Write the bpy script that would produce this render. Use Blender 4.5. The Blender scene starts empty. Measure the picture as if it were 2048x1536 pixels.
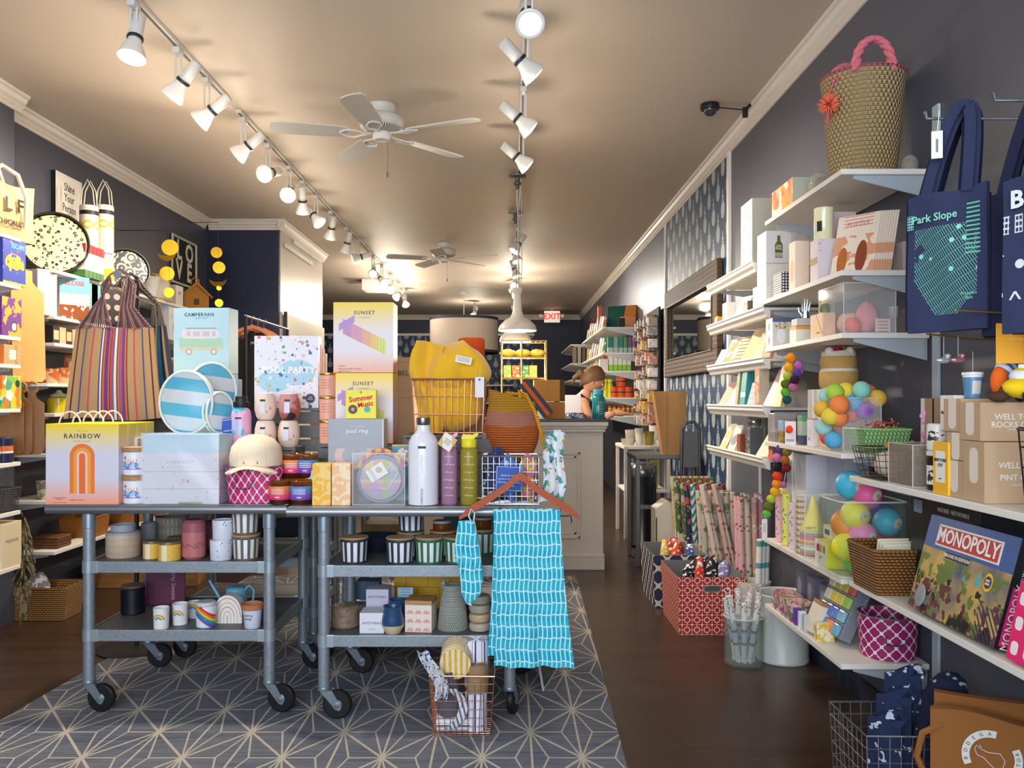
import bpy, bmesh, math, random, ast
from math import pi, sin, cos, tan, sqrt, radians, atan2
from mathutils import Vector, Matrix, Euler
random.seed(7)
S = bpy.context.scene; COL = S.collection
F = 1670.0; CX, CY, H = 1017.0, 800.0, 1.3      # focal length and horizon point in a 2048 x 1536 frame, eye height
# ---------------- camera, world, exposure, daylight ----------------
cam = bpy.data.cameras.new('camera'); camo = bpy.data.objects.new('camera', cam); COL.objects.link(camo)
camo.location = (0, 0, H); camo.rotation_euler = (pi/2, 0, 0)
cam.sensor_width = 36; cam.lens = F/2048*36; cam.shift_x = (1024-CX)/2048; cam.shift_y = (CY-768)/2048
cam.clip_start = .05; cam.clip_end = 60
S.camera = camo
S.view_settings.view_transform = 'Standard'; S.view_settings.look = 'None'; S.view_settings.gamma = 1
S.view_settings.exposure = 0.8
W = bpy.data.worlds.new('World'); S.world = W; W.use_nodes = True
W.node_tree.nodes['Background'].inputs[0].default_value = (.55, .7, 1, 1)
W.node_tree.nodes['Background'].inputs[1].default_value = 1.0
def lamp(name, kind, loc, energy, col, rot=None, aim=None, **k):
    l = bpy.data.lights.new(name, kind); l.energy = energy; l.color = col
    for a, b in k.items(): setattr(l, a, b)
    o = bpy.data.objects.new(name, l); COL.objects.link(o); o.location = loc
    if aim is not None: o.rotation_euler = (Vector(aim)-Vector(loc)).to_track_quat('-Z', 'Y').to_euler()
    elif rot: o.rotation_euler = rot
    return o
# daylight coming through the shop window behind the camera
lamp('window_daylight', 'AREA', (-.7, -.95, 1.75), 92, (.86, .93, 1), rot=(radians(90), 0, 0), shape='RECTANGLE', size=3.6, size_y=2.0)
WARM = (1, .88, .72)
# ---------------- materials ----------------
def lin(h):
    if not isinstance(h, str): return tuple(h)
    h = h.lstrip('#'); v = [int(h[i:i+2], 16)/255 for i in (0, 2, 4)]
    return tuple(c/12.92 if c < .04045 else ((c+.055)/1.055)**2.4 for c in v)
FN = {'sin': 'SINE', 'cos': 'COSINE', 'abs': 'ABSOLUTE', 'floor': 'FLOOR', 'fr': 'FRACT', 'sqrt': 'SQRT', 'min': 'MINIMUM', 'max': 'MAXIMUM',
      'mod': 'FLOORED_MODULO', 'pp': 'PINGPONG', 'rnd': 'ROUND', 'atan2': 'ARCTAN2'}
class X:                                            # turns a formula into math nodes; x y z are local metres, a = angle, r = radius
    def __init__(s, nt):
        s.nt = nt; s.L = nt.links; s.tc = nt.nodes.new('ShaderNodeTexCoord'); s.v = {}; s.c = {}
    def m(s, op, *a):
        n = s.nt.nodes.new('ShaderNodeMath'); n.operation = op
        for i, q in enumerate(a):
            if isinstance(q, (int, float)): n.inputs[i].default_value = q
            else: s.L.new(q, n.inputs[i])
        return n.outputs[0]
    def var(s, k):
        if k in s.v: return s.v[k]
        if k in 'xyz':
            n = s.nt.nodes.new('ShaderNodeSeparateXYZ'); s.L.new(s.tc.outputs['Object'], n.inputs[0])
            for i, q in enumerate('xyz'): s.v[q] = n.outputs[i]
        elif k == 'a': s.v[k] = s.m('ARCTAN2', s.var('y'), s.var('x'))
        elif k == 'r': s.v[k] = s.ev('hyp(x,y)')
        elif k == 'oid':
            n = s.nt.nodes.new('ShaderNodeObjectInfo'); s.v[k] = n.outputs['Random']
        elif k == 'ny':
            g = s.nt.nodes.new('ShaderNodeVectorTransform'); g.vector_type = 'NORMAL'; g.convert_from = 'WORLD'; g.convert_to = 'OBJECT'
            q = s.nt.nodes.new('ShaderNodeNewGeometry'); s.L.new(q.outputs['True Normal'], g.inputs[0])
            n = s.nt.nodes.new('ShaderNodeSeparateXYZ'); s.L.new(g.outputs[0], n.inputs[0]); s.v[k] = n.outputs[1]
        return s.v[k]
    def ev(s, e):
        if e not in s.c: s.c[e] = s.rec(ast.parse(e, mode='eval').body)
        return s.c[e]
    def rec(s, n):
        k = ast.dump(n)
        if k in s.c: return s.c[k]
        r = s.rec2(n); s.c[k] = r; return r
    def rec2(s, n):
        if isinstance(n, ast.Constant): return float(n.value)
        if isinstance(n, ast.Name): return pi if n.id == 'pi' else s.var(n.id)
        if isinstance(n, ast.UnaryOp):
            q = s.rec(n.operand); return -q if isinstance(q, float) else s.m('MULTIPLY', q, -1.0)
        if isinstance(n, ast.BinOp):
            a, b = s.rec(n.left), s.rec(n.right); t = type(n.op).__name__
            if isinstance(a, float) and isinstance(b, float): return {'Add': a+b, 'Sub': a-b, 'Mult': a*b, 'Div': a/(b or 1)}[t]
            return s.m({'Add': 'ADD', 'Sub': 'SUBTRACT', 'Mult': 'MULTIPLY', 'Div': 'DIVIDE'}[t], a, b)
        if isinstance(n, ast.Compare):
            a, b = s.rec(n.left), s.rec(n.comparators[0]); return s.m('LESS_THAN' if isinstance(n.ops[0], ast.Lt) else 'GREATER_THAN', a, b)
        f = n.func.id; A = [s.rec(q) for q in n.args]
        if f == 'hyp': return s.m('SQRT', s.m('ADD', s.m('MULTIPLY', A[0], A[0]), s.m('MULTIPLY', A[1], A[1])))
        if f == 'ss':                                # soft step of A2 between A0 and A1
            q = s.nt.nodes.new('ShaderNodeMapRange'); q.inputs[1].default_value = A[0]; q.inputs[2].default_value = A[1]; s.L.new(A[2], q.inputs[0]); return q.outputs[0]
        if f in ('noise', 'vor', 'vid'):
            q = s.nt.nodes.new('ShaderNodeTexNoise' if f == 'noise' else 'ShaderNodeTexVoronoi')
            v = s.tc.outputs['Object']
            if len(A) > 1:
                mp = s.nt.nodes.new('ShaderNodeMapping'); s.L.new(v, mp.inputs[0]); mp.inputs['Scale'].default_value = A[1:4]; v = mp.outputs[0]
            s.L.new(v, q.inputs['Vector']); q.inputs['Scale'].default_value = A[0]
            if f == 'vid':
                w = s.nt.nodes.new('ShaderNodeSeparateColor'); s.L.new(q.outputs['Color'], w.inputs[0]); return w.outputs[0]
            return q.outputs[0]
        return s.m(FN[f], *A)
MC = {}
def M(col='#ffffff', layers=(), rough=.55, metal=0, emit=0, trans=0, bump=None, coat=0, ecol=None, alpha=1, ior=1.45, sheen=0):
    key = repr((col, layers, rough, metal, emit, trans, bump, coat, ecol, alpha, ior, sheen))
    if key in MC: return MC[key]
    m = bpy.data.materials.new('mat'); m.use_nodes = True; nt = m.node_tree; b = nt.nodes['Principled BSDF']; MC[key] = m
    b.inputs['Base Color'].default_value = (*lin(col), 1); b.inputs['Roughness'].default_value = rough; b.inputs['Metallic'].default_value = metal
    b.inputs['Transmission Weight'].default_value = trans; b.inputs['IOR'].default_value = ior; b.inputs['Coat Weight'].default_value = coat
    b.inputs['Sheen Weight'].default_value = sheen; b.inputs['Alpha'].default_value = alpha
    if emit: b.inputs['Emission Color'].default_value = (*lin(ecol or col), 1); b.inputs['Emission Strength'].default_value = emit
    x = None
    if layers:
        x = X(nt); cur = None
        for e, c in layers:
            mx = nt.nodes.new('ShaderNodeMix'); mx.data_type = 'RGBA'
            if cur is None: mx.inputs[6].default_value = (*lin(col), 1)
            else: nt.links.new(cur, mx.inputs[6])
            if isinstance(c, str) and c[0] == '=':   # colour by rainbow of a value
                cr = nt.nodes.new('ShaderNodeValToRGB'); cs = c[1:].split(); cr.color_ramp.interpolation = 'CONSTANT'
                el = cr.color_ramp.elements; hs = cs[1:]
                while len(el) < len(hs): el.new(0)
                for i, h in enumerate(hs): el[i].position = i/len(hs); el[i].color = (*lin(h), 1)
                q = x.ev(cs[0]); nt.links.new(q, cr.inputs[0]); nt.links.new(cr.outputs[0], mx.inputs[7])
            else: mx.inputs[7].default_value = (*lin(c), 1)
            q = x.ev(e)
            if isinstance(q, float): mx.inputs[0].default_value = q
            else: nt.links.new(q, mx.inputs[0])
            cur = mx.outputs[2]
        nt.links.new(cur, b.inputs['Base Color'])
    if bump:
        x = x or X(nt); bp = nt.nodes.new('ShaderNodeBump'); bp.inputs['Strength'].default_value = 1; bp.inputs['Distance'].default_value = bump[1]
        nt.links.new(x.ev(bump[0]), bp.inputs['Height']); nt.links.new(bp.outputs[0], b.inputs['Normal'])
    return m
def clear(col='#ffffff', fac=.12, rough=.05, tint=None):  # thin clear plastic or glass sheet
    key = ('clear', col, fac, rough)
    if key in MC: return MC[key]
    m = bpy.data.materials.new('mat'); m.use_nodes = True; nt = m.node_tree; b = nt.nodes['Principled BSDF']; MC[key] = m
    b.inputs['Base Color'].default_value = (*lin(col), 1); b.inputs['Roughness'].default_value = rough
    t = nt.nodes.new('ShaderNodeBsdfTransparent'); t.inputs[0].default_value = (*lin(tint or col), 1); x = nt.nodes.new('ShaderNodeMixShader'); x.inputs[0].default_value = fac
    nt.links.new(t.outputs[0], x.inputs[1]); nt.links.new(b.outputs[0], x.inputs[2]); nt.links.new(x.outputs[0], nt.nodes['Material Output'].inputs[0])
    return m
# ---------------- mesh building ----------------
class MB:
    def __init__(s): s.bm = bmesh.new(); s.k = 0
    def f(s, vs, sm=False):
        try: q = s.bm.faces.new(vs)
        except ValueError: return
        q.smooth = sm; q.material_index = s.k
    def box(s, x0, x1, y0, y1, z0, z1, bev=0, mat=None):
        c = [(x, y, z) for x in (x0, x1) for y in (y0, y1) for z in (z0, z1)]
        if mat: c = [mat @ Vector(q) for q in c]
        v = [s.bm.verts.new(q) for q in c]
        fs = []
        for i in ((0, 1, 3, 2), (4, 6, 7, 5), (0, 4, 5, 1), (2, 3, 7, 6), (0, 2, 6, 4), (1, 5, 7, 3)):
            q = s.bm.faces.new([v[j] for j in i]); q.material_index = s.k; fs.append(q)
        if bev:
            es = list({e for q in fs for e in q.edges}); bmesh.ops.bevel(s.bm, geom=es, offset=bev, segments=2, affect='EDGES', profile=.6)
        return s
    def ring(s, c, r, u, w, n): return [s.bm.verts.new(c + (u*cos(2*pi*i/n) + w*sin(2*pi*i/n))*r) for i in range(n)]
    def tube(s, pts, r, n=6, closed=False, sm=True):
        P_ = [Vector(p) for p in pts]; R_ = r if isinstance(r, (list, tuple)) else [r]*len(P_); rings = []; N = len(P_); u = None
        for i, p in enumerate(P_):
            a = P_[i-1] if (i or closed) else p; b = P_[(i+1) % N] if (i < N-1 or closed) else p
            d = (b-a)
            if d.length < 1e-9: d = Vector((0, 0, 1))
            d.normalize()
            if u is None: u = d.orthogonal().normalized()
            else:
                u = (u - d*u.dot(d))
                u = u.normalized() if u.length > 1e-6 else d.orthogonal().normalized()
            rings.append(s.ring(p, R_[i], u, d.cross(u), n))
        for i in range(N if closed else N-1):
            A, B = rings[i], rings[(i+1) % N]
            for j in range(n): s.f((A[j], A[(j+1) % n], B[(j+1) % n], B[j]), sm)
        if not closed: s.f(rings[0][::-1]); s.f(rings[-1])
        return s
    def cyl(s, a, b, r, r2=None, n=16): return s.tube([a, b], [r, r if r2 is None else r2], n)
    def lathe(s, prof, n=24, c=(0, 0, 0), sq=(1, 1), ax=None):
        rings = []; C_ = Vector(c)
        for (r, z) in prof:
            if r < 1e-5: rings.append([s.bm.verts.new(C_ + Vector((0, 0, z)))])
            else: rings.append([s.bm.verts.new(C_ + Vector((cos(2*pi*i/n)*r*sq[0], sin(2*pi*i/n)*r*sq[1], z))) for i in range(n)])
        for A, B in zip(rings, rings[1:]):
            for j in range(n):
                k = (j+1) % n
                if len(A) == 1 and len(B) == 1: continue
                if len(A) == 1: s.f((A[0], B[k], B[j]), True)
                elif len(B) == 1: s.f((A[j], A[k], B[0]), True)
                else: s.f((A[j], A[k], B[k], B[j]), True)
        if len(rings[0]) > 1: s.f(rings[0][::-1])
        if len(rings[-1]) > 1: s.f(rings[-1])
        return s
    def prism(s, poly, ax, a, b, sm=False):          # poly in the two other axes, extruded along ax from a to b
        def q(p, t): return {'x': (t, p[0], p[1]), 'y': (p[0], t, p[1]), 'z': (p[0], p[1], t)}[ax]
        A = [s.bm.verts.new(q(p, a)) for p in poly]; B = [s.bm.verts.new(q(p, b)) for p in poly]; n = len(A)
        s.f(A[::-1]); s.f(B)
        for i in range(n): s.f((A[i], A[(i+1) % n], B[(i+1) % n], B[i]), sm)
        return s
    def sph(s, c, r, n=12, q=(1, 1, 1)):
        m = max(4, n//2+1); prof = [(sin(pi*i/m), -cos(pi*i/m)) for i in range(m+1)]; a = len(s.bm.verts); s.lathe([(max(p[0], 0), p[1]) for p in prof], n)
        s.bm.verts.ensure_lookup_table()
        for v in s.bm.verts[a:]: v.co = Vector((v.co.x*r*q[0]+c[0], v.co.y*r*q[1]+c[1], v.co.z*r*q[2]+c[2]))
        return s
    def grid(s, fn, nu, nv, sm=True, wrap=False):
        V = [[s.bm.verts.new(fn(i/nu, j/nv)) for j in range(nv+1)] for i in range(nu if wrap else nu+1)]
        for i in range(nu):
            A, B = V[i], V[(i+1) % len(V)]
            for j in range(nv): s.f((A[j], B[j], B[j+1], A[j+1]), sm)
        return s
    def slab(s, fn, nu, nv, t):                       # a bent sheet with thickness t along y
        s.grid(lambda u, v: Vector(fn(u, v)), nu, nv); s.grid(lambda u, v: Vector(fn(1-u, v))+Vector((0, t, 0)), nu, nv)
        for v0 in (0, 1): s.grid(lambda u, w: Vector(fn(u if v0 == 0 else 1-u, v0))+Vector((0, t*(1-w), 0)), nu, 1)
        for u0 in (0, 1): s.grid(lambda u, w: Vector(fn(u0, u if u0 else 1-u))+Vector((0, t*(1-w), 0)), nv, 1)
        bmesh.ops.remove_doubles(s.bm, verts=s.bm.verts, dist=1e-6); bmesh.ops.recalc_face_normals(s.bm, faces=s.bm.faces)
        return s
    def noise(s, amp, sc=20, seed=0):
        from mathutils import noise as nz
        for v in s.bm.verts: v.co += nz.noise_vector(v.co*sc+Vector((seed, 0, 0)))*amp
        return s
    def done(s, name, mat, parent=None):
        bmesh.ops.recalc_face_normals(s.bm, faces=s.bm.faces)
        for e in s.bm.edges:
            if len(e.link_faces) == 2 and e.calc_face_angle(0) > .75: e.smooth = False
        me = bpy.data.meshes.new(name); s.bm.to_mesh(me); s.bm.free()
        for m in (mat if isinstance(mat, (list, tuple)) else [mat]): me.materials.append(m)
        o = bpy.data.objects.new(name, me); COL.objects.link(o)
        if parent: o.parent = parent
        return o
def tag(o, label, cat, group=None):
    o['label'] = label; o['category'] = cat
    if group: o['group'] = group
    return o
def T(name, label, cat, loc=(0, 0, 0), rz=0, group=None, rx=0):
    o = bpy.data.objects.new(name, None); COL.objects.link(o); o.location = loc; o.rotation_euler = (rx, 0, rz); o.empty_display_size = .05
    return tag(o, label, cat, group)
def one(name, label, cat, mb, mat, loc=(0, 0, 0), rz=0, group=None, rx=0, ry=0):
    o = mb.done(name, mat); o.location = loc; o.rotation_euler = (rx, ry, rz); return tag(o, label, cat, group)
def struct(name, mb, mat, parent=None):
    o = mb.done(name, mat, parent)
    if not parent: o['kind'] = 'structure'
    return o
def dup(o, loc=None, rz=None, label=None, parent=None):
    c = o.copy(); COL.objects.link(c)
    if parent: c.parent = parent
    if loc is not None: c.location = loc
    if rz is not None: c.rotation_euler[2] = rz
    if label: c['label'] = label
    for ch in list(o.children): dup(ch, parent=c)
    return c
def text(s, size, parent, col, loc, rz=0, name='lettering', al='CENTER', sx=1, bold=0, sp=1, rx=pi/2, ry=0):
    c = bpy.data.curves.new(name, 'FONT'); c.body = s; c.size = size; c.align_x = al; c.align_y = 'CENTER'; c.extrude = .0004; c.offset = bold*size; c.space_character = sp; c.resolution_u = 2
    t = bpy.data.objects.new(name, c); COL.objects.link(t); bpy.context.view_layer.update()
    me = bpy.data.meshes.new_from_object(t); bpy.data.objects.remove(t)
    me.materials.clear(); me.materials.append(col if not isinstance(col, str) else M(col, rough=.6))
    o = bpy.data.objects.new(name, me); COL.objects.link(o); o.parent = parent; o.location = loc; o.rotation_euler = (rx, ry, rz); o.scale = (sx, 1, 1)
    return o
def XY(px, Y): return (px-CX)*Y/F                     # lateral place of picture column px at distance Y
def ZY(py, Y): return H-(py-CY)*Y/F
def YX(px, Xw): return F*Xw/(px-CX)                   # distance at which lateral place Xw shows at column px
# generic goods -------------------------------------------------
def carton(name, label, cat, loc, w, h, d, mat, rz=0, tilt=0, texts=(), group=None, bev=.0015):
    """box standing on loc (centre of its base), front towards local -y"""
    z = loc[2]+d/2*sin(abs(tilt)); mb = MB().box(-w/2, w/2, -d/2, d/2, 0, h, bev)
    o = one(name, label, cat, mb, mat, (loc[0], loc[1], z), rz, group, rx=-tilt)
    for t in texts: text(t[0], t[1], o, t[4] if len(t) > 4 else '#333333', (t[2], -d/2-.0006, t[3]), **(t[5] if len(t) > 5 else {}))
    return o
def pot(name, label, cat, loc, prof, mat, parts=(), rz=0, n=24, group=None, sq=(1, 1)):
    if not parts: return one(name, label, cat, MB().lathe(prof, n, sq=sq), mat, loc, rz, group)
    t = T(name, label, cat, loc, rz, group); MB().lathe(prof, n, sq=sq).done('body', mat, t)
    for p in parts:
        if callable(p): p(t)
        else: MB().lathe(p[1], n, sq=sq).done(p[0], p[2], t)
    return t
def rim(r0, r1, h, t=.003, b=0):                      # hollow cup profile
    return [(r0*.6, b), (r0, b), (r0+(r1-r0)*.5, b+(h-b)*.5), (r1, h), (r1-t, h), (r0-t, b+t), (0, b+t)]
def solid(r0, r1, h, e=.004, b=0): return [(0, b), (r0-e, b), (r0, b+e), (r1, h-e), (r1-e, h), (0, h)]
# ================= room shell =================
CEIL = 3.10; XR = 1.53; XL = -3.02; YB = 17.7
NAVY = M('#434552', (('noise(3)*.35', '#4b4c58'),), rough=.42, bump=('noise(60)', .0004))
CEILM = M('#cdbdab', rough=.6)
CROWN = M('#d9cfc3', rough=.45); WHT = M('#e9e4dc', rough=.4); TRIM = M('#ddd6ca', rough=.5)
FLOORM = M('#3d2a20', (('noise(2,.6,9,1)*.7', '#4d3628'), ('vid(1,.8,9,1)*.35', '#23180f'), ('(fr(y/.125)<.03)*.7', '#120c08'), ('(fr((x+floor(y/.125)*.37)/1.1)<.004)*.7', '#120c08')), rough=.3, bump=('noise(6,1,14,1)+(fr(y/.125)<.03)*-1', .0008))
struct('floor', MB().box(-4.6, XR+.1, -1.1, YB+.1, -.1, 0), FLOORM)
struct('ceiling', MB().box(-4.6, XR+.1, -1.1, YB+.1, CEIL, CEIL+.1), CEILM)
struct('wall_right', MB().box(XR, XR+.1, -1.1, YB, 0, CEIL), M('#51535f', (('noise(3)*.35', '#595a66'),), rough=.42, bump=('noise(60)', .0004)))  # lighter copy of the navy paint, stronger light on this wall put into colour
struct('wall_left', MB().box(XL-.1, XL, 4.9, 8.36, 0, CEIL), NAVY)
struct('wall_pier', MB().box(-3.12, -2.9, -1.1, 4.9, 0, CEIL), NAVY)
PIER = [M('#20253f', rough=.5), M('#b9b3aa', (('noise(2)*.3', '#a39d96'),), rough=.35, metal=.15)]
mb = MB().box(-3.4, -2.30, 8.36, 8.40, 0, CEIL); mb.k = 1; mb.box(-3.4, -2.295, 8.40, 10.3, 0, CEIL)
struct('wall_column', mb, PIER)
struct('wall_left_rear', MB().box(-4.6, -4.3, 10.3, YB, 0, CEIL), NAVY)
struct('wall_recess', MB().box(-4.6, -3.4, 10.2, 10.3, 0, CEIL), NAVY)
PINE = ('fr(%s/.27)-.5', )
def pine(u, x0=0):
    def cell(du, dv):
        U = '((fr(%s/.27+%g)-.5)*.27)' % (u, .5+du); V = '((fr(z/.30+%g)-.5)*.30)' % (.5+dv)
        return ('((hyp(%s/.052,(%s+.045)/.062)<1)*(1-.35*(fr((%s+%s)/.022)<.15))*(1-.35*(fr((%s-%s)/.022)<.15))+(abs(%s)<(.004+(.105-%s)*.32*abs(sin(%s*90))))*(%s>.02)*(%s<.105))' % (U, V, U, V, U, V, U, V, V, V, V))
    return M('#223a5e', (('min(1,%s)*.85' % cell(0, 0), '#b4c2bd'), ('min(1,%s)*.85' % cell(.5, .5), '#a9bab6')), rough=.5)
struct('wall_back', MB().box(-4.3, XR, YB, YB+.1, 0, CEIL), M('#2a2f48', rough=.5))
tag(MB().box(-4.28, .52, YB-.012, YB-.002, .4, 2.66).done('wallpaper', pine('x')), 'blue wallpaper of pale pineapples on the far back wall', 'wallpaper')
struct('trim_1', MB().box(-4.28, .55, YB-.03, YB-.002, 2.66, 2.71), WHT)
tag(MB().box(XR-.006, XR-.001, 5.78, 8.05, .1, CEIL-.10).done('wallpaper', pine('y')), 'blue pineapple wallpaper panel behind the wood framed mirror', 'wallpaper')
for i, y in enumerate((5.73, 8.05)): struct('trim_%d' % (i+2), MB().box(XR-.022, XR-.001, y, y+.045, 0, CEIL-.09), WHT)
# crown mouldings: (x, z) profile swept
def crown(name, p0, p1, nx, ny):
    prof = [(0, .0), (.062, .0), (.058, .014), (.046, .022), (.036, .045), (.02, .06), (.018, .072), (.008, .08), (.008, .098), (0, .1)]
    mb = MB(); A = []; d = Vector((p1[0]-p0[0], p1[1]-p0[1], 0))
    for P_ in (p0, p1): A.append([mb.bm.verts.new((P_[0]+nx*a, P_[1]+ny*a, CEIL-.0005-b)) for a, b in prof])
    n = len(prof)
    for i in range(n): mb.f((A[0][i], A[0][(i+1) % n], A[1][(i+1) % n], A[1][i]))
    mb.f(A[0]); mb.f(A[1][::-1])
    return struct(name, mb, CROWN)
crown('trim_4', (XR-.001, -1), (XR-.001, YB), -1, 0); crown('trim_5', (XL+.001, 4.9), (XL+.001, 8.3), 1, 0); crown('trim_6', (-2.899, -1), (-2.899, 4.96), 1, 0)
crown('trim_7', (-3.0, 8.359), (-2.24, 8.359), 0, -1); crown('trim_8', (-2.294, 8.3), (-2.294, 10.36), 1, 0); crown('trim_9', (-4.3, YB-.001), (XR, YB-.001), 0, -1)
crown('trim_10', (-4.299, 10.3), (-4.299, YB), 1, 0)
# shop front behind the camera: wall with a wide window
struct('wall_front', MB().box(-3.1, XR, -1.1, -1.0, 0, .6).box(-3.1, XR, -1.1, -1.0, 2.8, CEIL).box(-3.1, -2.6, -1.1, -1.0, .6, 2.8).box(1.2, XR, -1.1, -1.0, .6, 2.8), NAVY)
struct('window_1', MB().box(-2.6, 1.2, -1.09, -1.03, .6, .66).box(-2.6, 1.2, -1.09, -1.03, 2.74, 2.8).box(-.73, -.67, -1.09, -1.03, .6, 2.8), WHT)
struct('baseboard_right', MB().box(XR-.016, XR-.001, -1, 5.7, 0, .1), M('#23263a', rough=.5))
# column side: two light strips and a cream board
for i, (y0, y1, z, z2) in enumerate(((8.55, 9.7, 2.86, 2.9), (8.9, 10.1, 2.96, 3.0))):
    one('wall_strip', ('lower', 'upper')[i]+' pale horizontal strip fixed to the silver side of the column', 'strip', MB().box(-2.292, -2.27, y0, y1, z, z2, .003), WHT)
t = T('display_board', 'cream display board leaning against the silver column side behind the toy box', 'board', (-2.29, 9.3, 0))
MB().box(.005, .03, -.78, .95, .5, 2.18, .003).done('panel', M('#e0d8c4', rough=.5), t); MB().box(.002, .035, -.80, -.78, .5, 2.2).done('edge', M('#2c2c30'), t)
# ================= ceiling fixtures =================
WM = M('#dcdad4', rough=.35); LENS = M('#fff2d8', emit=14, ecol='#ffe9c8'); LENSC = M('#fff6e6', emit=8, ecol='#fff0d8'); DARKM = M('#2b2b2e', rough=.4)
def track(name, label, xx, segs):
    t = T(name, label, 'light track', (xx, segs[0][0], CEIL))
    for a, b in segs:
        MB().box(-.018, .018, a-segs[0][0], b-segs[0][0], -.022, -.001, .002).done('rail', WM, t)
        MB().box(-.007, .007, a-segs[0][0]+.01, b-segs[0][0]-.01, -.0245, -.0222).done('slot', M('#6e675c'), t)
track('track_rail', 'long white light track along the left of the ceiling', -1.67, ((2.5, 4.98), (5.16, 8.6), (8.63, 14.2)))
track('track_rail', 'white light track running down the middle of the ceiling', .085, ((2.6, 4.6), (4.62, 6.6), (6.62, 12.9)))
def head(label, px, py, xt, aim, on=1, drop=.17, s=1.0, e=26, spot=True, cool=0):
    """a track spotlight whose lens shows near picture px, py"""
    Y = px                                             # distance along the track
    t = T('track_light', label, 'track light', (xt, Y, CEIL-.0245)); t.scale = (s, s, s)
    MB().box(-.018, .018, -.035, .035, -.03, 0, .004).done('adapter', WM, t)
    MB().cyl((-.014, 0, -.02), (-.014, 0, -drop-.02), .006, n=8).cyl((.014, 0, -.02), (.014, 0, -drop-.02), .006, n=8).cyl((-.022, 0, -drop-.02), (.022, 0, -drop-.02), .012, n=10).done('arm', WM, t)
    d = Vector(aim).normalized(); piv = Vector((0, 0, -drop-.03)); q = d.to_track_quat('-Z', 'Y').to_matrix().to_4x4()
    def put(name, prof, mat):
        o = MB().lathe(prof, 24).done(name, mat, t); o.matrix_local = Matrix.Translation(piv) @ q; return o
    put('socket', [(0, .16), (.026, .16), (.03, .155), (.03, .05), (.026, .045), (0, .045)], WM)
    put('collar', [(.034, .05), (.036, .047), (.036, .037), (.034, .034)], DARKM)
    put('bulb', [(.028, .044), (.032, .02), (.05, -.02), (.06, -.05), (.061, -.058), (.057, -.06)], M('#eceae4', rough=.25) if s else WM)
    put('lens', [(.057, -.058), (.03, -.063), (0, -.065)], (LENS if not cool else LENSC) if on else M('#b9b4aa', rough=.3))
    if spot and on:
        p = Vector((xt, Y, CEIL-.0245))+s*(piv+d*.085)
        lamp('spot_beam', 'SPOT', p, e*3.6, WARM if not cool else (1, .95, .88), aim=p+d, spot_size=radians(95), spot_blend=.9, shadow_soft_size=.05)
    if Y > 3.5: lamp('ceiling_fill', 'POINT', (xt-.0, Y, CEIL-.42), 2.2 if Y < 8 else .7 if Y < 10.4 else 13, WARM, shadow_soft_size=.06)  # added fill light under each head to brighten the ceiling
    return t
O = ['nearest', 'second nearest', 'third nearest', 'fourth nearest', 'fifth nearest', 'sixth nearest', 'seventh nearest', 'eighth nearest', 'ninth nearest', 'tenth nearest', 'eleventh nearest', 'twelfth nearest', 'thirteenth nearest', 'fourteenth nearest', 'fifteenth nearest', 'sixteenth nearest']
LH = [(3.72, (-.05, -.25, -1), 1), (4.22, (-.8, .15, -.9), 1), (4.62, (-1, .1, -.75), 1), (5.26, (-1, .1, -.75), 1), (5.8, (-.25, -1, -.35), 1), (6.35, (.1, -1, -.6), 1), (6.78, (-.1, .6, -1), 1), (7.25, (.7, -.3, -.8), 1),
      (7.85, (-.3, .5, -1), 0), (8.6, (-.3, .3, -1), 0), (9.25, (-1, -.2, -.3), 1), (10.3, (.1, -1, -.6), 1), (11.0, (.6, -.5, -.7), 1), (11.8, (.2, -1, -.5), 1), (12.6, (-.5, -.6, -.6), 1), (13.5, (.3, -.7, -.8), 1)]
for i, (Y, aim, on) in enumerate(LH):
    head('white %sspotlight on the left ceiling track, %s to the shop front' % ('' if on else 'unlit ', O[i]), Y, 0, -1.67, aim, on, spot=(i not in (5, 10, 11, 13, 15)), cool=i > 10, e=(26, 12, 11, 13)[i] if i < 4 else 22)
RH = [(3.45, (.05, -.6, -.6), 1), (3.95, (.8, .25, -.75), 1), (4.75, (.85, .1, -.7), 1), (5.5, (.85, .1, -.7), 1), (8.6, (-.5, -.3, -.8), 1), (9.2, (.25, -.3, -.9), 1), (10.3, (.3, -.2, -.9), 1), (11.4, (-.1, -1, -.6), 1), (12.4, (.5, -1, -.6), 1)]
for i, (Y, aim, on) in enumerate(RH):
    head('white spotlight on the middle ceiling track, %s to the shop front' % O[i], Y, 0, .085, aim, on, spot=(i not in (0, 7)), cool=i > 6, e=(15, 15, 11, 11)[i] if i < 4 else 22)
for i, (x, y, a) in enumerate(((-.62, 15.2, (-.3, -.6, -.8)), )):
    head('white spotlight on the ceiling beside the drum lamp', y, 0, x, a, 1, spot=False, cool=1)
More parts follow.
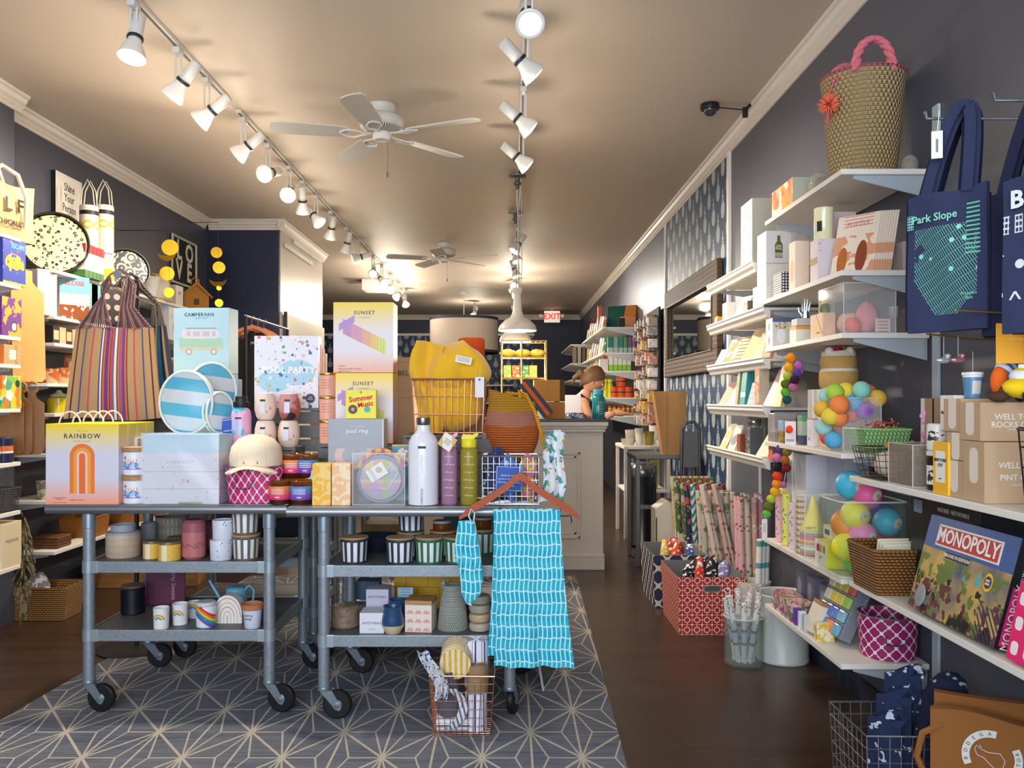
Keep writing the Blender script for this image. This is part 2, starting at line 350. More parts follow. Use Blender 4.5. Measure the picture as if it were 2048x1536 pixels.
def fan(label, x, y, phi):
    t = T('ceiling_fan', label, 'ceiling fan', (x, y, CEIL), phi)
    MB().lathe([(0, -.001), (.085, -.001), (.088, -.02), (.075, -.04), (.07, -.05), (.07, -.055), (.12, -.07), (.135, -.085), (.14, -.11), (.132, -.135), (.10, -.155), (.06, -.165), (0, -.165)], 36).done('motor_housing', M('#d5d5ce', (('(r<.12)*(z<-.137)*(fr(a*7)<.45)', '#6f6a62'),), rough=.35), t)
    MB().lathe([(0, -.165), (.052, -.166), (.055, -.175), (.055, -.2), (.045, -.215), (0, -.217)], 24).done('switch_housing', WM, t)
    for k in range(5):
        A = k*2*pi/5; R_ = Matrix.Rotation(A, 4, 'Z') @ Matrix.Translation((0, 0, -.175)) @ Matrix.Rotation(radians(11), 4, 'X')
        mb = MB(); pts = [(.2, -.055), (.24, -.062), (.6, -.072), (.645, -.06), (.66, -.02), (.66, .02), (.645, .06), (.6, .072), (.24, .062), (.2, .055)]
        mb.prism(pts, 'z', -.004, .004); b = mb.done('blade', M('#cfccc2', rough=.45), t); b.matrix_local = R_
        mb = MB()
        for s_ in (-1, 1): mb.tube([(.06, 0, .0), (.11, .012*s_, -.006), (.16, .04*s_, -.01), (.2, .042*s_, -.008), (.235, .02*s_, -.007), (.25, 0, -.007)], .006, 6)
        b = mb.done('blade_arm', WM, t); b.matrix_local = R_
    MB().cyl((.03, -.02, -.21), (.03, -.02, -.40), .0015, n=5).lathe([(0, -.44), (.006, -.435), (.008, -.42), (.003, -.4)], 8, c=(.03, -.02, 0)).done('pull_chain', M('#8a7d66', metal=.6), t)
fan('white five-blade ceiling fan over the display carts, nearest the shop front', -.775, 5.1, radians(48))
fan('smaller-looking white ceiling fan further back above the counter', XY(888, 9.6), 9.6, radians(50))
def pendant(label, x, y, zb):
    t = T('pendant_lamp', label, 'pendant lamp', (x, y, CEIL-.026))
    MB().lathe([(0, -.0), (.07, -.001), (.068, -.012), (.02, -.018), (.02, -.05), (.028, -.055), (.028, -.075), (.014, -.08), (.014, -.11), (0, -.11)], 20).done('canopy', M('#6f6a60', metal=.5, rough=.4), t)
    z0 = zb-CEIL+.026; MB().cyl((0, 0, -.1), (.01, 0, z0+.33), .005, n=8).tube([(.03, 0, -.06), (.035, 0, (z0)*.6), (.02, 0, z0+.3)], .003, 5).done('cord', M('#b8b2a8'), t)
    MB().lathe([(.012, z0+.345), (.045, z0+.34), (.04, z0+.31), (.028, z0+.29), (.036, z0+.16), (.055, z0+.11), (.10, z0+.085), (.14, z0+.045), (.152, z0+.01), (.152, z0), (.147, z0), (.136, z0+.04), (.098, z0+.078), (.05, z0+.1)], 32).done('shade', M('#dfd6c6', rough=.3), t)
    MB().sph((0, 0, z0+.045), .04, 12).done('bulb', M('#fff0d0', emit=12, ecol='#ffe8c4'), t)
    lamp('pendant_light', 'POINT', (x, y, zb+.0), 38, WARM, shadow_soft_size=.05)
pendant('nearer and upper of two white enamel barn pendants over the counter', XY(1035, 6.6), 6.6, ZY(662, 6.6))
pendant('further and lower of two white enamel barn pendants over the counter', XY(1031, 7.9), 7.9, ZY(683, 7.9))
t = T('drum_lamp', 'huge beige drum pendant lamp with dark bands near the back wall', 'pendant lamp', (XY(928, 14), 14, CEIL))
def ringm(r, z0, z1, tk=.006, n=64): return MB().lathe([(r, z0), (r, z1), (r-tk, z1), (r-tk, z0), (r, z0)], n)
ringm(.57, -1.02, -.46).done('lamp_shade', M('#a2968a', rough=.8), t)
for z0 in (-.47, -1.02): ringm(.576, z0, z0+.045).done('band', M('#232638', rough=.7), t)
MB().cyl((0, 0, 0), (0, 0, -.45), .007).lathe([(0, -.0), (.07, -.002), (.06, -.02), (0, -.022)], 20).done('stem', WM, t)
mb = MB()
for k in range(3): A = k*2*pi/3+.5; mb.cyl((0, 0, -.40), (.568*cos(A), .568*sin(A), -.46), .006, n=6)
mb.done('spider', WM, t)
lamp('drum_uplight', 'SPOT', (XY(928, 14), 14, CEIL-.62), 1500, (.80, .93, 1), rot=(pi, 0, 0), spot_size=radians(125), spot_blend=.9, shadow_soft_size=.2)
# security camera on the right crown
t = T('security_camera', 'black dome security camera on a thin arm near the right wall', 'security camera', (1.225, 5.08, CEIL-.0))
mb = MB().lathe([(0, -.001-.0), (.055, -.001), (.058, -.02), (.055, -.035), (0, -.036)], 24); mb.done('base', M('#141416', rough=.4), t)
MB().lathe([(.042, -.036), (.038, -.055), (.022, -.07), (0, -.074)], 20).done('dome', M('#3b3b40', rough=.08), t)
MB().cyl((.05, 0, -.02), (.21, 0, -.035), .004, n=6).box(.2, .23, -.01, .01, -.08, -.02).tube([(.2, 0, -.05), (.24, -.01, -.01), (.27, -.02, -.005)], .01, 6).done('bracket', M('#18181a'), t)
# exit sign + emergency heads, ac box
t = T('exit_sign', 'white exit sign with red letters hung at the back of the shop', 'exit sign', (XY(1104, 16.5), 16.5, 0))
MB().box(-.155, .155, -.03, .03, ZY(645, 16.5), ZY(622, 16.5), .008).done('housing', M('#e9e0d0', emit=.35), t)
text('EXIT', .165, t, M('#e02a1e', emit=.9, ecol='#ff2a1c'), (0, -.032, ZY(633.5, 16.5)), sx=1.0, bold=.02)
for s_ in (-1, 1): MB().sph((s_*.22, 0, ZY(632, 16.5)), .045, 10).cyl((s_*.15, 0, ZY(632, 16.5)), (s_*.2, 0, ZY(632, 16.5)), .01).done('emergency_light', WHT, t)
MB().cyl((0, 0, ZY(622, 16.5)), (0, 0, CEIL-.001), .008).done('stem', WHT, t)
one('air_vent_box', 'white box fixed to the ceiling above the tall yellow toy boxes', 'vent', MB().box(-.22, .22, -.2, .2, 0, .16, .01), WHT, (XY(757, 12.6), 12.6, CEIL-.161))
# ================= rug =================
def asanoha():
    u = '((y-3.49)/.47)'; v = '((x+.458)/.209)'
    L = []
    for q, w in (('%s/.866025' % v, .024), ('(%s*.866025-%s*.5)/.866025' % (u, v), .019), ('(%s*.866025+%s*.5)/.866025' % (u, v), .019)):
        L.append('(abs(%s-rnd(%s))<%g)' % (q, q, w))
    for p, t_, w in ((u, v, .009), ('(%s*.866025-%s*.5)' % (v, u), '(%s*.866025+%s*.5)' % (u, v), .015), ('(%s*.5+%s*.866025)' % (u, v), '(%s*.5-%s*.866025)' % (v, u), .015)):
        L.append('((abs(%s-rnd(2*%s)*.5)<%g)*(pp(%s+mod(rnd(2*%s),2)*.866025,.866025)<.577))' % (p, p, w, t_, p))
    return 'max(max(max(%s,%s),max(%s,%s)),max(%s,%s))' % tuple(L)
RUG = M('#39404f', (('noise(9,.5,9,1)', '#6a6f7c'), ('ss(.45,.7,noise(1.6,1,2.2,1))*.75', '#1c3152'), ('ss(.3,.7,noise(40,.12,4,1))*.55', '#8c8c8e'), ('%s*.85' % asanoha(), '#c4b9a6')), rough=.95, bump=('noise(120)', .002))
mb = MB(); mb.prism([(-2.12, 2.2), (.40, 2.2), (.50, 6.15), (-1.9, 6.15)], 'z', .001, .006)
one('area_rug', 'blue grey rug with a cream starburst line pattern under the display carts', 'rug', mb, RUG)
# ================= carts =================
STEEL = M('#8f989f', (('noise(25)*.35', '#b0b8bc'), ('ss(.5,.7,vor(90))*.35', '#74828c')), rough=.42, metal=.5)
TOPM = M('#8b8d90', (('noise(14)*.3', '#77797c'),), rough=.35, metal=.8); RUB = M('#121214', rough=.5); SHELFM = M('#707274', (('noise(8)*.5', '#5d5f63'),), rough=.5, metal=.4)
def cart(label, x0, x1, yf, legs, zs=(.86, .62, .337), yb=None, wheel=1):
    yb = yb or yf+.64; t = T('utility_cart', label, 'cart', ((x0+x1)/2, yf, .0065)); ox = (x0+x1)/2; a, b = x0-ox, x1-ox; D = yb-yf
    mb = MB(); r = .016; h = zs[0]
    prof = [(0, h-.001), (-.012, h-.003), (-.018, h-.012), (-.019, h-.026), (-.012, h-.036), (0, h-.037), (.02, h-.034), (.02, h-.004)]
    mb.prism([(p[0]+.018, p[1]) for p in prof], 'x', a, b, True); mb.prism([(D-p[0]-.018, p[1]) for p in prof], 'x', a, b, True)
    mb.box(a, b, .03, D-.03, h-.032, h, 0); mb.done('top_shelf', TOPM, t)
    L = [l-ox for l in legs]
    for z in zs[1:]:
        mb = MB().box(L[0], L[1], .03, D-.03, z-.006, z); mb.done('shelf', SHELFM, t)
        mb = MB()
        for y in (.022, D-.022): mb.box(L[0]+.02, L[1]-.02, y-.006, y+.006, z-.042, z+.004, .002)
        for xx in L: mb.box(xx-.006, xx+.006, .04, D-.04, z-.042, z+.004, .002)
        mb.done('rail', STEEL, t)
        for y in (.035, D-.035):
            for xx in L: MB().lathe([(.024, z-.045), (.027, z-.044), (.027, z+.005), (.024, z+.006)], 16, c=(xx, y, 0)).box(xx+(.0 if xx < 0 else -.045), xx+(.045 if xx < 0 else 0), y-.0215 if y < .1 else y+.009, y-.009 if y < .1 else y+.0215, z-.044, z+.006, .002).done('corner_bracket', M('#a7b3ba', rough=.35, metal=.6), t)
    for y in (.035, D-.035):
        for xx in L:
            lg = MB().cyl((xx, y, .125), (xx, y, h-.037), .0235, n=20).done('leg', STEEL, t)
            MB().lathe([(.022, h-.1), (.026, h-.097), (.026, h-.04), (.022, h-.038)], 20, c=(xx, y, 0)).done('collar', M('#9fb0bb', rough=.3, metal=.7), lg)
            if wheel:
                sg = 1; c = T('caster', '', ''); [c.__delitem__(k) for k in ('label', 'category')]; c.parent = t; c.location = (xx, y, 0); c.rotation_euler = (0, 0, radians(random.uniform(-15, 15)) if not (xx > 0 and 'right-hand' in label and y < .1) else radians(75))
                mb = MB()
                for s_ in (-1, 1): mb.prism([(-.015, .118), (.035, .118), (.075, .05), (.066, .035), (.05, .04)], 'y', s_*.019-.0015, s_*.019+.0015)
                mb.lathe([(0, .116), (.026, .116), (.028, .122), (.026, .13), (0, .131)], 16); mb.done('fork', M('#93a3ad', rough=.35, metal=.7), c)
                mb = MB(); mb.lathe([(.02, -.014), (.052, -.014), (.058, -.008), (.058, .008), (.052, .014), (.02, .014), (.02, -.014)], 28); w = mb.done('wheel', RUB, c); w.location = (.055, 0, .0585); w.rotation_euler = (pi/2, 0, 0)
                w = MB().lathe([(0, -.021), (.012, -.021), (.02, -.015), (.02, .015), (.012, .021), (0, .021)], 14).done('hub', M('#7b8890', metal=.6), c); w.location = (.055, 0, .0585); w.rotation_euler = (pi/2, 0, 0)
    return t
cart('left-hand blue grey steel cart on black casters, under the toy boxes', -1.912, -.915, 3.44, (-1.745, -.995))
cart('right-hand blue grey steel cart on black casters, under the towel hanger', -.895, .12, 3.36, (-.75, .005))
# second pair further back, holding the tall goods
ZT2 = 1.02
cart('dark steel cart behind the left-hand cart, in its shadow', -1.75, -.92, 4.16, (-1.68, -.98), (.86, .5, .25), 4.76)
cart('dark steel cart behind the right-hand cart, in its shadow', -.86, .15, 4.1, (-.8, .1), (.86, .5, .25), 4.7)
# ================= counter =================
CB = M('#cfc5b6', rough=.45)
t = T('counter', 'cream panelled cash counter with a dark top behind the right-hand cart', 'counter', (0, 6.385, 0))
ct = 1.155
MB().box(-1.1, .725, .02, .7, 0, ct-.03).box(-1.1, .735, .0, .7, 0, .09, .004).box(-1.1, .735, .004, .7, .09, .12, .008).box(-1.1, .74, -.01, .7, ct-.10, ct-.075, .004).box(-1.1, .75, -.02, .7, ct-.075, ct-.055, .004).box(-1.1, .76, -.035, .7, ct-.055, ct-.02, .006).done('body', CB, t)
MB().box(-1.12, .765, -.04, .72, ct-.02, ct, .004).done('countertop', M('#2b2724', rough=.3), t)
for x0, x1 in ((-.9, -.35), (-.2, .55)):
    mb = MB(); z0, z1 = .24, .9
    for k in (0, .03):
        for a in ((x0+k, x1-k, z0+k, z0+k+.018), (x0+k, x1-k, z1-k-.018, z1-k), (x0+k, x0+k+.018, z0+k, z1-k), (x1-k-.018, x1-k, z0+k, z1-k)): mb.box(a[0], a[1], .008+k*.2, .022, a[2], a[3], .003)
    mb.done('panel_moulding', CB, t)
# ================= shelving =================
BRK = M('#b9c0c6', rough=.4, metal=.3); SHW = M('#e6e0d6', rough=.45)
def shelf(label, x0, x1, y0, y1, z, side=1, style=0, n=2, name='wall_shelf', t=.02, br=.14):
    """board from wall x1 out to x0; side 1 = right wall, -1 = left wall"""
    o = T(name, label, 'shelf', (0, y0, z)); L = y1-y0
    if style == 0: MB().box(min(x0, x1), max(x0, x1), 0, L, -t, 0, .002).done('board', SHW, o)
    else:
        s = side; MB().box(min(x0, x1), max(x0, x1), 0, L, -.012, 0).done('board', SHW, o)
        P_ = [(0, .012), (-.008, .012), (-.010, .004), (-.004, -.004), (-.004, -.016), (.008, -.03), (.014, -.045), (.03, -.05), (.03, -.012), (.0, -.012)]
        MB().prism([(x0+s*a, b) for a, b in P_], 'y', 0, L).done('moulding', SHW, o)
    for k in range(n):
        yy = .02 + (L-.04)*k/max(1, n-1)
        xw = x1; MB().prism([(xw, -t), (x0+side*.05, -t), (x0+side*.05, -t-.012), (xw, -t-br*.4)], 'y', yy-.004, yy+.004).done('bracket', BRK, o)
    return o
A0, A1 = 3.01, 3.91
ZA = [2.134, 1.769, 1.543, 1.108, .655, .348]
for i, z in enumerate(ZA):
    shelf('white wall shelf on the right, ' + ['topmost, carrying the straw basket', 'second from top, carrying the magazines', 'third from top, carrying clear cases', 'carrying the felt ball strings and green basket', 'carrying the jar of bath balls', 'lowest, carrying the soap tray and magenta tub'][i], 1.2, XR-.012, A0, (A1, 4.09, A1, A1, A1, A1)[i], z, br=.2)
ZC = [1.976, 1.735, 1.495, 1.264, 1.02]
for i, z in enumerate(ZC):
    shelf('white moulded ledge shelf beside the mirror, '+['topmost of five', 'second from top of five', 'middle of five', 'second from bottom of five', 'lowest of five'][i], 1.2, XR-.012, 4.1 if i == 0 else A1+.012, 5.03, z, style=1)
ZB = [1.035, .666]
for i, z in enumerate(ZB): shelf('white wall shelf at the right edge, '+['carrying the brown glass boxes', 'carrying the board games'][i], 1.2, XR-.012, 1.6, 2.94, z, br=.2)
for i, (y, lo, hi) in enumerate(((2.975, .1, 2.35), (3.93, .1, 2.2), (5.05, .6, 2.1), (1.62, .1, 1.6), (2.35, .1, 1.2))):
    one('shelf_upright', 'white slotted wall upright holding the right shelves, '+['by the blue tote bags', 'between the flat shelves and moulded ledges', 'beside the mirror', 'at the right edge of the picture', 'behind the board game'][i], 'shelf upright', MB().box(XR-.011, XR-.001, y-.022, y+.022, lo, hi, .002), M('#b9c4c8', (('(fr(z/.05)<.4)*(abs(y)>.0)*0', '#000000'),), rough=.4))
# left wall
L1 = [2.15, 1.90, 1.63, 1.485, 1.255, .975, .72, .435]
for i, z in enumerate(L1): shelf('white shelf at the left edge, '+['topmost, carrying the canvas bag', 'second from top, under the trivia game', 'third from top', 'fourth from top, under the orange boxes', 'fifth from top, under the patterned puzzle', 'sixth from top, under the striped tins', 'seventh from top, under the dark wire basket', 'lowest, under the cream bag'][i], -2.57, -2.888, 3.3, 4.4, z, side=-1)
L2 = [2.076, 1.80, 1.64, 1.40, 1.22, .98, .70, .40]
for i, z in enumerate(L2): shelf('long white shelf on the left wall, '+['topmost, carrying the leopard tray', 'second from top, carrying photo puzzles', 'third from top, carrying candle boxes', 'fourth from top, carrying woven pots', 'fifth from top, carrying yellow glass', 'sixth from top', 'seventh from top', 'lowest of the stack'][i], -2.69, XL+.012, 4.95, 7.3, z, side=-1, n=3)
# far right shelving
for i, z in enumerate((2.14, 1.846, 1.636, 1.33, 1.12)): shelf('white shelf on the far right wall, '+['topmost', 'second from top', 'third from top', 'fourth from top, under the orange tubes', 'lowest, under the spice jars'][i], 1.08, XR-.012, 9.6, 12.3, z, br=.25, n=3)
for i, z in enumerate((2.18, 1.88, 1.62, 1.35)): shelf('white shelf at the very back of the right wall, '+['topmost', 'second', 'third', 'lowest'][i]+' of four', .98, XR-.012, 13.2, 15.6, z, br=.2, n=2)
# ================= goods on the two display carts =================
ZC0 = .866; Z1 = .627; Z2 = .344                       # cart surfaces (rug included)
def cx(x0, x1, Y): return XY((x0+x1)/2, Y)
def wd(x0, x1, Y): return (x1-x0)*Y/F
def grad(h, a, b, c, e=.35, g=.3):                     # printed colour fade: a on top, b middle, c at the foot
    return M(b, (('ss(%g,%g,z)' % (h*(1-e), h), a), ('1-ss(0,%g,z)' % (h*g), c)), rough=.45)
GLD = M('#c9a24a', rough=.3, metal=.9); CHR = M('#b9bcc0', rough=.25, metal=.9); COP = M('#c98a6a', rough=.3, metal=.9); WOOD = M('#b98a58', (('ss(.4,.7,noise(18,1,1,6))*.6', '#8f6238'),), rough=.5)
BLK = M('#17171a', rough=.45); CLR = clear('#ffffff', .10); CLR2 = clear('#f2f6fa', .2)
def crate(label, x0, x1, y0, y1, z0, z1, col='#6d6c6c'):
    t = T('display_riser', label, 'crate', ((x0+x1)/2, y0, z0)); w = (x1-x0)/2; n = max(2, round((z1-z0)/.065)); h = (z1-z0-.012)/n
    for k in range(n):
        MB().box(-w, w, 0, .012, k*h+.004, (k+1)*h-.004, .002).done('slat', M(col, (('ss(.4,.7,noise(9,2,2,30))*.5', '#4c4a4a'),), rough=.7), t)
    MB().box(-w, w, .0125, y1-y0, z1-z0-.012, z1-z0).box(-w, -w+.012, .0125, y1-y0, 0, z1-z0-.0125).box(w-.012, w, .0125, y1-y0, 0, z1-z0-.0125).done('body', M(col, rough=.7), t)
    return t
crate('grey slatted crate on the left-hand cart, under the patterned puzzle box', -1.15, -.855+.0, 3.86, 4.07, ZC0, 1.262)
crate('low grey slatted crate on the left-hand cart, under the stacked tumblers', -1.15, -.94, 3.665, 3.855, ZC0, 1.09)
crate('grey slatted crate on the right-hand cart, under the stacked yellow toy boxes', -.855, -.47, 3.74, 3.99, ZC0, 1.10)
crate('grey slatted crate on the right-hand cart, under the copper basket of yellow cloth', -.465, -.06, 3.68, 3.99, ZC0, 1.145)
crate('small grey crate on the right-hand cart, under the pool ring box', -.80, -.5, 3.60, 3.735, ZC0, 1.0)
# --- rainbow float boxes
hb = .335; RB = M('#d6d3e0', (('ss(%g,%g,z)' % (hb*.62, hb*.98), '#f8d61e'), ('1-ss(0,%g,z)' % (hb*.33), '#f6a078'),
    ('(ny<-.5)*((abs(x)<.052)*(z>.045)*(z<.20)+(hyp(x,z-.20)<.052)*(z>.199))', '#ef7a35'),
    ('(ny<-.5)*((abs(x)<.036)*(z>.045)*(z<.20)+(hyp(x,z-.20)<.036)*(z>.199))', '#f6a23a'),
    ('(ny<-.5)*((abs(x)<.022)*(z>.045)*(z<.20)+(hyp(x,z-.20)<.022)*(z>.199))', '#f1c8bd'),
    ('(ny<-.5)*((abs(x)<.013)*(z>.045)*(z<.20)+(hyp(x,z-.20)<.013)*(z>.199))', '#ee6f35'),
    ('(abs(z-.028)<.0012)*(abs(x+.095)<.03)+(abs(z-.008)<.001)*(abs(x+.095)<.03)', '#b06a50')), rough=.4)
xb = cx(91, 237, 3.47)
for k in range(4):
    t = carton('toy_box', 'orange arched pool float box, %s' % ('front of a row of four', 'second in the row', 'third in the row', 'last and furthest back in the row')[k], 'toy box', (xb, 3.513+k*.088, ZC0), .303, hb, .084, RB, group='arched pool float boxes',
        texts=[('RAINBOW', .028, 0, .283, '#4a3b3a', dict(sp=1.25, bold=.01)), ('POOL FLOAT', .008, 0, .262, '#8a6a6a', dict(sp=1.6)), ('THE LILO', .007, 0, .305, '#9a8a3a', dict(sp=1.6)), ('RAINBOW', .0065, -.095, .022, '#8a5040'), ('RAINBOW  POOL FLOAT', .0055, -.02, .018, '#8a5040')] if k == 0 else ())
    for s_ in (-1, 1):
        if k == 0 or s_ == 1: MB().tube([(-.045+s_*.02+.045*cos(a)*1.0, s_*.015, hb-.005+.055*sin(a)) for a in [pi*i/12 for i in range(13)]], .0035, 6).done('rope_handle', M('#ded3cc', rough=.8), t)
# --- two lidded candles with a cake print
def cakecandle(label, x, y, z):
    m = M('#e8e8ee', (('(ny<0)*(abs(x+.002)<.033)*(abs(z-.042-.004*sin(x*150))<.012)*(1-.5*(noise(70)>.5))', '#4f86c4'), ('(ny<0)*(fr(x/.011)<.35)*(abs(x)<.03)*(z>.054)*(z<.068)', '#e8a25a'), ('(ny<0)*(hyp(x+.024,z-.074)<.006)', '#d8546a'), ('(ny<0)*(abs(x)<.04)*(abs(z-.027)<.002)', '#8a6ac0')), rough=.3)
    return pot('lidded_candle', label, 'candle', (x, y, z), solid(.048, .048, .098), m, (('lid', solid(.05, .05, .118, .002, .0985), WOOD),))
c0 = cakecandle('white candle with a blue cake print, lower of two beside the float boxes', cx(240, 288, 3.5)+.006, 3.52, ZC0)
cakecandle('white candle with a blue cake print, upper of two beside the float boxes', cx(242, 290, 3.5), 3.522, ZC0+.119)
t = one('crayon_box', 'pale pink box with dotted markings between the float boxes and the white candles', 'box', MB().box(-.04, .04, -.04, .04, 0, .27, .002), M('#ead2cc', (('(fr(z/.012)<.4)*(abs(x)<.006)', '#9a5a6a'),), rough=.5), (cx(240, 274, 3.65)+.012, 3.66, ZC0))
# --- clear-wrapped pastel box set
h = .29; mm = M('#d4d2e0', (('ss(.21,.215,z)', '#a8cfe4'), ('ss(.25,.3,z)', '#8fc3dd'), ('(abs(z-.063)<.0012)+(abs(z-.135)<.0012)', '#8f8aa8'), ('(vor(28)<.12)*(z<.19)', '#9a93a8'), ('(hyp(x-.03,z-.095)<.007)', '#d04a7a'), ('(hyp(x-.012,z-.10)<.005)', '#38a0b0'), ('(abs(z-.004)<.006)*(abs(x-.04)<.05)', '#6a9a5a')), rough=.3)
t = carton('float_gift_box', 'pale blue and lilac boxed float set wrapped in glossy clear film', 'toy box', (cx(287, 441, 3.5), 3.55, ZC0), .318, h, .13, mm, texts=[('CABRIOLET', .017, 0, .175, '#8d8fa8', dict(sp=1.4)), ('INFLATABLE CAR', .007, 0, .155, '#9a9ab0', dict(sp=1.5))])
MB().slab(lambda u, v: (-.163+.326*u, -.0715-.006*sin(pi*v)*sin(pi*u)-.003*sin(9*u+7*v), -.0005+.297*v+.004*sin(pi*u)), 16, 12, .0006).done('clear_wrap', clear('#ffffff', .22, .12), t)
carton('float_gift_box', 'second pale blue float box, just behind the glossy wrapped one', 'toy box', (cx(318, 472, 3.72), 3.70, ZC0), .318, .285, .13, M('#bcd3dc', (('abs(z-.1)<.02', '#d8d0c0'),), rough=.4))
# --- magenta tub with caps
TREL = "min(min(hyp(abs(U)-.17,V),hyp(U,abs(V)-.17)),min(hyp(abs(U2)-.17,V2),hyp(U2,abs(V2)-.17)))<.205"
def trellis(col, per, u, dark='#efe6e6', grd=None):
    e = TREL.replace('U2', '(fr(%s/%g+.5)-.5)' % (u, per)).replace('V2', '(fr(z/%g+.5)-.5)' % per).replace('U', '(fr(%s/%g)-.5)' % (u, per)).replace('V', '(fr(z/%g)-.5)' % per)
    return M(dark, ((e, col),), rough=.5)
def tub(label, loc, r0, r1, h, col, per, sq=(1, .8), rz=0):
    t = T('storage_tub', label, 'tub', loc, rz); MB().lathe([(r0*.9, 0), (r0, .002), (r1, h), (r1-.003, h), (r0-.003, .004), (0, .004)], 48, sq=sq).done('body', trellis(col, per, '(a*%g)' % ((r0+r1)/2)), t)
    MB().tube([((r1+.001)*cos(2*pi*i/40)*sq[0], (r1+.001)*sin(2*pi*i/40)*sq[1], h) for i in range(40)], .0035, 6, True).done('rim_band', M('#8c7f86', metal=.6, rough=.4), t)
    mb = MB(); ry = -(r0+r1)/2*sq[1]; mb.tube([(-.035-.022, ry*.95, h*.66), (-.062+.006, ry-.004, h*.64), (-.058, ry-.016, h*.45), (.0-.02, ry-.02, h*.42), (.012, ry-.016, h*.46), (.014, ry-.004, h*.66)], .0028, 6); mb.done('wire_handle', M('#77727c', metal=.8, rough=.4), t)
    return t
tb = tub('magenta tub with a white trellis print holding cream caps', (cx(450, 555, 3.5), 3.545, ZC0), .105, .122, .155, '#c92a6e', .052, sq=(1, .62))
def cap(label, loc, rz, s, patch):
    t = T('baseball_cap', label, 'cap', loc, rz); m = M('#ead9bf', (('(abs(fr(a/1.0472)-.0)<.015)*(z>.0)', '#d6c09c'),), rough=.85)
    MB().lathe([(.095*s, 0), (.098*s, .03*s), (.09*s, .07*s), (.065*s, .10*s), (.03*s, .115*s), (0, .118*s)], 32, sq=(1.0, 1.12)).sph((0, 0, .118*s), .006*s, 8).done('crown', m, t)
    MB().grid(lambda u, v: Vector(((u-.5)*.19*s*(1-.25*v**3), -(.085+.085*v*sqrt(max(0, 1-(2*u-1)**2*.95)))*s, (.008-.028*(2*u-1)**2-.01*v)*s)), 16, 6).done('brim', m, t)
    if patch: MB().tube([(.024*cos(a)*s, -.1*s-.0, .012*s+.024*sin(a)*s) for a in [pi*i/8 for i in range(9)]], .006*s, 6).done('patch', M('#b06a9a', rough=.8), t)
    return t
cap('cream baseball cap lying brim-forward on top in the magenta tub', (cx(460, 552, 3.5), 3.545, ZC0+.158), .1, 1.12, 1)
cap('cream baseball cap tucked underneath in the magenta tub', (cx(455, 540, 3.5)-.0, 3.55, ZC0+.10), 1.6, .62, 0)
# --- amber three-band candle jars
def amber(label, x, y, z, ca, cb, txt=('GOOD', 'VIBES')):
    t = T('amber_candle_jar', label, 'candle', (x, y, z)); r = .046
    MB().lathe([(0, 0), (r-.003, 0), (r, .004), (r, .098), (r-.003, .1), (r-.005, .098), (r-.005, .085), (0, .085)], 28).done('glass', M('#45200c', (('ss(.07,.1,z)', '#7a4316'),), rough=.12, coat=.5), t)
    MB().lathe([(r+.0006, .02), (r+.0006, .076), (r+.0001, .076), (r+.0001, .02)], 28).done('label', M(ca, (('1-ss(.025,.07,z)', cb), ('(ny<0)*(fr(z/.0075)<.35)*(abs(x)<.026)*(z>.045)*(z<.068)', '#f4e4ea'), ('(abs(z-.031)<.002)*(abs(x)<.009)', '#f4e4ea')), rough=.5), t)
    return t
OR, PK, BL, PU = '#f08a3a', '#e02a70', '#4f8ac8', '#7a3fae'
amber('amber candle jar with orange to pink label, lower left of the four', cx(537, 583, 3.5), 3.50, ZC0, OR, PK)
amber('amber candle jar with blue to purple label, lower right of the four', cx(581, 626, 3.5), 3.495, ZC0, BL, PU)
amber('amber candle jar with orange to pink label, upper left of the four', cx(566, 606, 3.6), 3.60, ZC0+.102, OR, PK)
amber('amber candle jar with blue to purple label, upper right of the four', cx(594, 636, 3.6), 3.597, ZC0+.102, BL, PU)
amber('amber candle jar half hidden under the upper left one', cx(566, 606, 3.6), 3.602, ZC0, OR, PK)
amber('amber candle jar half hidden under the upper right one', cx(594, 636, 3.6), 3.599, ZC0, BL, PU)
for i, (a, b, c1, c2) in enumerate(((626, 663, '#f2b52e', '#f6d27a'), (665, 702, '#f2c08a', '#f7e2c0'))):
    carton('soap_box', ('golden yellow', 'peach')[i]+' swirl-printed carton with a vertical name panel beside the amber jars', 'box', (cx(a, b, 3.45), 3.47, ZC0+.0005), wd(a, b, 3.45), .172, .07, M(c1, (('(sin(noise(14)*30)>.1)*.8', c2),), rough=.4), texts=[('NATURAL', .018, .006*(1-2*i), .095, c1 if i else '#f9e0a0', dict(ry=radians(90)))])
# --- clear case with the plaid pouch
def case(label, loc, w, d, h, rz=0, m=None, open_top=True, t=.004, name='clear_case'):
    o = T(name, label, 'display case', loc, rz); m = m or CLR
    mb = MB(); mb.box(-w/2, w/2, -d/2, -d/2+t, 0, h).box(-w/2, w/2, d/2-t, d/2, 0, h).box(-w/2, -w/2+t, -d/2+t, d/2-t, 0, h).box(w/2-t, w/2, -d/2+t, d/2-t, 0, h).box(-w/2+t, w/2-t, -d/2+t, d/2-t, 0, t); mb.done('panels', m, o)
    mb = MB(); e = .0012
    for X_ in (-w/2, w/2):
        for Y_ in (-d/2, d/2): mb.box(X_-e, X_+e, Y_-e, Y_+e, 0, h)
    for z in (e, h-e):
        for Y_ in (-d/2, d/2): mb.box(-w/2, w/2, Y_-e, Y_+e, z-e, z+e)
        for X_ in (-w/2, w/2): mb.box(X_-e, X_+e, -d/2, d/2, z-e, z+e)
    mb.done('edges', clear('#f4f4f0', .55), o); return o
case('clear acrylic case on the right-hand cart holding the plaid pouch', (cx(704, 812, 3.45), 3.517, ZC0), .215, .15, .215)
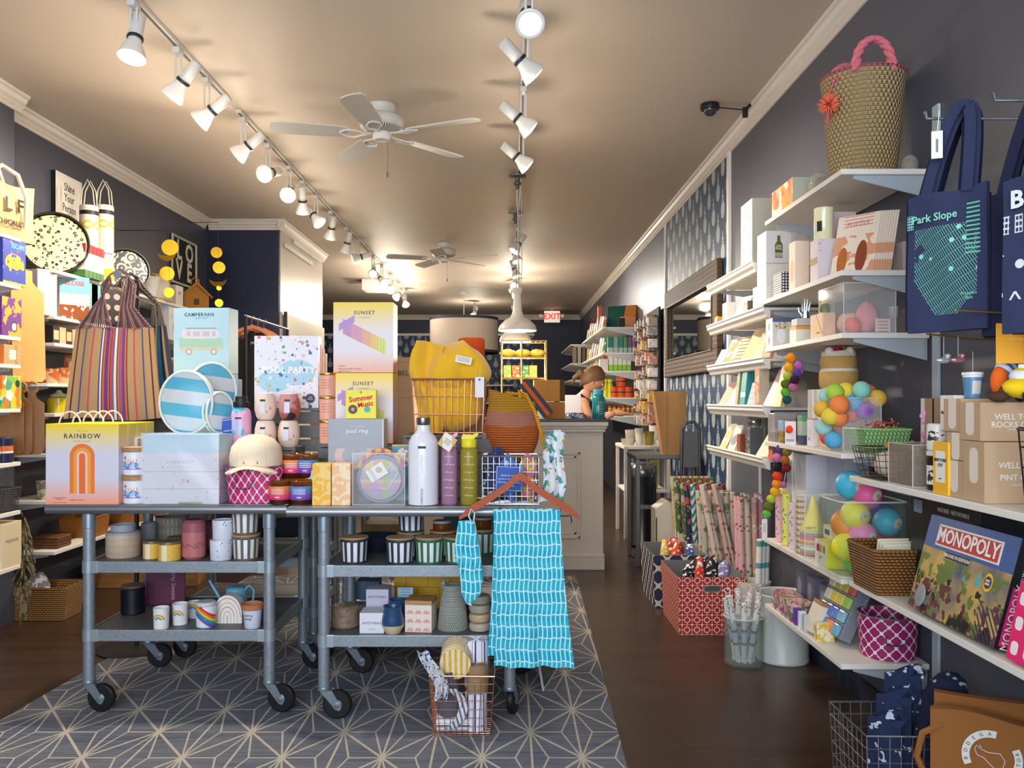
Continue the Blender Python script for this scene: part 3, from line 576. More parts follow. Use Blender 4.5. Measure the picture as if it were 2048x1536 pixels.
PLAID = M('#c9c4cc', (('(fr(x/.072)<.5)*.6', '#e2c840'), ('(fr(y/.08)<.5)*.5', '#7f8fc4'), ('(fr(x/.144+.2)<.25)*(fr(y/.16)<.5)*.7', '#e59a5a'), ('(fr(y/.16+.3)<.22)*.6', '#c48ac0'), ('(fr(x/.144-.1)<.2)*.5', '#9fc27a')), rough=.8)
t = T('plaid_pouch', 'round padded pouch in pastel plaid inside the clear case', 'pouch', (cx(710, 808, 3.5)+.004, 3.525, ZC0+.008))
MB().lathe([(0, -.035), (.06, -.034), (.085, -.025), (.092, 0), (.085, .025), (.06, .034), (0, .035)], 40).done('body', PLAID, t)
t.children[0].rotation_euler = (pi/2, 0, 0); t.children[0].location = (0, 0, .093); t.children[0].data.transform(Matrix.Rotation(0, 4, 'X'))
MB().tube([(.096*cos(a), -.0, .093+.094*sin(a)) for a in [2*pi*i/40 for i in range(40)]], .008, 8, True).done('piping', M('#8e93b8', rough=.8), t)
MB().tube([(.10*cos(a), .0, .10+.112*sin(a)) for a in [pi*(.12+.76*i/16) for i in range(17)]], .011, 8).done('handle', M('#e0b060', (('fr(x/.04)<.4', '#c46a8a'),), rough=.8), t)
g = MB().box(-.04, .04, -.001, .001, -.028, .028, .0005).done('tag', M('#f3f1ee', (('hyp(x-.012,z-.004)<.013', '#c9b6a0'), ('(abs(x+.02)<.008)*(fr(z/.008)<.4)', '#a8a29c')), rough=.5), t); g.location = (-.012, -.045, .125); g.rotation_euler = (0, radians(-32), 0)
MB().tube([(.03, -.045, .14), (.05, -.04, .155), (.075, -.038, .12), (.03, -.042, .05), (.0, -.042, .06)], .0018, 5).done('cord', M('#f0eee8'), t)
# --- canteen, sports bottles
t = T('steel_canteen', 'tall white canteen with a steel cap standing at the front of the right-hand cart', 'bottle', (cx(815, 877, 3.45), 3.465, ZC0))
r = .062; MB().lathe([(0, .004), (r, .004), (r, .235), (r*.97, .262), (r*.8, .285), (r*.52, .30), (r*.46, .31), (r*.46, .33), (0, .33)], 40).done('body', M('#e6e6ee', rough=.25, coat=.3), t)
MB().lathe([(0, 0), (r-.003, 0), (r-.001, .004), (0, .004)], 40).done('foot', M('#7d8088', metal=.8), t)
MB().lathe([(r*.43, .331), (r*.45, .333), (r*.47, .34), (r*.47, .36), (r*.42, .363), (0, .363)], 32).done('cap', M('#8d8a86', rough=.25, metal=.9), t)
MB().box(-.016, .016, -r-.001, -r+.004, .252-.016, .262-.016, .0005).done('badge', BLK, t)
for s_, z, c, k, u in (('CORKCICLE', .06, '#23252c', .012, .03), ('CANTEEN', .17, '#c9c9d4', .017, 0)): text(s_, k, t, c, (0, -r-.0012, z-.02 if c[1] == '2' else z), ry=radians(-90))
def sport(label, a, b, y, colb, colc, tint):
    r = wd(a, b, y)/2*.92; t = T('sports_bottle', label, 'bottle', (cx(a, b, y), y, ZC0))
    MB().lathe([(0, 0), (r-.004, 0), (r, .006), (r, .215), (r*.92, .232), (r*.8, .236), (r*.8, .24)], 28).done('body', clear(colb, .4, .1, tint=tint), t)
    MB().lathe([(r*.86, .238), (r*.88, .24), (r*.88, .268), (r*.8, .272), (0, .272)], 24).done('cap', M(colc, rough=.4), t)
    MB().prism([(-.9*r, .272), (-.7*r, .292), (.4*r, .29), (1.1*r, .30), (1.0*r, .285), (.5*r, .272)], 'y', -.012, .012).done('flip_lid', M(colc, rough=.4), t)
    for k, w in enumerate(('9 AM hello', '11 AM sip sip', '1 PM go on', '3 PM halfway', '5 PM nearly', '7 PM done')): text(w, .0085, t, '#f0e8e8', (0, -r-.0012, .20-k*.032))
    return t
sport('lilac pink clear sports bottle with printed hours beside the white canteen', 881, 916, 3.48, '#dcaccb', '#dfb4d0', '#f0d4e8')
sport('olive yellow clear sports bottle with printed hours and yellow cap', 919, 957, 3.48, '#cfc04e', '#e8d822', '#eee8ac')
t = one('hang_tag', 'cream paper tag on gold card tied to the pink sports bottle', 'tag', MB().box(-.03, .03, -.001, .001, -.03, .03, .0004), M('#efe6d2', (('abs(x+z*.6)>.022', '#d2b268'), ('(abs(x)<.015)*(fr(z/.008)<.35)*(abs(z)<.014)', '#7a746c')), rough=.5), (cx(884, 905, 3.42), 3.425, 1.3-84*3.42/F), ry=radians(35))
# --- wire baskets
def wbasket(name, label, loc, w, d, h, mat, nx=9, nz=5, th=.0022, flare=.0, dip=0, rz=0, gap=.0, parent=None, ny=None):
    t = T(name, label, 'basket', loc, rz); ny = ny or max(3, round(nx*d/w))
    def pt(u, v, z):                                   # around: u, v in -1..1
        k = 1+flare*z/h; return (u*w/2*k, v*d/2*k, z)
    mb = MB()
    mb.tube([pt(*q, h) for q in ((-1, -1), (1, -1), (1, 1), (-1, 1))], th*1.7, 6, True)
    mb.done('rim_wire', mat, t); mb = MB()
    for k in range(1, nz+1):
        z = h*(k-.9)/nz; 
        mb.tube([pt(*q, z) for q in ((-1, -1), (1, -1), (1, 1), (-1, 1))], th*.8, 5, True)
    for i in range(nx+1):
        u = -1+2*i/nx; zt = h*(1-dip*max(0, 1-abs(u)/.7)) if dip else h
        mb.tube([pt(u, -1, zt), pt(u, -1, th), pt(u, 1, th), pt(u, 1, h)], th*.8, 5)
    for i in range(1, ny):
        v = -1+2*i/ny; mb.tube([pt(-1, v, h), pt(-1, v, th), pt(1, v, th), pt(1, v, h)], th*.8, 5)
    mb.done('wire_mesh', mat, t); return t
wbasket('wire_basket', 'chrome wire basket of fabric scarves at the right of the cart', (cx(966, 1076, 3.5), 3.52, ZC0+.001), .232, .17, .20, CHR, 10, 6)
def scarf(label, x, y, z, col, dots, sx=.035, h=.13, seed=0, d=.03):
    mb = MB().sph((0, 0, h/2), 1, 22, (sx, d, h/2)).noise(.02, 22, seed).noise(.006, 60, seed)
    zm = min(v.co.z for v in mb.bm.verts)
    for v in mb.bm.verts: v.co.z -= zm
    return one('folded_scarf', label, 'scarf', mb, M(col, ((dots[0], dots[1]),) if dots else (), rough=.85), (x, y, z))
zb = ZC0+.006
scarf('navy floral scarf bunched in the left of the chrome basket', cx(970, 1000, 3.5), 3.50, zb, '#33365e', ('noise(45)>.62', '#c9c4d8'), .032, .23, 1)
scarf('cornflower blue daisy scarf in the middle of the chrome basket', cx(1000, 1035, 3.5), 3.50, zb, '#5a82cc', ('vor(22)<.25', '#dfe3f2'), .036, .21, 3)
scarf('coral and yellow flowered scarf in the right of the chrome basket', cx(1040, 1072, 3.5), 3.50, zb, '#e0788a', ('=' and 'noise(35)>.55', '#e8c84a'), .034, .20, 5)
scarf('dark blue scarf at the back of the chrome basket', cx(985, 1015, 3.56), 3.565, zb, '#27407c', None, .04, .22, 8)
def sign(label, a, b, y0, y1, Y, ry, zoff=0, col='#2450a8', lines=4, name='price_sign'):
    w, h = wd(a, b, Y), wd(y0, y1, Y); t = T(name, label, 'sign', (cx(a, b, Y), Y, ZY((y0+y1)/2, Y)))
    c = MB().box(-w/2, w/2, -.001, .001, -h/2, h/2).done('card', M(col, (('(max(abs(x)/%g,abs(z)/%g)>.9)*(max(abs(x)/%g,abs(z)/%g)<.93)' % (w/2, h/2, w/2, h/2), '#cdd8f0'),), rough=.5), t)
    for k in range(lines): text(('MADE BY HAND', 'woven in small batches', 'soft cotton from friends', 'of the shop')[k % 4], w*.085, t, '#e8eefc', (0, -.0016, h*(.12-.13*k)))
    t.rotation_euler = (0, ry, 0); return t
sign('blue printed card in the chrome wire basket', 991, 1046, 932, 983, 3.425, radians(2))
sign('tilted blue printed card beside the turquoise trays', 438, 493, 836, 900, 3.72, radians(-8))
# draped towel over the right end of the cart
mb = MB().slab(lambda u, v: (.05*(2*u-1)*(1-.25*v)+.0+.012*sin(v*6), -.03*(1-v)+.012*sin(u*9+v*4), (v)*.29-.02+.02*sin(u*3.1)), 14, 22, .006)
one('floral_cloth', 'white cloth printed with green leaves bunched at the right end of the cart', 'cloth', mb, M('#e0e2e6', (('noise(28)>.56', '#4f9a92'), ('(vor(24)<.2)', '#d9b24a'), ('(noise(60)>.66)', '#2c5c8c')), rough=.85), (cx(1080, 1122, 3.42)-.005, 3.42, ZC0-.065+.09), ry=radians(8))
# --- hanger, towel, mitt
HW = M('#b04600', (('ss(.4,.65,noise(20,1,6,6))*.5', '#8a3a08'),), rough=.45)
Yh = 3.305
t = T('wooden_hanger', 'orange-brown wooden clothes hanger hung at the front right of the cart', 'hanger', (XY(1040, Yh), Yh, ZY(955, Yh)))
pts = [(-.24, -.155), (-.20, -.115), (-.12, -.065), (-.05, -.018), (-.02, .012), (0, .02), (.02, .012), (.05, -.018), (.12, -.065), (.20, -.115), (.237, -.155)]
up = [(x, z+.0) for x, z in pts]; lo = [(x, z-(.032 if abs(x) < .23 else .012)) for x, z in pts][::-1]
MB().prism(up+lo, 'y', -.008, .008).done('body', HW, t)
MB().tube([(0, 0, .02), (0, 0, .05), (.005, .0, .062), (.016, 0, .065), (.024, .0, .055), (.022, 0, .045)], .0022, 6).done('hook', CHR, t)
MB().cyl((-.055, 0, -.158), (.19, 0, -.152), .003, n=8).tube([(.19, 0, -.152), (.2, -.002, -.15), (.205, -.002, -.175), (.198, -.002, -.178)], .0025, 6).tube([(-.055, 0, -.158), (-.07, 0, -.15), (-.08, 0, -.115)], .0022, 6).tube([(.15, 0, -.154), (.16, 0, -.13), (.16, 0, -.09)], .0022, 6).done('bar', M('#3b3b44', metal=.8, rough=.35), t)
TEAL = lambda u='x': M('#bfeaf0', (('(abs(fr(%s/.018+.13*sin(z*55))-.5)<.36)*(abs(fr(z/.046+.07*sin(%s*38)+.04*sin(floor(%s/.018)*2.3))-.5)<.44)' % (u, u, u), '#18a9c4'), ('(abs(fr(%s/.018+.13*sin(z*55))-.5)<.36)*(abs(fr(z/.046+.07*sin(%s*38)+.04*sin(floor(%s/.018)*2.3))-.5)<.44)*(fr(z/.08)<.5)*.35' % (u, u, u), '#3cc6d2')), rough=.9)
def tw(u, v, flare=1):                                 # u across, v down
    x = -.128+.252*u; k = (1+.26*v*v); y = .012*sin(u*11+1)*v+.01*sin(u*23)*v*v; return (x*k+.024*v-.0, y, -.620*v)
t = T('tea_towel', 'turquoise and white dashed tea towel hanging from the wooden hanger', 'towel', (XY(1057, Yh), Yh-.014, ZY(1019, Yh)))
MB().slab(lambda u, v: tw(u, v), 40, 36, .004).done('front_layer', TEAL(), t)
MB().slab(lambda u, v: (lambda p: (p[0]*.94-.018-.018*v, p[1]+.022+.01*v, p[2]*.955+.002))(tw(u, v)), 30, 30, .004).done('back_layer', TEAL(), t)
mb = MB(); mitt = [(-.03, 0), (.038, .004), (.052, -.08), (.062, -.17), (.068, -.24), (.06, -.30), (.03, -.325), (-.005, -.315), (-.022, -.28), (-.024, -.2), (-.04, -.16), (-.045, -.1), (-.034, -.06)]
n = len(mitt); 
t = T('oven_mitt', 'turquoise and white dashed oven mitt hanging at the left end of the hanger', 'oven mitt', (XY(932, Yh-.03), Yh-.035, ZY(1040, Yh)))
def mitf(u, v): # cross-section ellipse swept down
    z = -.325*v; import bisect
    L = [(-.03, 0), (-.036, .12), (-.045, .28), (-.043, .42), (-.028, .55), (-.022, .7), (-.018, .85), (.0, .96), (.022, 1)]; R = [(.036, 0), (.05, .25), (.062, .5), (.068, .72), (.062, .88), (.045, .96), (.024, 1)]
    def it(T_):
        for (a, p), (b, q) in zip(T_, T_[1:]):
            if v <= q: return a+(b-a)*(v-p)/(q-p)
        return T_[-1][0]
    l, r = it(L), it(R); a = 2*pi*u; return Vector(((l+r)/2+(r-l)/2*cos(a), (.018*sqrt(max(.0, 1-v**6))+.002)*sin(a), z+.01*v*cos(a)))
MB().grid(mitf, 32, 24, wrap=True).done('body', TEAL(), t)
MB().tube([(-.03, -.012, -.02), (.0, -.021, -.05), (-.02, -.022, -.12), (-.018, -.022, -.2)], .006, 6).tube([(.0, -.02, -.06), (.01, -.022, -.12), (.035, -.022, -.2)], .006, 6).done('ties', TEAL(), t)
MB().tube([(.03, 0, .0), (.034, .01, .03), (.02, .02, .045), (.01, .01, .02), (.02, 0, .0)], .003, 5).done('loop', M('#bfeaf0', rough=.9), t)
# --- copper floor basket with rolled towels
B = (cx(868, 985, 3.3), 3.31, .0075)
wbasket('floor_basket', 'copper wire basket of rolled kitchen towels on the rug in front of the cart', B, .215, .2, .235, COP, 10, 7, .002, flare=.16, dip=.35)
def roll(label, loc, r, L, mat, rx=0, ry=0, n=1, name='rolled_towel', hollow=1):
    mb = MB(); N = 90; sp = [((r*(.22+.78*i/N))*cos(i*.38), (r*(.22+.78*i/N))*sin(i*.38)) for i in range(N+1)]; th = r*.05
    mb.grid(lambda u, v: Vector((sp[round(u*N)][0], sp[round(u*N)][1], v*L)), N, 4)
    mb.lathe([(0, .004), (r*.96, .004), (r*.99, .0), (r*.99, L*.995), (r*.9, L*.97), (r*.3, L*.965), (0, L*.96)], 28)
    return one(name, label, 'towel', mb, mat, loc, rx=rx, ry=ry)
STR = M('#e6e4ea', (('(fr(a*1.2)<.16)+(fr(a*1.2+.28)<.05)', '#2a3c82'),), rough=.9)
roll('white towel roll with navy stripes standing upright at the right of the copper basket', (B[0]+.05, B[1]+.03, .16), .048, .185, STR)
roll('white towel roll with navy stripes at the front right of the copper basket', (B[0]+.052, B[1]-.05, .02), .044, .14, STR)
roll('oatmeal towel roll standing under the striped one in the copper basket', (B[0]+.055, B[1]-.038, .165), .042, .10, M('#9a7f60', (('fr(z/.01)<.2', '#8a7054'),), rough=.95))
roll('yellow checked towel roll lying on top of the copper basket', (B[0]-.028, B[1]-.075, .275), .062, .12, M('#e6dcc4', (('(fr((x+z)/.022)<.5)*(fr((x-z)/.022+.3)<.6)', '#dfb23a'),), rough=.9), rx=radians(-80))
roll('dark grey towel roll slumped at the left of the copper basket', (B[0]-.05, B[1]-.03, .07), .05, .17, M('#5a5d66', rough=.95), ry=radians(-8))
mb = MB().slab(lambda u, v: ((u-.5)*.05+.02*sin(v*5)-.045*v, -.02*sin(u*8+v*5)-.03*v, .19*v), 8, 24, .004)
one('printed_cloth', 'white cloth with blue lettering spilling over the left side of the copper basket', 'cloth', mb, M('#dfe0e4', (('noise(70)>.58', '#3a4f86'),), rough=.9), (B[0]-.082, B[1]-.115, .155))
mb = MB().slab(lambda u, v: (.05*sin(v*3.0)+(u-.5)*.035, -.01*sin(v*7), .155*v), 8, 24, .005)
one('looped_cloth', 'grey and white cloth looped down the front of the copper basket', 'cloth', mb, M('#c9ccd2', (('fr((x+z*.3)/.018)<.4', '#5a6070'),), rough=.9), (B[0]-.045, B[1]-.112, .04))
roll('white towel roll with blue stripes lying flat on the bottom of the copper basket', (B[0]-.1, B[1]-.055, .042), .033, .18, STR, ry=pi/2)
# --- campervan boxes
cv = M('#a9c9d6', (('1-ss(.0,.2,z)', '#b6d8dc'), ('(ny<-.5)*(abs(x)<.105)*(abs(z-.145)<.022)', '#9fc4b0'), ('(ny<-.5)*(abs(x-.0)<.105)*(abs(z-.118)<.008)', '#c8c0a8'),
    ('(ny<-.5)*(abs(x+.005)<.092-abs(z-.19)*.5)*(abs(z-.187)<.022)', '#d2cbd2'), ('(ny<-.5)*(abs(x)<.075)*(abs(z-.213)<.004)', '#88aca8'), ('(ny<-.5)*(abs(fr(x/.046)-.5)<.38)*(abs(z-.188)<.012)*(abs(x)<.07)', '#b9b4c4'), ('(ny<-.5)*(hyp(abs(x)-.06,z-.103)<.017)', '#b8a8a0'), ('(ny<-.5)*(hyp(abs(x)-.06,z-.103)<.008)', '#dcd6d6')), rough=.4)
for k, z in enumerate((1.425, 1.145)):
    carton('toy_box', ('pale blue box printed with a faded campervan float, on top of its stack', 'pale blue campervan float box underneath, mostly hidden by round trays')[k], 'toy box', (cx(352, 464, 3.97), 4.0, z-.0+k*0), .268, .31 if k == 0 else .279, .115, cv, texts=[('CAMPERVAN', .0215, -.01, .278, '#33506a', dict(sp=1.2, bold=.012)), ('FOAM FLOAT', .007, 0, .262, '#6a8aa0', dict(sp=1.5))] if k == 0 else (), rz=radians(-3))
carton('toy_box', 'grey blue box at the bottom of the campervan stack', 'toy box', (cx(352, 464, 3.97), 4.0, ZC0), .268, .278, .115, M('#8fa9c0', rough=.5), rz=radians(-3))
carton('toy_box', 'slim grey blue box leaning beside the campervan stack', 'toy box', (cx(440, 476, 3.86), 3.88, ZC0), .09, .53, .06, M('#8c9fb8', rough=.5))
# --- round striped trays
TQ = M('#cfd4d8', (('fr((z+x*.12)/.115+.35)<.48', '#5fb4cf'),), rough=.35)
for k, (px, py, Y, rx_, rz_, lab) in enumerate(((374, 805, 3.68, .10, 0, 'large round turquoise and white striped beach bag with pale piping, in front'), (424, 781, 3.80, .115, .6, 'round turquoise and white striped beach bag turned sideways behind the first'), (437, 825, 3.72, .09, 1.05, 'small round turquoise beach bag edge-on at the right'))):
    R_ = (.138, .125, .09)[k]; t = T('round_beach_bag', lab, 'bag', (XY(px, Y), Y, ZY(py, Y)-R_), rz_)
    b = MB().lathe([(0, -.016), (R_*.9, -.013), (R_-.004, -.006), (R_-.004, .006), (R_*.9, .013), (0, .016)], 44).done('face', None or TQ, t)
    b.data.transform(Matrix.Translation((0, 0, R_)) @ Matrix.Rotation(pi/2, 4, 'X') @ Matrix.Scale(.84, 4, (1, 0, 0)))
    MB().tube([(.84*R_*cos(a), -.012*s_, R_+R_*sin(a)) for s_ in (1, ) for a in [2*pi*i/48 for i in range(48)]], .0055, 8, True).tube([(.84*R_*cos(a), .012, R_+R_*sin(a)) for a in [2*pi*i/48 for i in range(48)]], .0055, 8, True).done('piping', M('#dfe4dc', rough=.5), t)
# supports for the bags and canteen
one('plain_carton', 'plain pale carton hidden under the round striped bags', 'box', MB().box(-.12, .12, -.1, .1, 0, .145, .002), M('#9fb4c4', rough=.6), (XY(395, 3.76), 3.79, ZC0))
# --- marbled canteen
t = T('steel_canteen', 'marbled pink and blue canteen with a black cap beside the puzzle box', 'bottle', (cx(462, 503, 3.75), 3.75, ZC0)); r = .045
MB().lathe([(0, 0), (r, .003), (r, .36), (r*.9, .385), (r*.62, .40), (0, .40)], 32).done('body', M('#a9b8d8', (('ss(.42,.52,noise(9))', '#e0a8c8'), ('ss(.56,.6,noise(12))', '#58b4c8')), rough=.3), t)
MB().lathe([(0, .401), (r*.75, .401), (r*.78, .405), (r*.78, .425), (r*.6, .428), (r*.6, .447), (r*.5, .452), (0, .452)], 24).done('cap', BLK, t)
MB().box(-.014, .014, -r-.001, -r+.003, .35, .357).done('badge', BLK, t)
# --- puzzle box
pz = M('#e4e2ea', (('(hyp((x-.045)/.09,(z-.165)/.06)<1)', '#a4cde0'), ('(hyp((x+.055)/.08,(z-.125)/.05)<1)', '#a4cde0'), ('(vor(36)<.30)', '=vid(36) #3a5a9c #e0a848 #e4e2ea #d0586a #5a9a8a #e4e2ea #e8b0a0 #7a4a5a'), ('(noise(60)>.66)*.7', '#3a4a6a')), rough=.35)
t = carton('puzzle_box', 'white puzzle box scattered with small drawings around a blue pool', 'puzzle', (cx(502, 632, 3.83), 3.915, 1.2625), .297, .335, .075, pz, texts=[('POOL PARTY', .042, .01, .175, '#f4f6fa', dict(bold=.03)), ('500 pieces', .008, .112, .045, '#eeeeee')])
g = MB().lathe([(0, 0), (.022, 0), (.022, .0015), (0, .0015)], 24).done('round_sticker', M('#3a3c48', rough=.4), t); g.rotation_euler = (pi/2, 0, 0); g.location = (.112, -.0385, .045)
text('1000\nPIECES', .009, t, '#e8e8e8', (.112, -.0405, .045))
for k in range(3): carton('peach_gift_box', 'peach printed box standing on edge just right of the puzzle box, '+('nearest', 'middle', 'furthest')[k]+' of three', 'box', (XY(642+k*3, 3.99)+.002, 3.965+k*.037, 1.2625) if 0 else (XY(641+k*2, 4.02)+.0, 3.985+k*.032-.05, 1.1025 if k else 1.1025), .05, .46-.02*k, .028, M('#efc2a4', (('noise(30)>.58', '#c98a7a'),), rough=.5))
# --- tumblers
def tumb(label, x, y, z, m):
    t = T('stemless_tumbler', label, 'tumbler', (x, y, z)); MB().lathe([(0, 0), (.03, 0), (.04, .012), (.048, .045), (.047, .08), (.039, .112), (0, .112)], 30).done('body', m, t)
    MB().lathe([(0, .1125), (.036, .1125), (.036, .117), (.02, .12), (0, .12)], 24).done('lid', M('#e6dcd2', rough=.35), t); MB().box(-.011, .011, -.05, -.044, .082, .09).done('badge', BLK, t); MB().box(-.012, .012, -.0515, -.047, .03, .078, .001).done('care_label', M('#d9dce6', rough=.4), t); return t
CRM = M('#e8cfc0', (('vor(38)<.22', '=vid(38) #d07a7a #e8cfc0 #8a9a8a #e0b070 #a87a9a'),), rough=.4); TERR = M('#c98a8a', (('ss(.45,.5,noise(14))', '#b05a4a'), ('ss(.58,.6,noise(10))', '#2f2a30')), rough=.4)
tumb('cream speckled tumbler, upper left of the stacked four', cx(506, 546, 3.68), 3.72, 1.0905+.122, CRM)
tumb('terracotta and black tumbler, upper right of the stacked four', cx(553, 597, 3.68), 3.72, 1.0905+.122, TERR)
tumb('cream speckled tumbler, lower left of the stacked four', cx(506, 546, 3.68), 3.72, 1.0905, CRM)
tumb('cream speckled tumbler, lower right of the stacked four', cx(551, 595, 3.68), 3.72, 1.0905, CRM)
def bagpk(label, a, b, y0, y1, Y, m, z=None):
    w, h = wd(a, b, Y), wd(y0, y1, Y); return one('film_packet', label, 'packet', MB().slab(lambda u, v: ((u-.5)*w, -.012*sin(pi*u)*sin(pi*v)-.002*sin(20*v), h*v), 10, 10, .012), m, (cx(a, b, Y), Y, z if z is not None else ZY(y1, Y)))
bagpk('clear zip packet of pastel card sheets in front of the peach tins', 612, 655, 863, 925, 3.56, M('#cfd8ea', (('(noise(30)>.5)*(z<.09)', '#e0a0b8'), ('(noise(25)>.58)', '#7fb0d8'), ('z>.115', '#e8e8ee')), rough=.25), z=ZC0)
one('film_support', 'clear acrylic block behind the amber jars', 'display case', MB().box(-.03, .03, -.03, .03, 0, .17, .001), CLR2, (cx(596, 612, 3.7)+.004, 3.555+.13, ZC0))
# --- peach candle tins with gold lids
def tin(label, x, y, z, r, h, m, lid=GLD, name='candle_tin', lh=.01):
    t = T(name, label, 'candle', (x, y, z)); MB().lathe(solid(r, r, h-lh), 28).done('body', m, t); MB().lathe(solid(r+.0015, r+.0015, h, .002, h-lh+.0003), 28).done('lid', lid, t); return t
PEA = M('#efab94', (('(ny<0)*(fr(z/.012)<.25)*(abs(x)<.02)*(z>.03)*(z<.075)', '#c47a64'),), rough=.4)
for k in range(3): tin('peach candle tin with gold lid beside the lower yellow toy box, '+('bottom', 'middle', 'top')[k]+' of three', cx(640, 674, 3.8)-.002, 3.80, 1.1005+k*.108, .038, .107, PEA)
# --- sunset boxes
def sunset(k):
    h = .32
    e = '(ny<-.5)*(abs((x+.0)*.5+(z-.165)-.0)<.034)*(abs(x-.005)<.098)'
    return M('#e8dfe4', (('ss(.18,.31,z)', '#f8d648'), ('1-ss(0,.1,z)', '#f3b08e'), (e, '#c98ab8'), (e+'*ss(-.06,-.05,x)', '#d99ab0'), (e+'*ss(-.01,0,x)', '#e8ae8a'), (e+'*ss(.03,.04,x)', '#ecc860'), (e+'*ss(.06,.07,x)', '#d8de6a'), (e+'*(fr((x)/.013)<.2)*.5', '#b88a9a'), ('(ny<-.5)*(abs((x+.075)*-.55+(z-.225))<.016)*(abs(x+.075)<.036)', '#b48ad0')), rough=.42)
for k, z in enumerate((1.424, 1.1025)):
    carton('toy_box', ('yellow to peach lounger float box on top, its purple to lime mat fully showing', 'yellow to peach lounger float box underneath, behind the small yellow game box')[k], 'toy box', (cx(672, 790, 3.85)-(.006 if k else 0), 3.865, z), .272+(.01 if k else 0), .32, .15, sunset(k), texts=[('SUNSET', .023, .005, .272, '#4a4030', dict(sp=1.25, bold=.01)), ('LOUNGER', .008, .005, .25, '#8a7a5a', dict(sp=1.5)), ('SUNSET', .009, -.112, .03, '#8a5a48', dict(al='LEFT')), ('foam pool lounger  soft float', .009, -.112, .018, '#8a5a48', dict(al='LEFT')), ('ages 14 and up', .009, -.112, .007, '#8a5a48', dict(al='LEFT'))])
t = carton('game_box', 'small bright yellow game box with red wavy lettering and records', 'game', (cx(692, 753, 3.66), 3.665, 1.219), .134, .125, .03, M('#f0e020', (('hyp(x+.035,z-.04)<.02', '#2a2a40'), ('hyp(x+.035,z-.04)<.008', '#e0913a'), ('hyp(x-.028,z-.04)<.014', '#3cb0a0'), ('hyp(x,z-.115)<.005', '#2a9a5a')), rough=.4), texts=[('Summer', .031, .0, .088, '#d8203a', dict(bold=.03, ry=radians(-8))), ('Music', .03, .02, .062, '#d8203a', dict(bold=.03, ry=radians(-8)))])
t = carton('ring_box', 'grey marbled box with a faint pink ring and white lettering, below the yellow game box', 'toy box', (cx(658, 768, 3.62), 3.66, 1.001), .24, .217, .11, M('#a9adb4', (('noise(7,1,1,3)*.6', '#8f949c'), ('(ny<-.5)*(abs(hyp(x/.075,(z-.06)/.055)-1)<.22)*(z<.09)', '#d8b8b4'), ('x>.115', '#e8dfd4')), rough=.4), texts=[('the original', .011, .005, .186, '#e8e4e4', dict(sp=1.3)), ('pool ring', .026, .005, .165, '#eeeaea', dict(bold=.012))])
carton('tin_box', 'teal candle box with an oval portrait beside the white canteen', 'box', (cx(786, 829, 3.66)+.012, 3.70, 1.001+.0), .095, .155, .06, M('#3f8fa0', (('(ny<-.5)*(hyp(x/.03,(z-.085)/.045)<1)', '#e8cdb8'), ('(ny<-.5)*(hyp(x/.03,(z-.085)/.045)<1)*(noise(60)>.55)', '#8a5a3a'), ('z>.145', '#c9a05a')), rough=.4)) if 0 else carton('tin_box', 'teal candle box with an oval portrait beside the white canteen', 'box', (cx(786, 829, 3.62), 3.62, ZC0), .095, .242, .06, M('#3f8fa0', (('(ny<-.5)*(hyp(x/.03,(z-.185)/.042)<1)', '#e8cdb8'), ('(ny<-.5)*(hyp(x/.03,(z-.185)/.042)<1)*(noise(60)>.55)', '#8a5a3a'), ('z>.235', '#c9a05a')), rough=.4))
# --- copper basket of yellow fleece
Yb = 3.84; t = wbasket('wire_basket', 'copper wire basket stuffed with yellow fleece, high on the right-hand cart', (cx(834, 968, Yb), Yb, 1.1465), .30, .24, .245, COP, 11, 3, .0032, flare=.08)
YEL = M('#f2bc22', (('noise(6)*.3', '#e2a818'),), rough=.95, sheen=.5, bump=('noise(90)', .002))
def heap(label, loc, q, mat, name, cat, seed, amp=.03, n=44, parts=()):
    t = T(name, label, cat, loc); mb = MB().sph((0, 0, q[2]), 1, n, q)
    for v in mb.bm.verts:
        p = v.co; f = abs(sin(p.x*17+seed)*.5+sin(p.z*9+p.x*14+seed*2)*.5); v.co = p*(1+.0)+Vector((p.x, p.y, 0)).normalized()*(f-.5)*amp if Vector((p.x, p.y, 0)).length > 1e-5 else p
    mb.noise(amp*.7, 9, seed).noise(amp*.2, 30, seed); zm = min(v.co.z for v in mb.bm.verts)
    for v in mb.bm.verts: v.co.z -= zm
    mb.done('body', mat, t); return t
t = heap('yellow fleece blanket spilling out of the copper basket', (cx(840, 965, Yb), Yb, 1.152), (.15, .11, .14), YEL, 'fleece_blanket', 'blanket', 2, .02)
mb = MB().sph((0, 0, .0), 1, 40, (.155, .11, .115))
for v in mb.bm.verts: v.co += Vector((.02*sin(v.co.z*30)+.012*sin(v.co.x*40+1), .015*sin(v.co.x*35+v.co.z*20), .014*sin(v.co.x*26)+(-.30*max(0, v.co.x-.03))))
for v in mb.bm.verts: v.co += Vector((.015, -.02, .30))
mb.noise(.012, 12, 4).done('upper_fold', YEL, t)
mb = MB().slab(lambda u, v: (-.165+.13*u+.02*sin(v*7), -.085+.025*sin(u*6+v*5), .0+.42*v-.03*u*v-.10*(1-u)*0), 18, 26, .018); mb.noise(.010, 14, 6).done('hanging_fold', YEL, t)
g = MB().box(-.036, .036, -.001, .001, -.016, .016).done('care_label', M('#efece2', (('(abs(x)<.028)*(fr(z/.007)<.4)*(abs(z)<.011)', '#9a958a'),), rough=.6), t); g.location = (.065, -.15, .325); g.rotation_euler = (0, radians(12), 0)
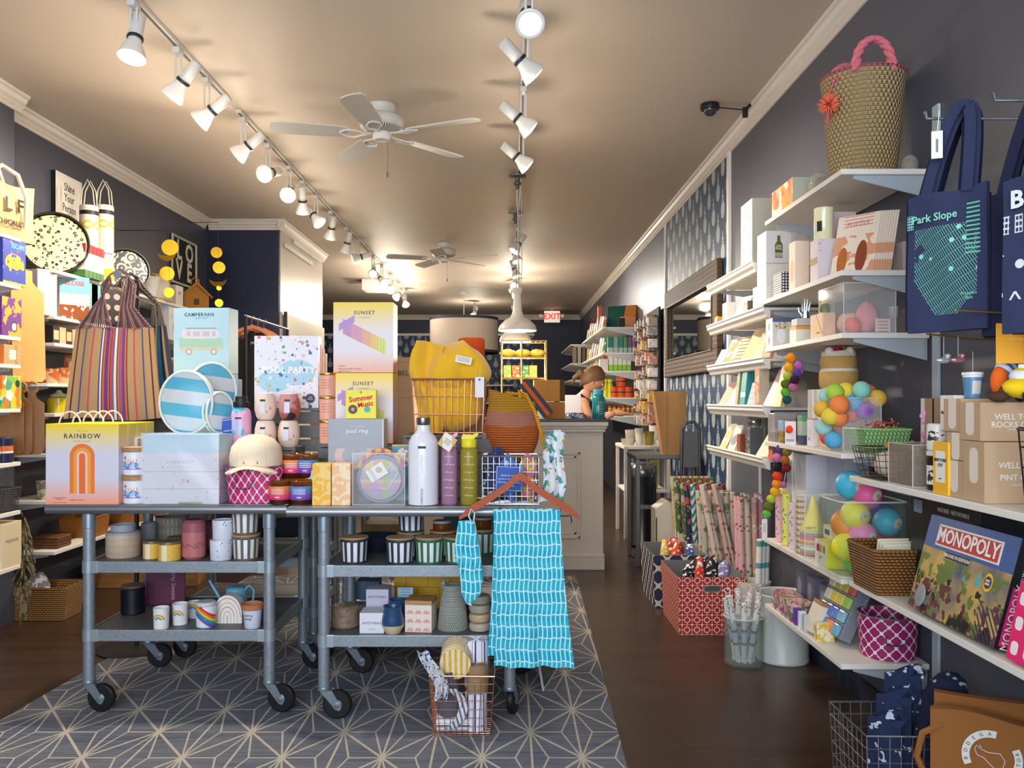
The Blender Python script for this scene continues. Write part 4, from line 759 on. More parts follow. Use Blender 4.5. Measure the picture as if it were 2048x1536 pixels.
t = one('hang_tag', 'white paper tag tied to the right of the copper basket of yellow fleece', 'tag', MB().box(-.02, .02, -.001, .001, -.09, 0).cyl((0, 0, -.005), (.004, 0, .05), .001, n=4), M('#eeeaea', (('hyp(x,z+.012)<.005', '#3a5a6a'),), rough=.6), (XY(959, 3.68), 3.69, ZY(754, 3.69)))
one('kraft_carton', 'brown kraft carton stack behind the yellow fleece with dark printing', 'box', MB().box(-.2, .2, -.1, .1, 0, .42, .003).box(-.19, .21, -.1, .1, .4205, .625, .003), M('#b79a76', (('(abs(z-.515)<.018)*(noise(60,1,1,.5)>.5)*(abs(x+.16)<.03)', '#3a2c20'), ('(abs(fr(z/.14)-.5)<.01)', '#8f7452')), rough=.8), (XY(890, 4.3), 4.27, ZC0+0)) if 0 else None
for k, (z, h) in enumerate(((.8665, .24), (1.107, .205), (1.3125, .2))): carton('kraft_carton', 'brown kraft carton behind the yellow fleece, '+('bottom', 'middle', 'top')[k]+' of three', 'box', (XY(880, 4.3), 4.25, z), .44, h, .2, M('#b79a76', (('(abs(fr(z/.07)-.5)<.01)', '#8f7452'),), rough=.8), texts=[('REBEL', .035, -.19, h*.6, '#3a2c20')] if k == 2 else ())
t = T('rolled_blanket', 'orange fluffy roll with a round dark patch behind the yellow fleece', 'blanket', (XY(943, 4.25), 4.24, 1.513))
MB().lathe([(0, 0), (.06, .0), (.068, .01), (.068, .09), (.06, .1), (0, .1)], 36).done('body', M('#e0561c', (('noise(60)*.4', '#c23f10'),), rough=.95, bump=('noise(150)', .004)), t)
g = MB().lathe([(0, 0), (.034, 0), (.034, .004), (0, .004)], 28).done('patch', M('#4a4038', (('(noise(70)>.55)', '#b09a80'),), rough=.8), t); g.rotation_euler = (pi/2, 0, 0); g.location = (-.04, -.075, .03)
# --- straw bag
Ys = 3.72; t = T('straw_bag', 'woven straw bag banded mustard, dusty pink and rust beside the yellow fleece', 'bag', (cx(970, 1078, Ys)-.0, Ys, 1.0))
def sb(u, v):
    a = 2*pi*u; R = .108+.022*sin(pi*min(1, v*1.3))-.0*max(0, v-.55)-.03*(1-v)**3; sx_ = .97; zz = .035+.285*v+.03*v*cos(a)*-1
    return Vector((R*cos(a)*sx_, R*.78*sin(a), zz))
STW = 'noise(25,1,1,4)*.35'
SB = M('#d9601f', (('z>.178+abs(x)*.12', '#d98a7c'), ('z>.245+abs(x)*.1', '#e2a01e'), ('(fr(z/.0105)<.25)*.2', '#5a2408'), (STW, '#d99a4a')), rough=.9, bump=('sin(z*600)+sin(a*90+floor(z/.0105)*1.5)*.6', .003))
MB().grid(sb, 44, 30, wrap=True).prism([(.104*cos(2*pi*i/24), .08*sin(2*pi*i/24)) for i in range(24)], 'z', .03, .036).done('body', SB, t)
for s_ in (-1, 1):
    mb = MB(); L = [(-.06*s_*0+.035, s_*.07, .30), (.03, s_*.075, .34), (.06, s_*.06, .325), (.10, s_*.045, .25), (.125, s_*.03, .17), (.14, s_*.02, .09)] if s_ == -1 else [(-.06, .06, .30), (-.02, .055, .33), (.04, .05, .325), (.09, .04, .27)]
    mb.tube(L, .0085, 8).done('braided_handle', M('#e0a01e', (('sin(z*500+x*300)>.3', '#b87410'),), rough=.9), t)
one('plain_carton', 'plain brown carton hidden under the straw bag', 'box', MB().box(-.1, .1, -.085, .085, 0, .163, .002), M('#8a6a48', rough=.8), (cx(970, 1078, Ys), 3.72, ZC0)) ; t.location.z = 1.0
# ================= goods on the lower cart shelves =================
def jar(name, label, a, b, ytop, z, Y, mat, prof=None, parts=None, cat='candle', sq=(1, 1)):
    r = wd(a, b, Y)/2; h = ZY(ytop, Y-r)-z
    P_ = prof(r, h) if prof else solid(r, r, h); return pot(name, label, cat, (cx(a, b, Y), Y, z), P_, mat, parts(r, h) if parts else (), sq=sq)
RIB = M('#b8a288', (('(abs(fr(a*9/pi*2)-.5)<.2)*(fr(z/.028)<.6)*(ny<0)*.5', '#d0bea6'), ('ss(.095,.1,z)', '#9a9aa2')), rough=.5)
jar('ribbed_candle_jar', 'large beige ribbed candle jar with a frosted grey neck', 214, 280, 1053, Z1, 3.60, RIB, lambda r, h: [(0, 0), (r*.92, 0), (r, .008), (r, h*.7), (r*.93, h*.78), (r*.7, h*.8), (r*.7, h), (r*.66, h), (r*.66, h*.82), (0, h*.82)])
jar('ribbed_planter', 'large grey ribbed planter at the back of the middle shelf', 312, 376, 1036, Z1, 3.95, M('#8d867c', (('(abs(fr(a*12/pi)-.5)<.25)*(fr(z/.045)<.6)', '#a8a196'),), rough=.7), lambda r, h: rim(r*.9, r, h), cat='planter')
jar('plain_cup', 'small grey cup beside the large grey planter', 283, 312, 1048, Z1, 3.85, M('#9a9ba2', rough=.5), lambda r, h: rim(r*.9, r, h), cat='cup')
YT = M('#e0b54a', (('(vor(60)<.12)', '#8a6a2a'), ('(ny<0)*(abs(x+.005)<.011)', '#e9dcc0')), rough=.4)
LG = M('#8a7d60', rough=.35, metal=.6)
for i, (a, b, yt, Y) in enumerate(((287, 321, 1083, 3.55), (317, 361, 1085, 3.51), (335, 372, 1076, 3.64))):
    jar('candle_tin', 'yellow candle tin with an olive lid, '+('left', 'front', 'rear')[i]+' of three', a, b, yt, Z1, Y, YT, lambda r, h: solid(r, r, h-.012), lambda r, h: (('lid', solid(r, r, h, .002, h-.0115), LG),))
PNK = M('#b87070', (('(z>.115)', '#9a5a64'), ('(ny<0)*(abs(z-.06)<.012)*(noise(90,1,1,2)>.55)', '#8a4a50')), rough=.3)
jar('tall_candle_jar', 'tall dusty pink candle jar with an arched print, in front', 365, 411, 1042, Z1, 3.55, PNK, lambda r, h: solid(r, r, h, .012))
jar('tall_candle_jar', 'tall dusty pink candle jar in shadow behind the first', 408, 452, 1044, Z1, 3.75, M('#8a4a5c', rough=.3), lambda r, h: solid(r, r, h, .012))
SPK = M('#d6d8e4', (('vor(55)<.16', '#3c3e48'),), rough=.35)
def spk(r, h): return [(0, 0), (r*.92, 0), (r*.95, .004), (r, h*.95), (r*.97, h), (r*.93, h), (r*.93, h-.006), (0, h-.006)]
cu = pot('speckled_cup', 'white speckled cup, lower of two stacked in front of the caged candles', 'cup', (cx(418, 463, 3.52), 3.53, Z1), spk(.046, .085), SPK)
pot('speckled_cup', 'white speckled cup, upper of two stacked in front of the caged candles', 'cup', (cx(423, 467, 3.52), 3.53, Z1+.0855), spk(.045, .083), SPK)
pot('speckled_cup', 'white speckled cup behind the stacked pair', 'cup', (cx(452, 492, 3.66), 3.66, Z1), spk(.045, .085), SPK)
def cage(label, x, y, z, col, wood=True, r=.058, h=.10):
    t = T('caged_candle', label, 'candle', (x, y, z)); MB().lathe([(0, .008), (r*.86, .008), (r*.92, .085), (r*.88, .088), (0, .088)], 28).done('cup', M('#d9dde4', rough=.35), t)
    mb = MB(); c = M(col, rough=.45)
    for z_, rr in ((0, r*.87), (h*.93, r*.985)): mb.lathe([(rr-.004, z_), (rr, z_), (rr, z_+.007), (rr-.004, z_+.007), (rr-.004, z_)], 28)
    for k in range(12):
        a = 2*pi*k/12; u = Vector((-sin(a), cos(a), 0))*.0055; d = Vector((cos(a), sin(a), 0)); p0, p1 = d*r*.87, d*r*.985
        vs = [mb.bm.verts.new(q) for q in (p0-u+Vector((0, 0, .002)), p0+u+Vector((0, 0, .002)), p1+u+Vector((0, 0, h*.95)), p1-u+Vector((0, 0, h*.95)))]; w = [mb.bm.verts.new(v.co-d*.003) for v in vs]
        mb.f(vs); mb.f(w[::-1])
        for i in range(4): mb.f((vs[i], vs[(i+1) % 4], w[(i+1) % 4], w[i]))
    mb.done('cage', c, t)
    if wood: MB().lathe([(0, h), (r*1.0, h), (r*1.03, h+.003), (r*1.02, h+.007), (0, h+.008)], 28).done('lid', M('#b9946a', (('noise(20,6,1,1)*.5', '#9a7650'),), rough=.5), t)
    return t
BR, BK, GN = '#6e5f4c', '#33333a', '#2f6b3f'
cage('brown caged white candle, lower of two at the right of the left cart', cx(471, 524, 3.53)-.015, 3.54, Z1, BR)
cage('brown caged white candle, upper of two at the right of the left cart', cx(471, 524, 3.53)-.018, 3.54, Z1+.1085, BR)
jar('dark_canister', 'black lidded canister on the bottom shelf of the left cart', 243, 289, 1174, Z2, 3.75, M('#14161e', rough=.35), lambda r, h: solid(r, r, h-.012), lambda r, h: (('lid', solid(r*.97, r*.97, h, .002, h-.0115), M('#5a4a44', rough=.5)),), cat='canister')
t = carton('gift_box', 'dark magenta box with vertical lettering behind the black canister', 'box', (cx(262, 316, 3.95)+.09, 3.98, Z2), .17, .19, .14, M('#641c40', (('x>.095', '#6c6a78'),), rough=.5), rz=.35, texts=[('Dirty Sweets', .028, .035, .09, '#c9a0b8', dict(ry=radians(90)))])
RBW = M('#e2e0e0', (('(ny<0)*(hyp(x,z-.04)<.024)*(z>.04)', '#e0a04a'), ('(ny<0)*(hyp(x,z-.04)<.018)*(z>.04)', '#d8d080'), ('(ny<0)*(hyp(x,z-.04)<.013)*(z>.04)', '#4aa0b8'), ('(ny<0)*(hyp(x,z-.04)<.006)*(z>.04)', '#e2e0e0')), rough=.25)
for i, (a, b, yt, Y) in enumerate(((307, 338, 1218, 3.50), (345, 376, 1210, 3.57), (376, 404, 1206, 3.68))):
    jar('rainbow_tumbler', 'white frosted glass with a small rainbow, '+('left and nearest', 'middle', 'right and furthest back')[i]+' of three', a, b, yt, Z2, Y, RBW, lambda r, h: rim(r*.92, r, h, .002), lambda r, h: (('wax', solid(r*.8, r*.82, h*.8, .002, .006), M('#f0ece6')),), cat='glass')
t = pot('rainbow_jar', 'white lidded jar crossed by a painted rainbow', 'jar', (cx(387, 427, 3.5), 3.53, Z2), solid(.04, .042, .088), M('#dfe4ea', (('abs(x*.8+z-.055)<.03', '=ss(-.03,.03,x*.8+z-.055) #7a50a8 #3a70c0 #38a070 #e0c040 #e07030 #d03040'),), rough=.25), (('lid', solid(.04, .04, .106, .003, .0885), M('#c9ccd4', rough=.4)),))
t = T('rainbow_planter', 'white arched planter painted with a pastel rainbow on the bottom shelf', 'planter', (cx(429, 489, 3.6), 3.60, Z2)); pts = [(.062*cos(a)*(1.0 if sin(a) < .3 else .98), .045+.075*sin(a)) for a in [pi*i/20 for i in range(21)]]
MB().prism([(.062, 0)]+pts+[(-.062, 0)], 'y', -.028, .028, True).done('body', M('#e6e2dc', (('(fr(hyp(x,(z-.03)*.72)/.0135)<.24)*(hyp(x,(z-.03)*.72)<.055)*(z>.03)+(fr(abs(x)/.0135)<.24)*(z<.031)*(abs(x)<.055)', '#c8b4a0'), ('(fr(hyp(x,(z-.03)*.72)/.027)<.12)*(z>.03)', '#d48a7a')), rough=.5), t)
t = T('watering_can', 'small pale blue watering can behind the rainbow planter', 'watering can', (cx(445, 490, 3.72)+.01, 3.72, Z2)); t.scale = (.85, .85, .9); BLU = M('#6aa6c0', rough=.3)
MB().lathe([(0, 0), (.06, 0), (.062, .01), (.05, .13), (.045, .135), (.03, .14), (0, .14)], 28).done('body', BLU, t); MB().tube([(-.05, 0, .03), (-.09, 0, .09), (-.14, 0, .17)], [.012, .008, .007], 10).done('spout', BLU, t); MB().tube([(.045, 0, .12), (.07, 0, .145), (.095, 0, .12), (.09, 0, .07), (.058, 0, .05)], .007, 8).done('handle', BLU, t)
t = pot('terracotta_pot', 'small whitewashed pot with a terracotta rim at the right end of the bottom shelf', 'pot', (cx(484, 523, 3.5), 3.51, Z2), [(0, 0), (.030, 0), (.033, .004), (.040, .078), (.036, .079), (.03, .006)], M('#cfd3e2', rough=.7), (('rim', [(.0405, .078), (.046, .08), (.0475, .1), (.042, .103), (.036, .08), (.0405, .078)], M('#b0714a', rough=.8)),))
text('growing\nstrong', .014, t, '#3a3c5a', (-.012, -.0385, .052))
# right cart, middle shelf
Yr = 3.47
cage('black caged white candle with wooden lid, leftmost on the right cart', cx(681, 736, Yr), Yr, Z1, BK)
cage('black caged white candle with wooden lid, second from the left on the right cart', cx(773, 829, Yr), Yr-.01, Z1, BK)
cage('green caged white candle with wooden lid beside the black one', cx(831, 887, Yr), Yr-.005, Z1, GN)
cage('green caged white candle half hidden behind the oven mitt', cx(889, 944, Yr), Yr, Z1, GN)
cage('black caged white candle underneath the raised one', cx(789, 843, 3.58)+.01, 3.60, Z1, BK)
cage('black caged white candle raised on top of another', cx(790, 843, 3.58)+.01, 3.60, Z1+.1085, BK)
cage('black caged candle at the back of the shelf under the amber jar', cx(858, 905, 3.62)+.01, 3.63, Z1, BK)
AM = M('#5a2c0e', (('ss(.0,.05,z)*.4', '#a8601c'),), rough=.12, coat=.5)
for i, (a, b, z, Y) in enumerate(((866, 902, Z1+.1085, 3.63), (946, 985, Z1+.1085, 3.68))):
    jar('amber_jar', 'amber glass candle jar with pale lid, '+('left of the oven mitt', 'right of the oven mitt')[i], a, b, 1043 if i == 0 else 1036, z, Y, AM, lambda r, h: solid(r, r, h-.012), lambda r, h: (('lid', solid(r, r, h, .002, h-.0115), M('#a9a49c', rough=.4)),))
cage('green caged candle in shadow under the right amber jar', cx(940, 992, 3.68), 3.68, Z1, GN)
pot('dark_bowl', 'wide dark navy bowl behind the front caged candles', 'bowl', (cx(740, 790, 3.72)-.03, 3.73, Z1), rim(.06, .11, .07), M('#20283c', rough=.4))
# right cart, bottom shelf
jar('wrapped_candle', 'brown bark-like candle wrapped in clear crinkled film', 662, 719, 1216, Z2, 3.52, M('#6a5442', (('noise(40)*.6', '#a09080'),), rough=.35, bump=('noise(45)', .006)), lambda r, h: solid(r, r*.97, h, .01))
for i, (a, b, yt, Y, z, lab) in enumerate(((719, 768, 1226, 3.47, Z2, 'white lettered candle box in front on the bottom shelf'), (732, 777, 1179, 3.62, Z2, 'lilac lettered candle box standing behind the white one'))):
    h = ZY(yt, Y-.05)-z; carton('candle_box', lab, 'box', (cx(a, b, Y-.05), Y, z), wd(a, b, Y-.05), h, .10, M(('#dcdce6', '#c4c0d4')[i], rough=.5), texts=[('APOTHEKE', .0145, 0, h*(.5 if i == 0 else .78), '#3a3c48', dict(sp=1.15)), ('CANDLE', .006, 0, h*.2 if i == 0 else h*.45, '#6a6c78', dict(sp=1.3))])
carton('yellow_gift_box', 'wide yellow box with a brick grid at the back of the bottom shelf', 'box', (cx(790, 925, 3.85), 3.88, Z2), .31, .255, .12, M('#dca81c', (('(abs(fr(z/.05)-.5)>.47)+(abs(fr(x/.1+floor(z/.05)*.5)-.5)>.485)', '#a87c10'),), rough=.5))
carton('note_card', 'small pale blue card in front of the yellow box', 'card', (cx(793, 825, 3.65), 3.68, Z2), .068, .13, .003, M('#a9c8e0', (('(fr(z/.012)<.25)*(abs(x)<.02)*(z>.06)', '#5a7a9a'),), rough=.5))
pot('dipped_cup', 'small rounded cup glazed navy over bare cream clay', 'cup', (cx(764, 808, 3.42)-.002, 3.43, Z2), [(0, 0), (.03, 0), (.046, .03), (.045, .06), (.036, .1), (.04, .112), (.036, .112), (.03, .1), (.03, .03), (0, .03)], M('#c9b394', (('z>.036', '#2c4a70'),), rough=.25))
t = pot('dipped_cup', 'second navy glazed cup just behind the first', 'cup', (cx(775, 808, 3.54)+.01, 3.54, Z2), [(0, 0), (.03, 0), (.044, .03), (.043, .06), (.036, .1), (.038, .112), (.034, .112), (.03, .03), (0, .03)], M('#c9b394', (('z>.036', '#2c4a70'),), rough=.25))
t = carton('tile_box', 'cube candle box tiled with peach motifs under a wooden lid', 'box', (cx(813, 867, 3.45), 3.49, Z2), .112, .112, .11, M('#e4d8cc', (('(abs(fr(x/.034+.5)-.5)<.40)*(abs(fr(z/.036)-.5)<.40)*(hyp(fr(x/.034+.5)-.5,fr(z/.036)-.1)<.42)*(ny<-.5)', '#e0a08c'),), rough=.5), rz=radians(-6))
MB().box(-.057, .057, -.056, .056, .1125, .13, .002).done('lid', WOOD, t)
t = T('ribbed_pitcher', 'grey green textured ceramic pitcher on the bottom shelf', 'pitcher', (cx(874, 935, 3.46), 3.50, Z2)); PT = M('#a8aca0', (('(abs(fr(a*8)-.5)<.3)*(fr(z/.021)<.6)*(z>.07)*.4', '#c9cbc0'),), rough=.6, bump=('sin(a*50)*sin(z*300)', .003))
MB().lathe([(0, 0), (.062, 0), (.065, .006), (.058, .07), (.046, .16), (.044, .185), (.041, .185), (.042, .16), (.05, .02), (0, .02)], 36).done('body', PT, t)
MB().tube([(-.035, 0, .17), (-.042, 0, .19), (-.04, 0, .205)], [.012, .009, .004], 8).done('spout', PT, t)
for k, c in enumerate(('#a89c8c', '#b98f66', '#8c8478', '#7d7a70')): one('stone_ring', 'speckled stone ring, '+('lowest', 'second from the bottom', 'third from the bottom', 'topmost')[k]+' of the stack of four beside the pitcher', 'ring', MB().lathe([(.012, .002), (.03, 0), (.042, .004), (.046, .019), (.042, .033), (.03, .037), (.012, .035)], 28), M(c, (('noise(60)*.6', '#c9bca6'),), rough=.5), (cx(937, 982, 3.46), 3.47, Z2+k*.0375))
# rear carts: shadowy boxes
for i, (x, y, z, w, h, d, c, lab) in enumerate(((-1.4, 4.4, .871, .3, .12, .2, '#2a3350', 'navy box on the rear left cart'), (-.6, 4.35, .5075, .3, .16, .2, '#8a6a3a', 'tan wooden box on the rear right cart'), (-.2, 4.35, .5075, .26, .2, .2, '#4a6a86', 'steel blue box on the rear right cart'), (-.35, 4.3, .2565, .35, .15, .25, '#8a7a62', 'brown carton low on the rear right cart'), (-1.2, 4.45, .5075, .28, .18, .2, '#1e2433', 'black box on the rear left cart'), (-.72, 4.3, .2565, .12, .12, .1, '#6a86a0', 'small blue tin low on the rear right cart'))):
    carton('storage_box', lab, 'box', (x, y, z), w, h, d, M(c, rough=.6))
t = T('green_plant_card', 'green glossy leaf print leaning under the right of the front cart', 'print', (XY(1105, 3.9), 3.9, .0075), radians(75))
MB().box(-.2, .2, -.004, .004, .0, .34, .002).done('frame', M('#c9ccd0', rough=.3), t); MB().box(-.185, .185, -.0052, -.0042, .015, .325).done('print', M('#24423a', (('noise(9)>.5', '#3c8a60'),), rough=.2), t); t.rotation_euler[0] = radians(-10)
# ================= right wall goods =================
def rbox(name, label, cat, px, Xf, z, w, d, h, mat, tilt=0, texts=(), dz=0, rz=0, **k):
    """box on a right wall shelf facing the aisle; px = picture column of its near front edge"""
    Yn = YX(px, Xf); return carton(name, label, cat, (Xf+d/2, Yn+w/2, z+dz+.0005), w, h, d, mat, rz=-pi/2+rz, tilt=tilt, texts=texts, **k)
def sidetext(o, s, size, w, x, z, col, **k):            # lettering on the near end face (local +x)
    return text(s, size, o, col, (w/2+.0007, x, z), rz=pi/2, **k)
DOT = lambda c='#ece4d8', d='#8a7a78', s=60: M(c, (('vor(%g)<.12' % s, d),), rough=.5)
# --- topmost shelf
z = ZA[0]; bx_, by_ = 1.358, 3.2
t = T('straw_basket', 'tall woven straw basket with a pink plaited handle and coral pompom on the top shelf', 'basket', (bx_, by_, z))
STR2 = M('#c4a470', (('(fr(z/.0155+sin(a*20)*.06)<.3)*.45', '#7a5a38'), ('noise(40,1,1,3)*.35', '#e2cca0'), ('(z>.388)', '#c4646c')), rough=.9, bump=('sin(z*405)+sin(a*46+floor(z/.0155)*3.14)*.8', .005))
MB().grid(lambda u, v: Vector(((.115+.043*v+.004*sin(6*v))*cos(2*pi*u), (.105+.045*v)*sin(2*pi*u), .40*v)), 60, 30, wrap=True).grid(lambda u, v: Vector(((.152-.04*v)*cos(-2*pi*u), (.144-.045*v)*sin(-2*pi*u), .40-.38*v)), 40, 6, wrap=True).prism([(.115*cos(2*pi*i/30), .105*sin(2*pi*i/30)) for i in range(30)], 'z', 0, .006).done('body', STR2, t)
for k, yo in enumerate((-.125, .125)):
    mb = MB(); N = 34
    for st in range(2): mb.tube([(-.012+.068*cos(pi-pi*i/N)+.009*cos(i*.9+st*pi), yo+.009*sin(i*.9+st*pi), .365+.13*sin(pi*i/N)**.8+(.02 if i in (0, N) else 0)) for i in range(N+1)], .011, 8)
    mb.done('plaited_handle', M('#d0606e', (('noise(80)*.5', '#e79aa0'),), rough=.9), t)
mb = MB(); rr = random.Random(4)
for i in range(170):
    a, b = rr.uniform(0, 2*pi), rr.uniform(-1, 1); d = Vector((cos(a)*sqrt(1-b*b), sin(a)*sqrt(1-b*b), b)); mb.tube([d*.008, d*rr.uniform(.035, .044)], [.0035, .0018], 4)
o = mb.done('pompom', M('#ee6a4c', (('noise(60)*.4', '#f59a7a'),), rough=.95), t); o.location = (-.158, -.07, .275)
MB().tube([(-.10, -.10, .385), (-.14, -.08, .36), (-.158, -.07, .31)], .004, 6).tube([(-.158, -.07, .255), (-.165, -.07, .2)], .004, 5).done('cord', M('#d0606e', rough=.9), t)
for k, (px, dy) in enumerate(((1640, 3.5), (1800, 3.1))):
    o = MB()
    t = T('wire_cloche', ('gold wire and glass cloche left of the straw basket', 'small clear glass cloche right of the straw basket')[k], 'ornament', (XY(px, dy) if k == 0 else 1.485, dy if k == 0 else 3.09, z+.001)); R_ = .05 if k == 0 else .03
    MB().lathe([(R_, 0), (R_, R_*1.4), (R_*.8, R_*2), (R_*.3, R_*2.4), (0, R_*2.45)], 20).done('glass', clear('#f0efe8', .2), t)
    mb = MB()
    for q in range(6): mb.tube([(R_*.8*cos(q), R_*.8*sin(q), .0), (R_*.6*cos(q), R_*.6*sin(q), R_*1.6), (0, 0, R_*2)], .0015, 4)
    mb.done('wire', GLD, t)
rbox('photo_carton', 'low carton printed with an orange food picture at the far end of the top shelf', 'box', 1585, 1.215, z, .28, .18, .12, M('#e8d9b8', (('(ny<-.5)*(noise(14)>.5)', '#e89a4a'), ('(ny<-.5)*(noise(18)>.6)', '#e8706a'), ('(ny>-.5)', '#b5b8a4')), rough=.5))
# --- second shelf
z = ZA[1]
rbox('dotted_carton', 'dotted white carton under the carton with the green bottle', 'box', 1532, 1.213, z, .14, .12, .174, DOT(), texts=())
t = rbox('bottle_carton', 'dotted white carton with a green wine bottle drawn on its end, upper of two', 'box', 1532, 1.213, z, .14, .12, .152, DOT('#e6e0dc', '#9a8f98', 70), dz=.1755)
g = MB().prism([(-.018, -.05), (.018, -.05), (.018, .012), (.007, .03), (.007, .055), (-.007, .055), (-.007, .03), (-.018, .012)], 'x', -.0006, .0006).done('bottle_print', M('#6a6418', rough=.5), t); g.location = (.0712, 0, .075)
for k, (s_, c_) in enumerate((('OH!', .08), ('FULL', .068), ('WINE', .043), ('MOM', .032))): sidetext(t, s_, .014, .143, 0, c_, '#efe9da', bold=.02)
rbox('striped_cup', 'black and white box with stripes and dots on the second shelf', 'box', 1563, 1.213, z, .115, .055, .102, M('#ece6de', (('(fr(z/.0105)<.45)*(ny<-.5)', '#4a4a52'), ('(hyp(fr(y/.013)-.5,fr(z/.013)-.5)>.33)*(ny>-.5)', '#2a3050')), rough=.5))
rbox('cream_carton', 'tall cream and peach carton beside the dotted cup', 'box', 1590, 1.213, z, .075, .06, .205, M('#e9d2bc', (('(ny<-.5)*(hyp(x/.02,(z-.08)/.05)<1)*.6', '#c98a5a'),), rough=.5))
rbox('candle_carton', 'lilac and gold candle carton under the yellow glass candle', 'box', 1635, 1.213, z, .08, .08, .165, M('#e2d2d4', (('(ny<-.5)*(abs(z-.08)<.014)', '#b09a6a'), ('(ny>-.5)*(vor(40)<.2)', '#c4a8c8')), rough=.5))
Yg = YX(1635, 1.213)+.04
pot('glass_candle', 'pale yellow candle in a clear glass standing on the lilac carton', 'candle', (1.253, Yg, z+.1665), [(0, 0), (.034, 0), (.037, .004), (.038, .125), (.036, .125), (.035, .11), (0, .11)], M('#efe6b8', (('(abs(z-.05)<.02)*(abs(a+2.4)<.3)', '#3a3a34'),), rough=.2, coat=.4))
rbox('cream_carton', 'second lilac carton behind the yellow glass candle', 'box', 1668, 1.33, z, .09, .09, .30, M('#dcc8c4', rough=.5))
t0 = None
MAG = M('#eadac6', (('(ny<-.5)*(noise(12)>.5)*(z<.16)', '#d99a72'), ('(ny<-.5)*(hyp((x-.03)/.022,(z-.07)/.065)<1)', '#8a3f26'), ('(ny<-.5)*(hyp((x+.045)/.02,(z-.06)/.055)<1)', '#b5672a'), ('(ny<-.5)*(fr(z/.014)<.3)*(z>.19)*(abs(x)<.06)', '#d98a8a')), rough=.35)
for k in range(8):
    a = radians(-52); o = carton('magazine', 'cream and copper booklet leaning on the second shelf, '+('front', 'second', 'third', 'fourth', 'fifth', 'sixth', 'seventh', 'rearmost')[k]+' of eight', 'magazine', (1.285+.0085*k*1.0, 3.135+.0085*k*.2-.004*k, z+.001), .17, .245, .004, MAG, rz=a, tilt=radians(16), texts=[('PUZZLE', .026, .0, .205, '#c97a6a', {})] if k == 0 else (), group='copper booklets')
wbasket('wire_easel', 'thin white wire easel under the booklets', (1.245, 3.12, z+.0005), .02, .05, .02, WHT, 2, 1) if 0 else None
for k, (px, Xf) in enumerate(((1760, 1.38), (1806, 1.44))):
    rbox('tiny_carton', ('small clear-fronted carton behind the booklets', 'small pinkish carton with dark lettering at the wall end of the shelf')[k], 'box', px, Xf, z, .07, .06, .11, M(('#8d8488', '#b9a29a')[k], rough=.4), texts=[('ZEN', .02, 0, .05, '#333')] if 0 else ())
# --- third shelf
z = ZA[2]
t = rbox('game_carton', 'white carton with black drops on its side and a cocktail picture on its end', 'box', 1545, 1.213, z, .10, .14, .135, M('#e9e2d6', (('(ny<-.5)*(hyp(x/.012,(fr(z/.065)-.5)*.065/.02)<1)', '#1c1a1a'), ('(ny>-.5)', '#dcd6cc'), ('(ny>-.5)*(z>.115)', '#4a6a8a'), ('(ny>-.5)*(hyp((y-.03)/.018,(z-.06)/.03)<1)', '#e9c21e'), ('(ny>-.5)*(hyp((y-.03)/.018,(z-.03)/.02)<1)', '#4a8a7a'), ('(ny>-.5)*(hyp((y-.03)/.008,(z-.1)/.02)<1)', '#3a3a3a'), ('(ny>-.5)*(hyp((y+.03)/.02,(z-.05)/.035)<1)', '#f0eef0'), ('(ny>-.5)*(hyp((y+.03)/.03,(z-.1)/.018)<1)*(noise(60)>.5)', '#b5824a')), rough=.45))
rbox('small_carton', 'small white carton with an orange band on the third shelf', 'box', 1592, 1.213, z, .08, .06, .07, M('#ece4d4', (('z>.055', '#e8a04a'),), rough=.5))
rbox('small_carton', 'small grey carton stacked on the orange banded one', 'box', 1594, 1.215, z+.071, .07, .06, .03, M('#c9c4bc', rough=.5))
t = T('metal_hand', 'silver hand-shaped ring holder above the small cartons', 'ornament', (1.255, 3.53, z+.1025)); mb = MB().tube([(0, 0, 0), (0, 0, .03)], [.016, .014], 8)
for k, (dx, l) in enumerate(((-.012, .045), (-.004, .055), (.004, .052), (.012, .04))): mb.tube([(dx, 0, .028), (dx*1.3, -.004, .028+l*.6), (dx*1.6, -.01, .028+l)], [.0045, .004, .0025], 6)
mb.tube([(-.013, 0, .01), (-.028, 0, .03), (-.03, 0, .045)], [.005, .004, .003], 6).done('body', CHR, t)
HS = M('#e8b898', (('(ny<-.5)*(abs(x-.0)<.012)*(z<.07)', '#e8c81c'), ('(ny<-.5)*(abs(x*1.2+z-.09)<.004)', '#6a3a2a'), ('(ny<-.5)*(abs(z-.02)<.003)*(abs(x-.02)<.02)', '#6a3a2a')), rough=.5)
rbox('peach_carton', 'peach carton with yellow figure printed on it beside the clear case', 'box', 1645, 1.213, z, .13, .05, .095, HS)
t = T('yellow_bottle', 'small yellow bottle with an avocado print standing on the peach carton', 'bottle', (1.24, YX(1645, 1.213)+.05, z+.096)); MB().lathe([(0, 0), (.020, 0), (.022, .01), (.018, .035), (.008, .045), (.008, .05), (0, .05)], 20).done('body', M('#efc914', (('hyp(y+.02,z-.02)<.02', '#3c5a20'),), rough=.4), t)
case('clear acrylic case on the third shelf with pink soft toys inside', (1.315, 3.16, z+.0005), .19, .24, .185)
for k, (dx, dy, c, lab, q) in enumerate(((-.04, -.06, '#e8604a', 'red plastic cup lying in the clear case', (.03, .03, .03)), (.03, -.03, '#d98a8a', 'dusty pink soft toy sitting in the clear case', (.04, .035, .06)), (.0, .06, '#e8b8a0', 'pale peach purse in the clear case', (.05, .03, .045)))):
    one('soft_toy', lab, 'toy', MB().sph((0, 0, q[2]), 1, 18, q).noise(.006, 30, k), M(c, rough=.6), (1.315+dx, 3.16+dy, z+.006))
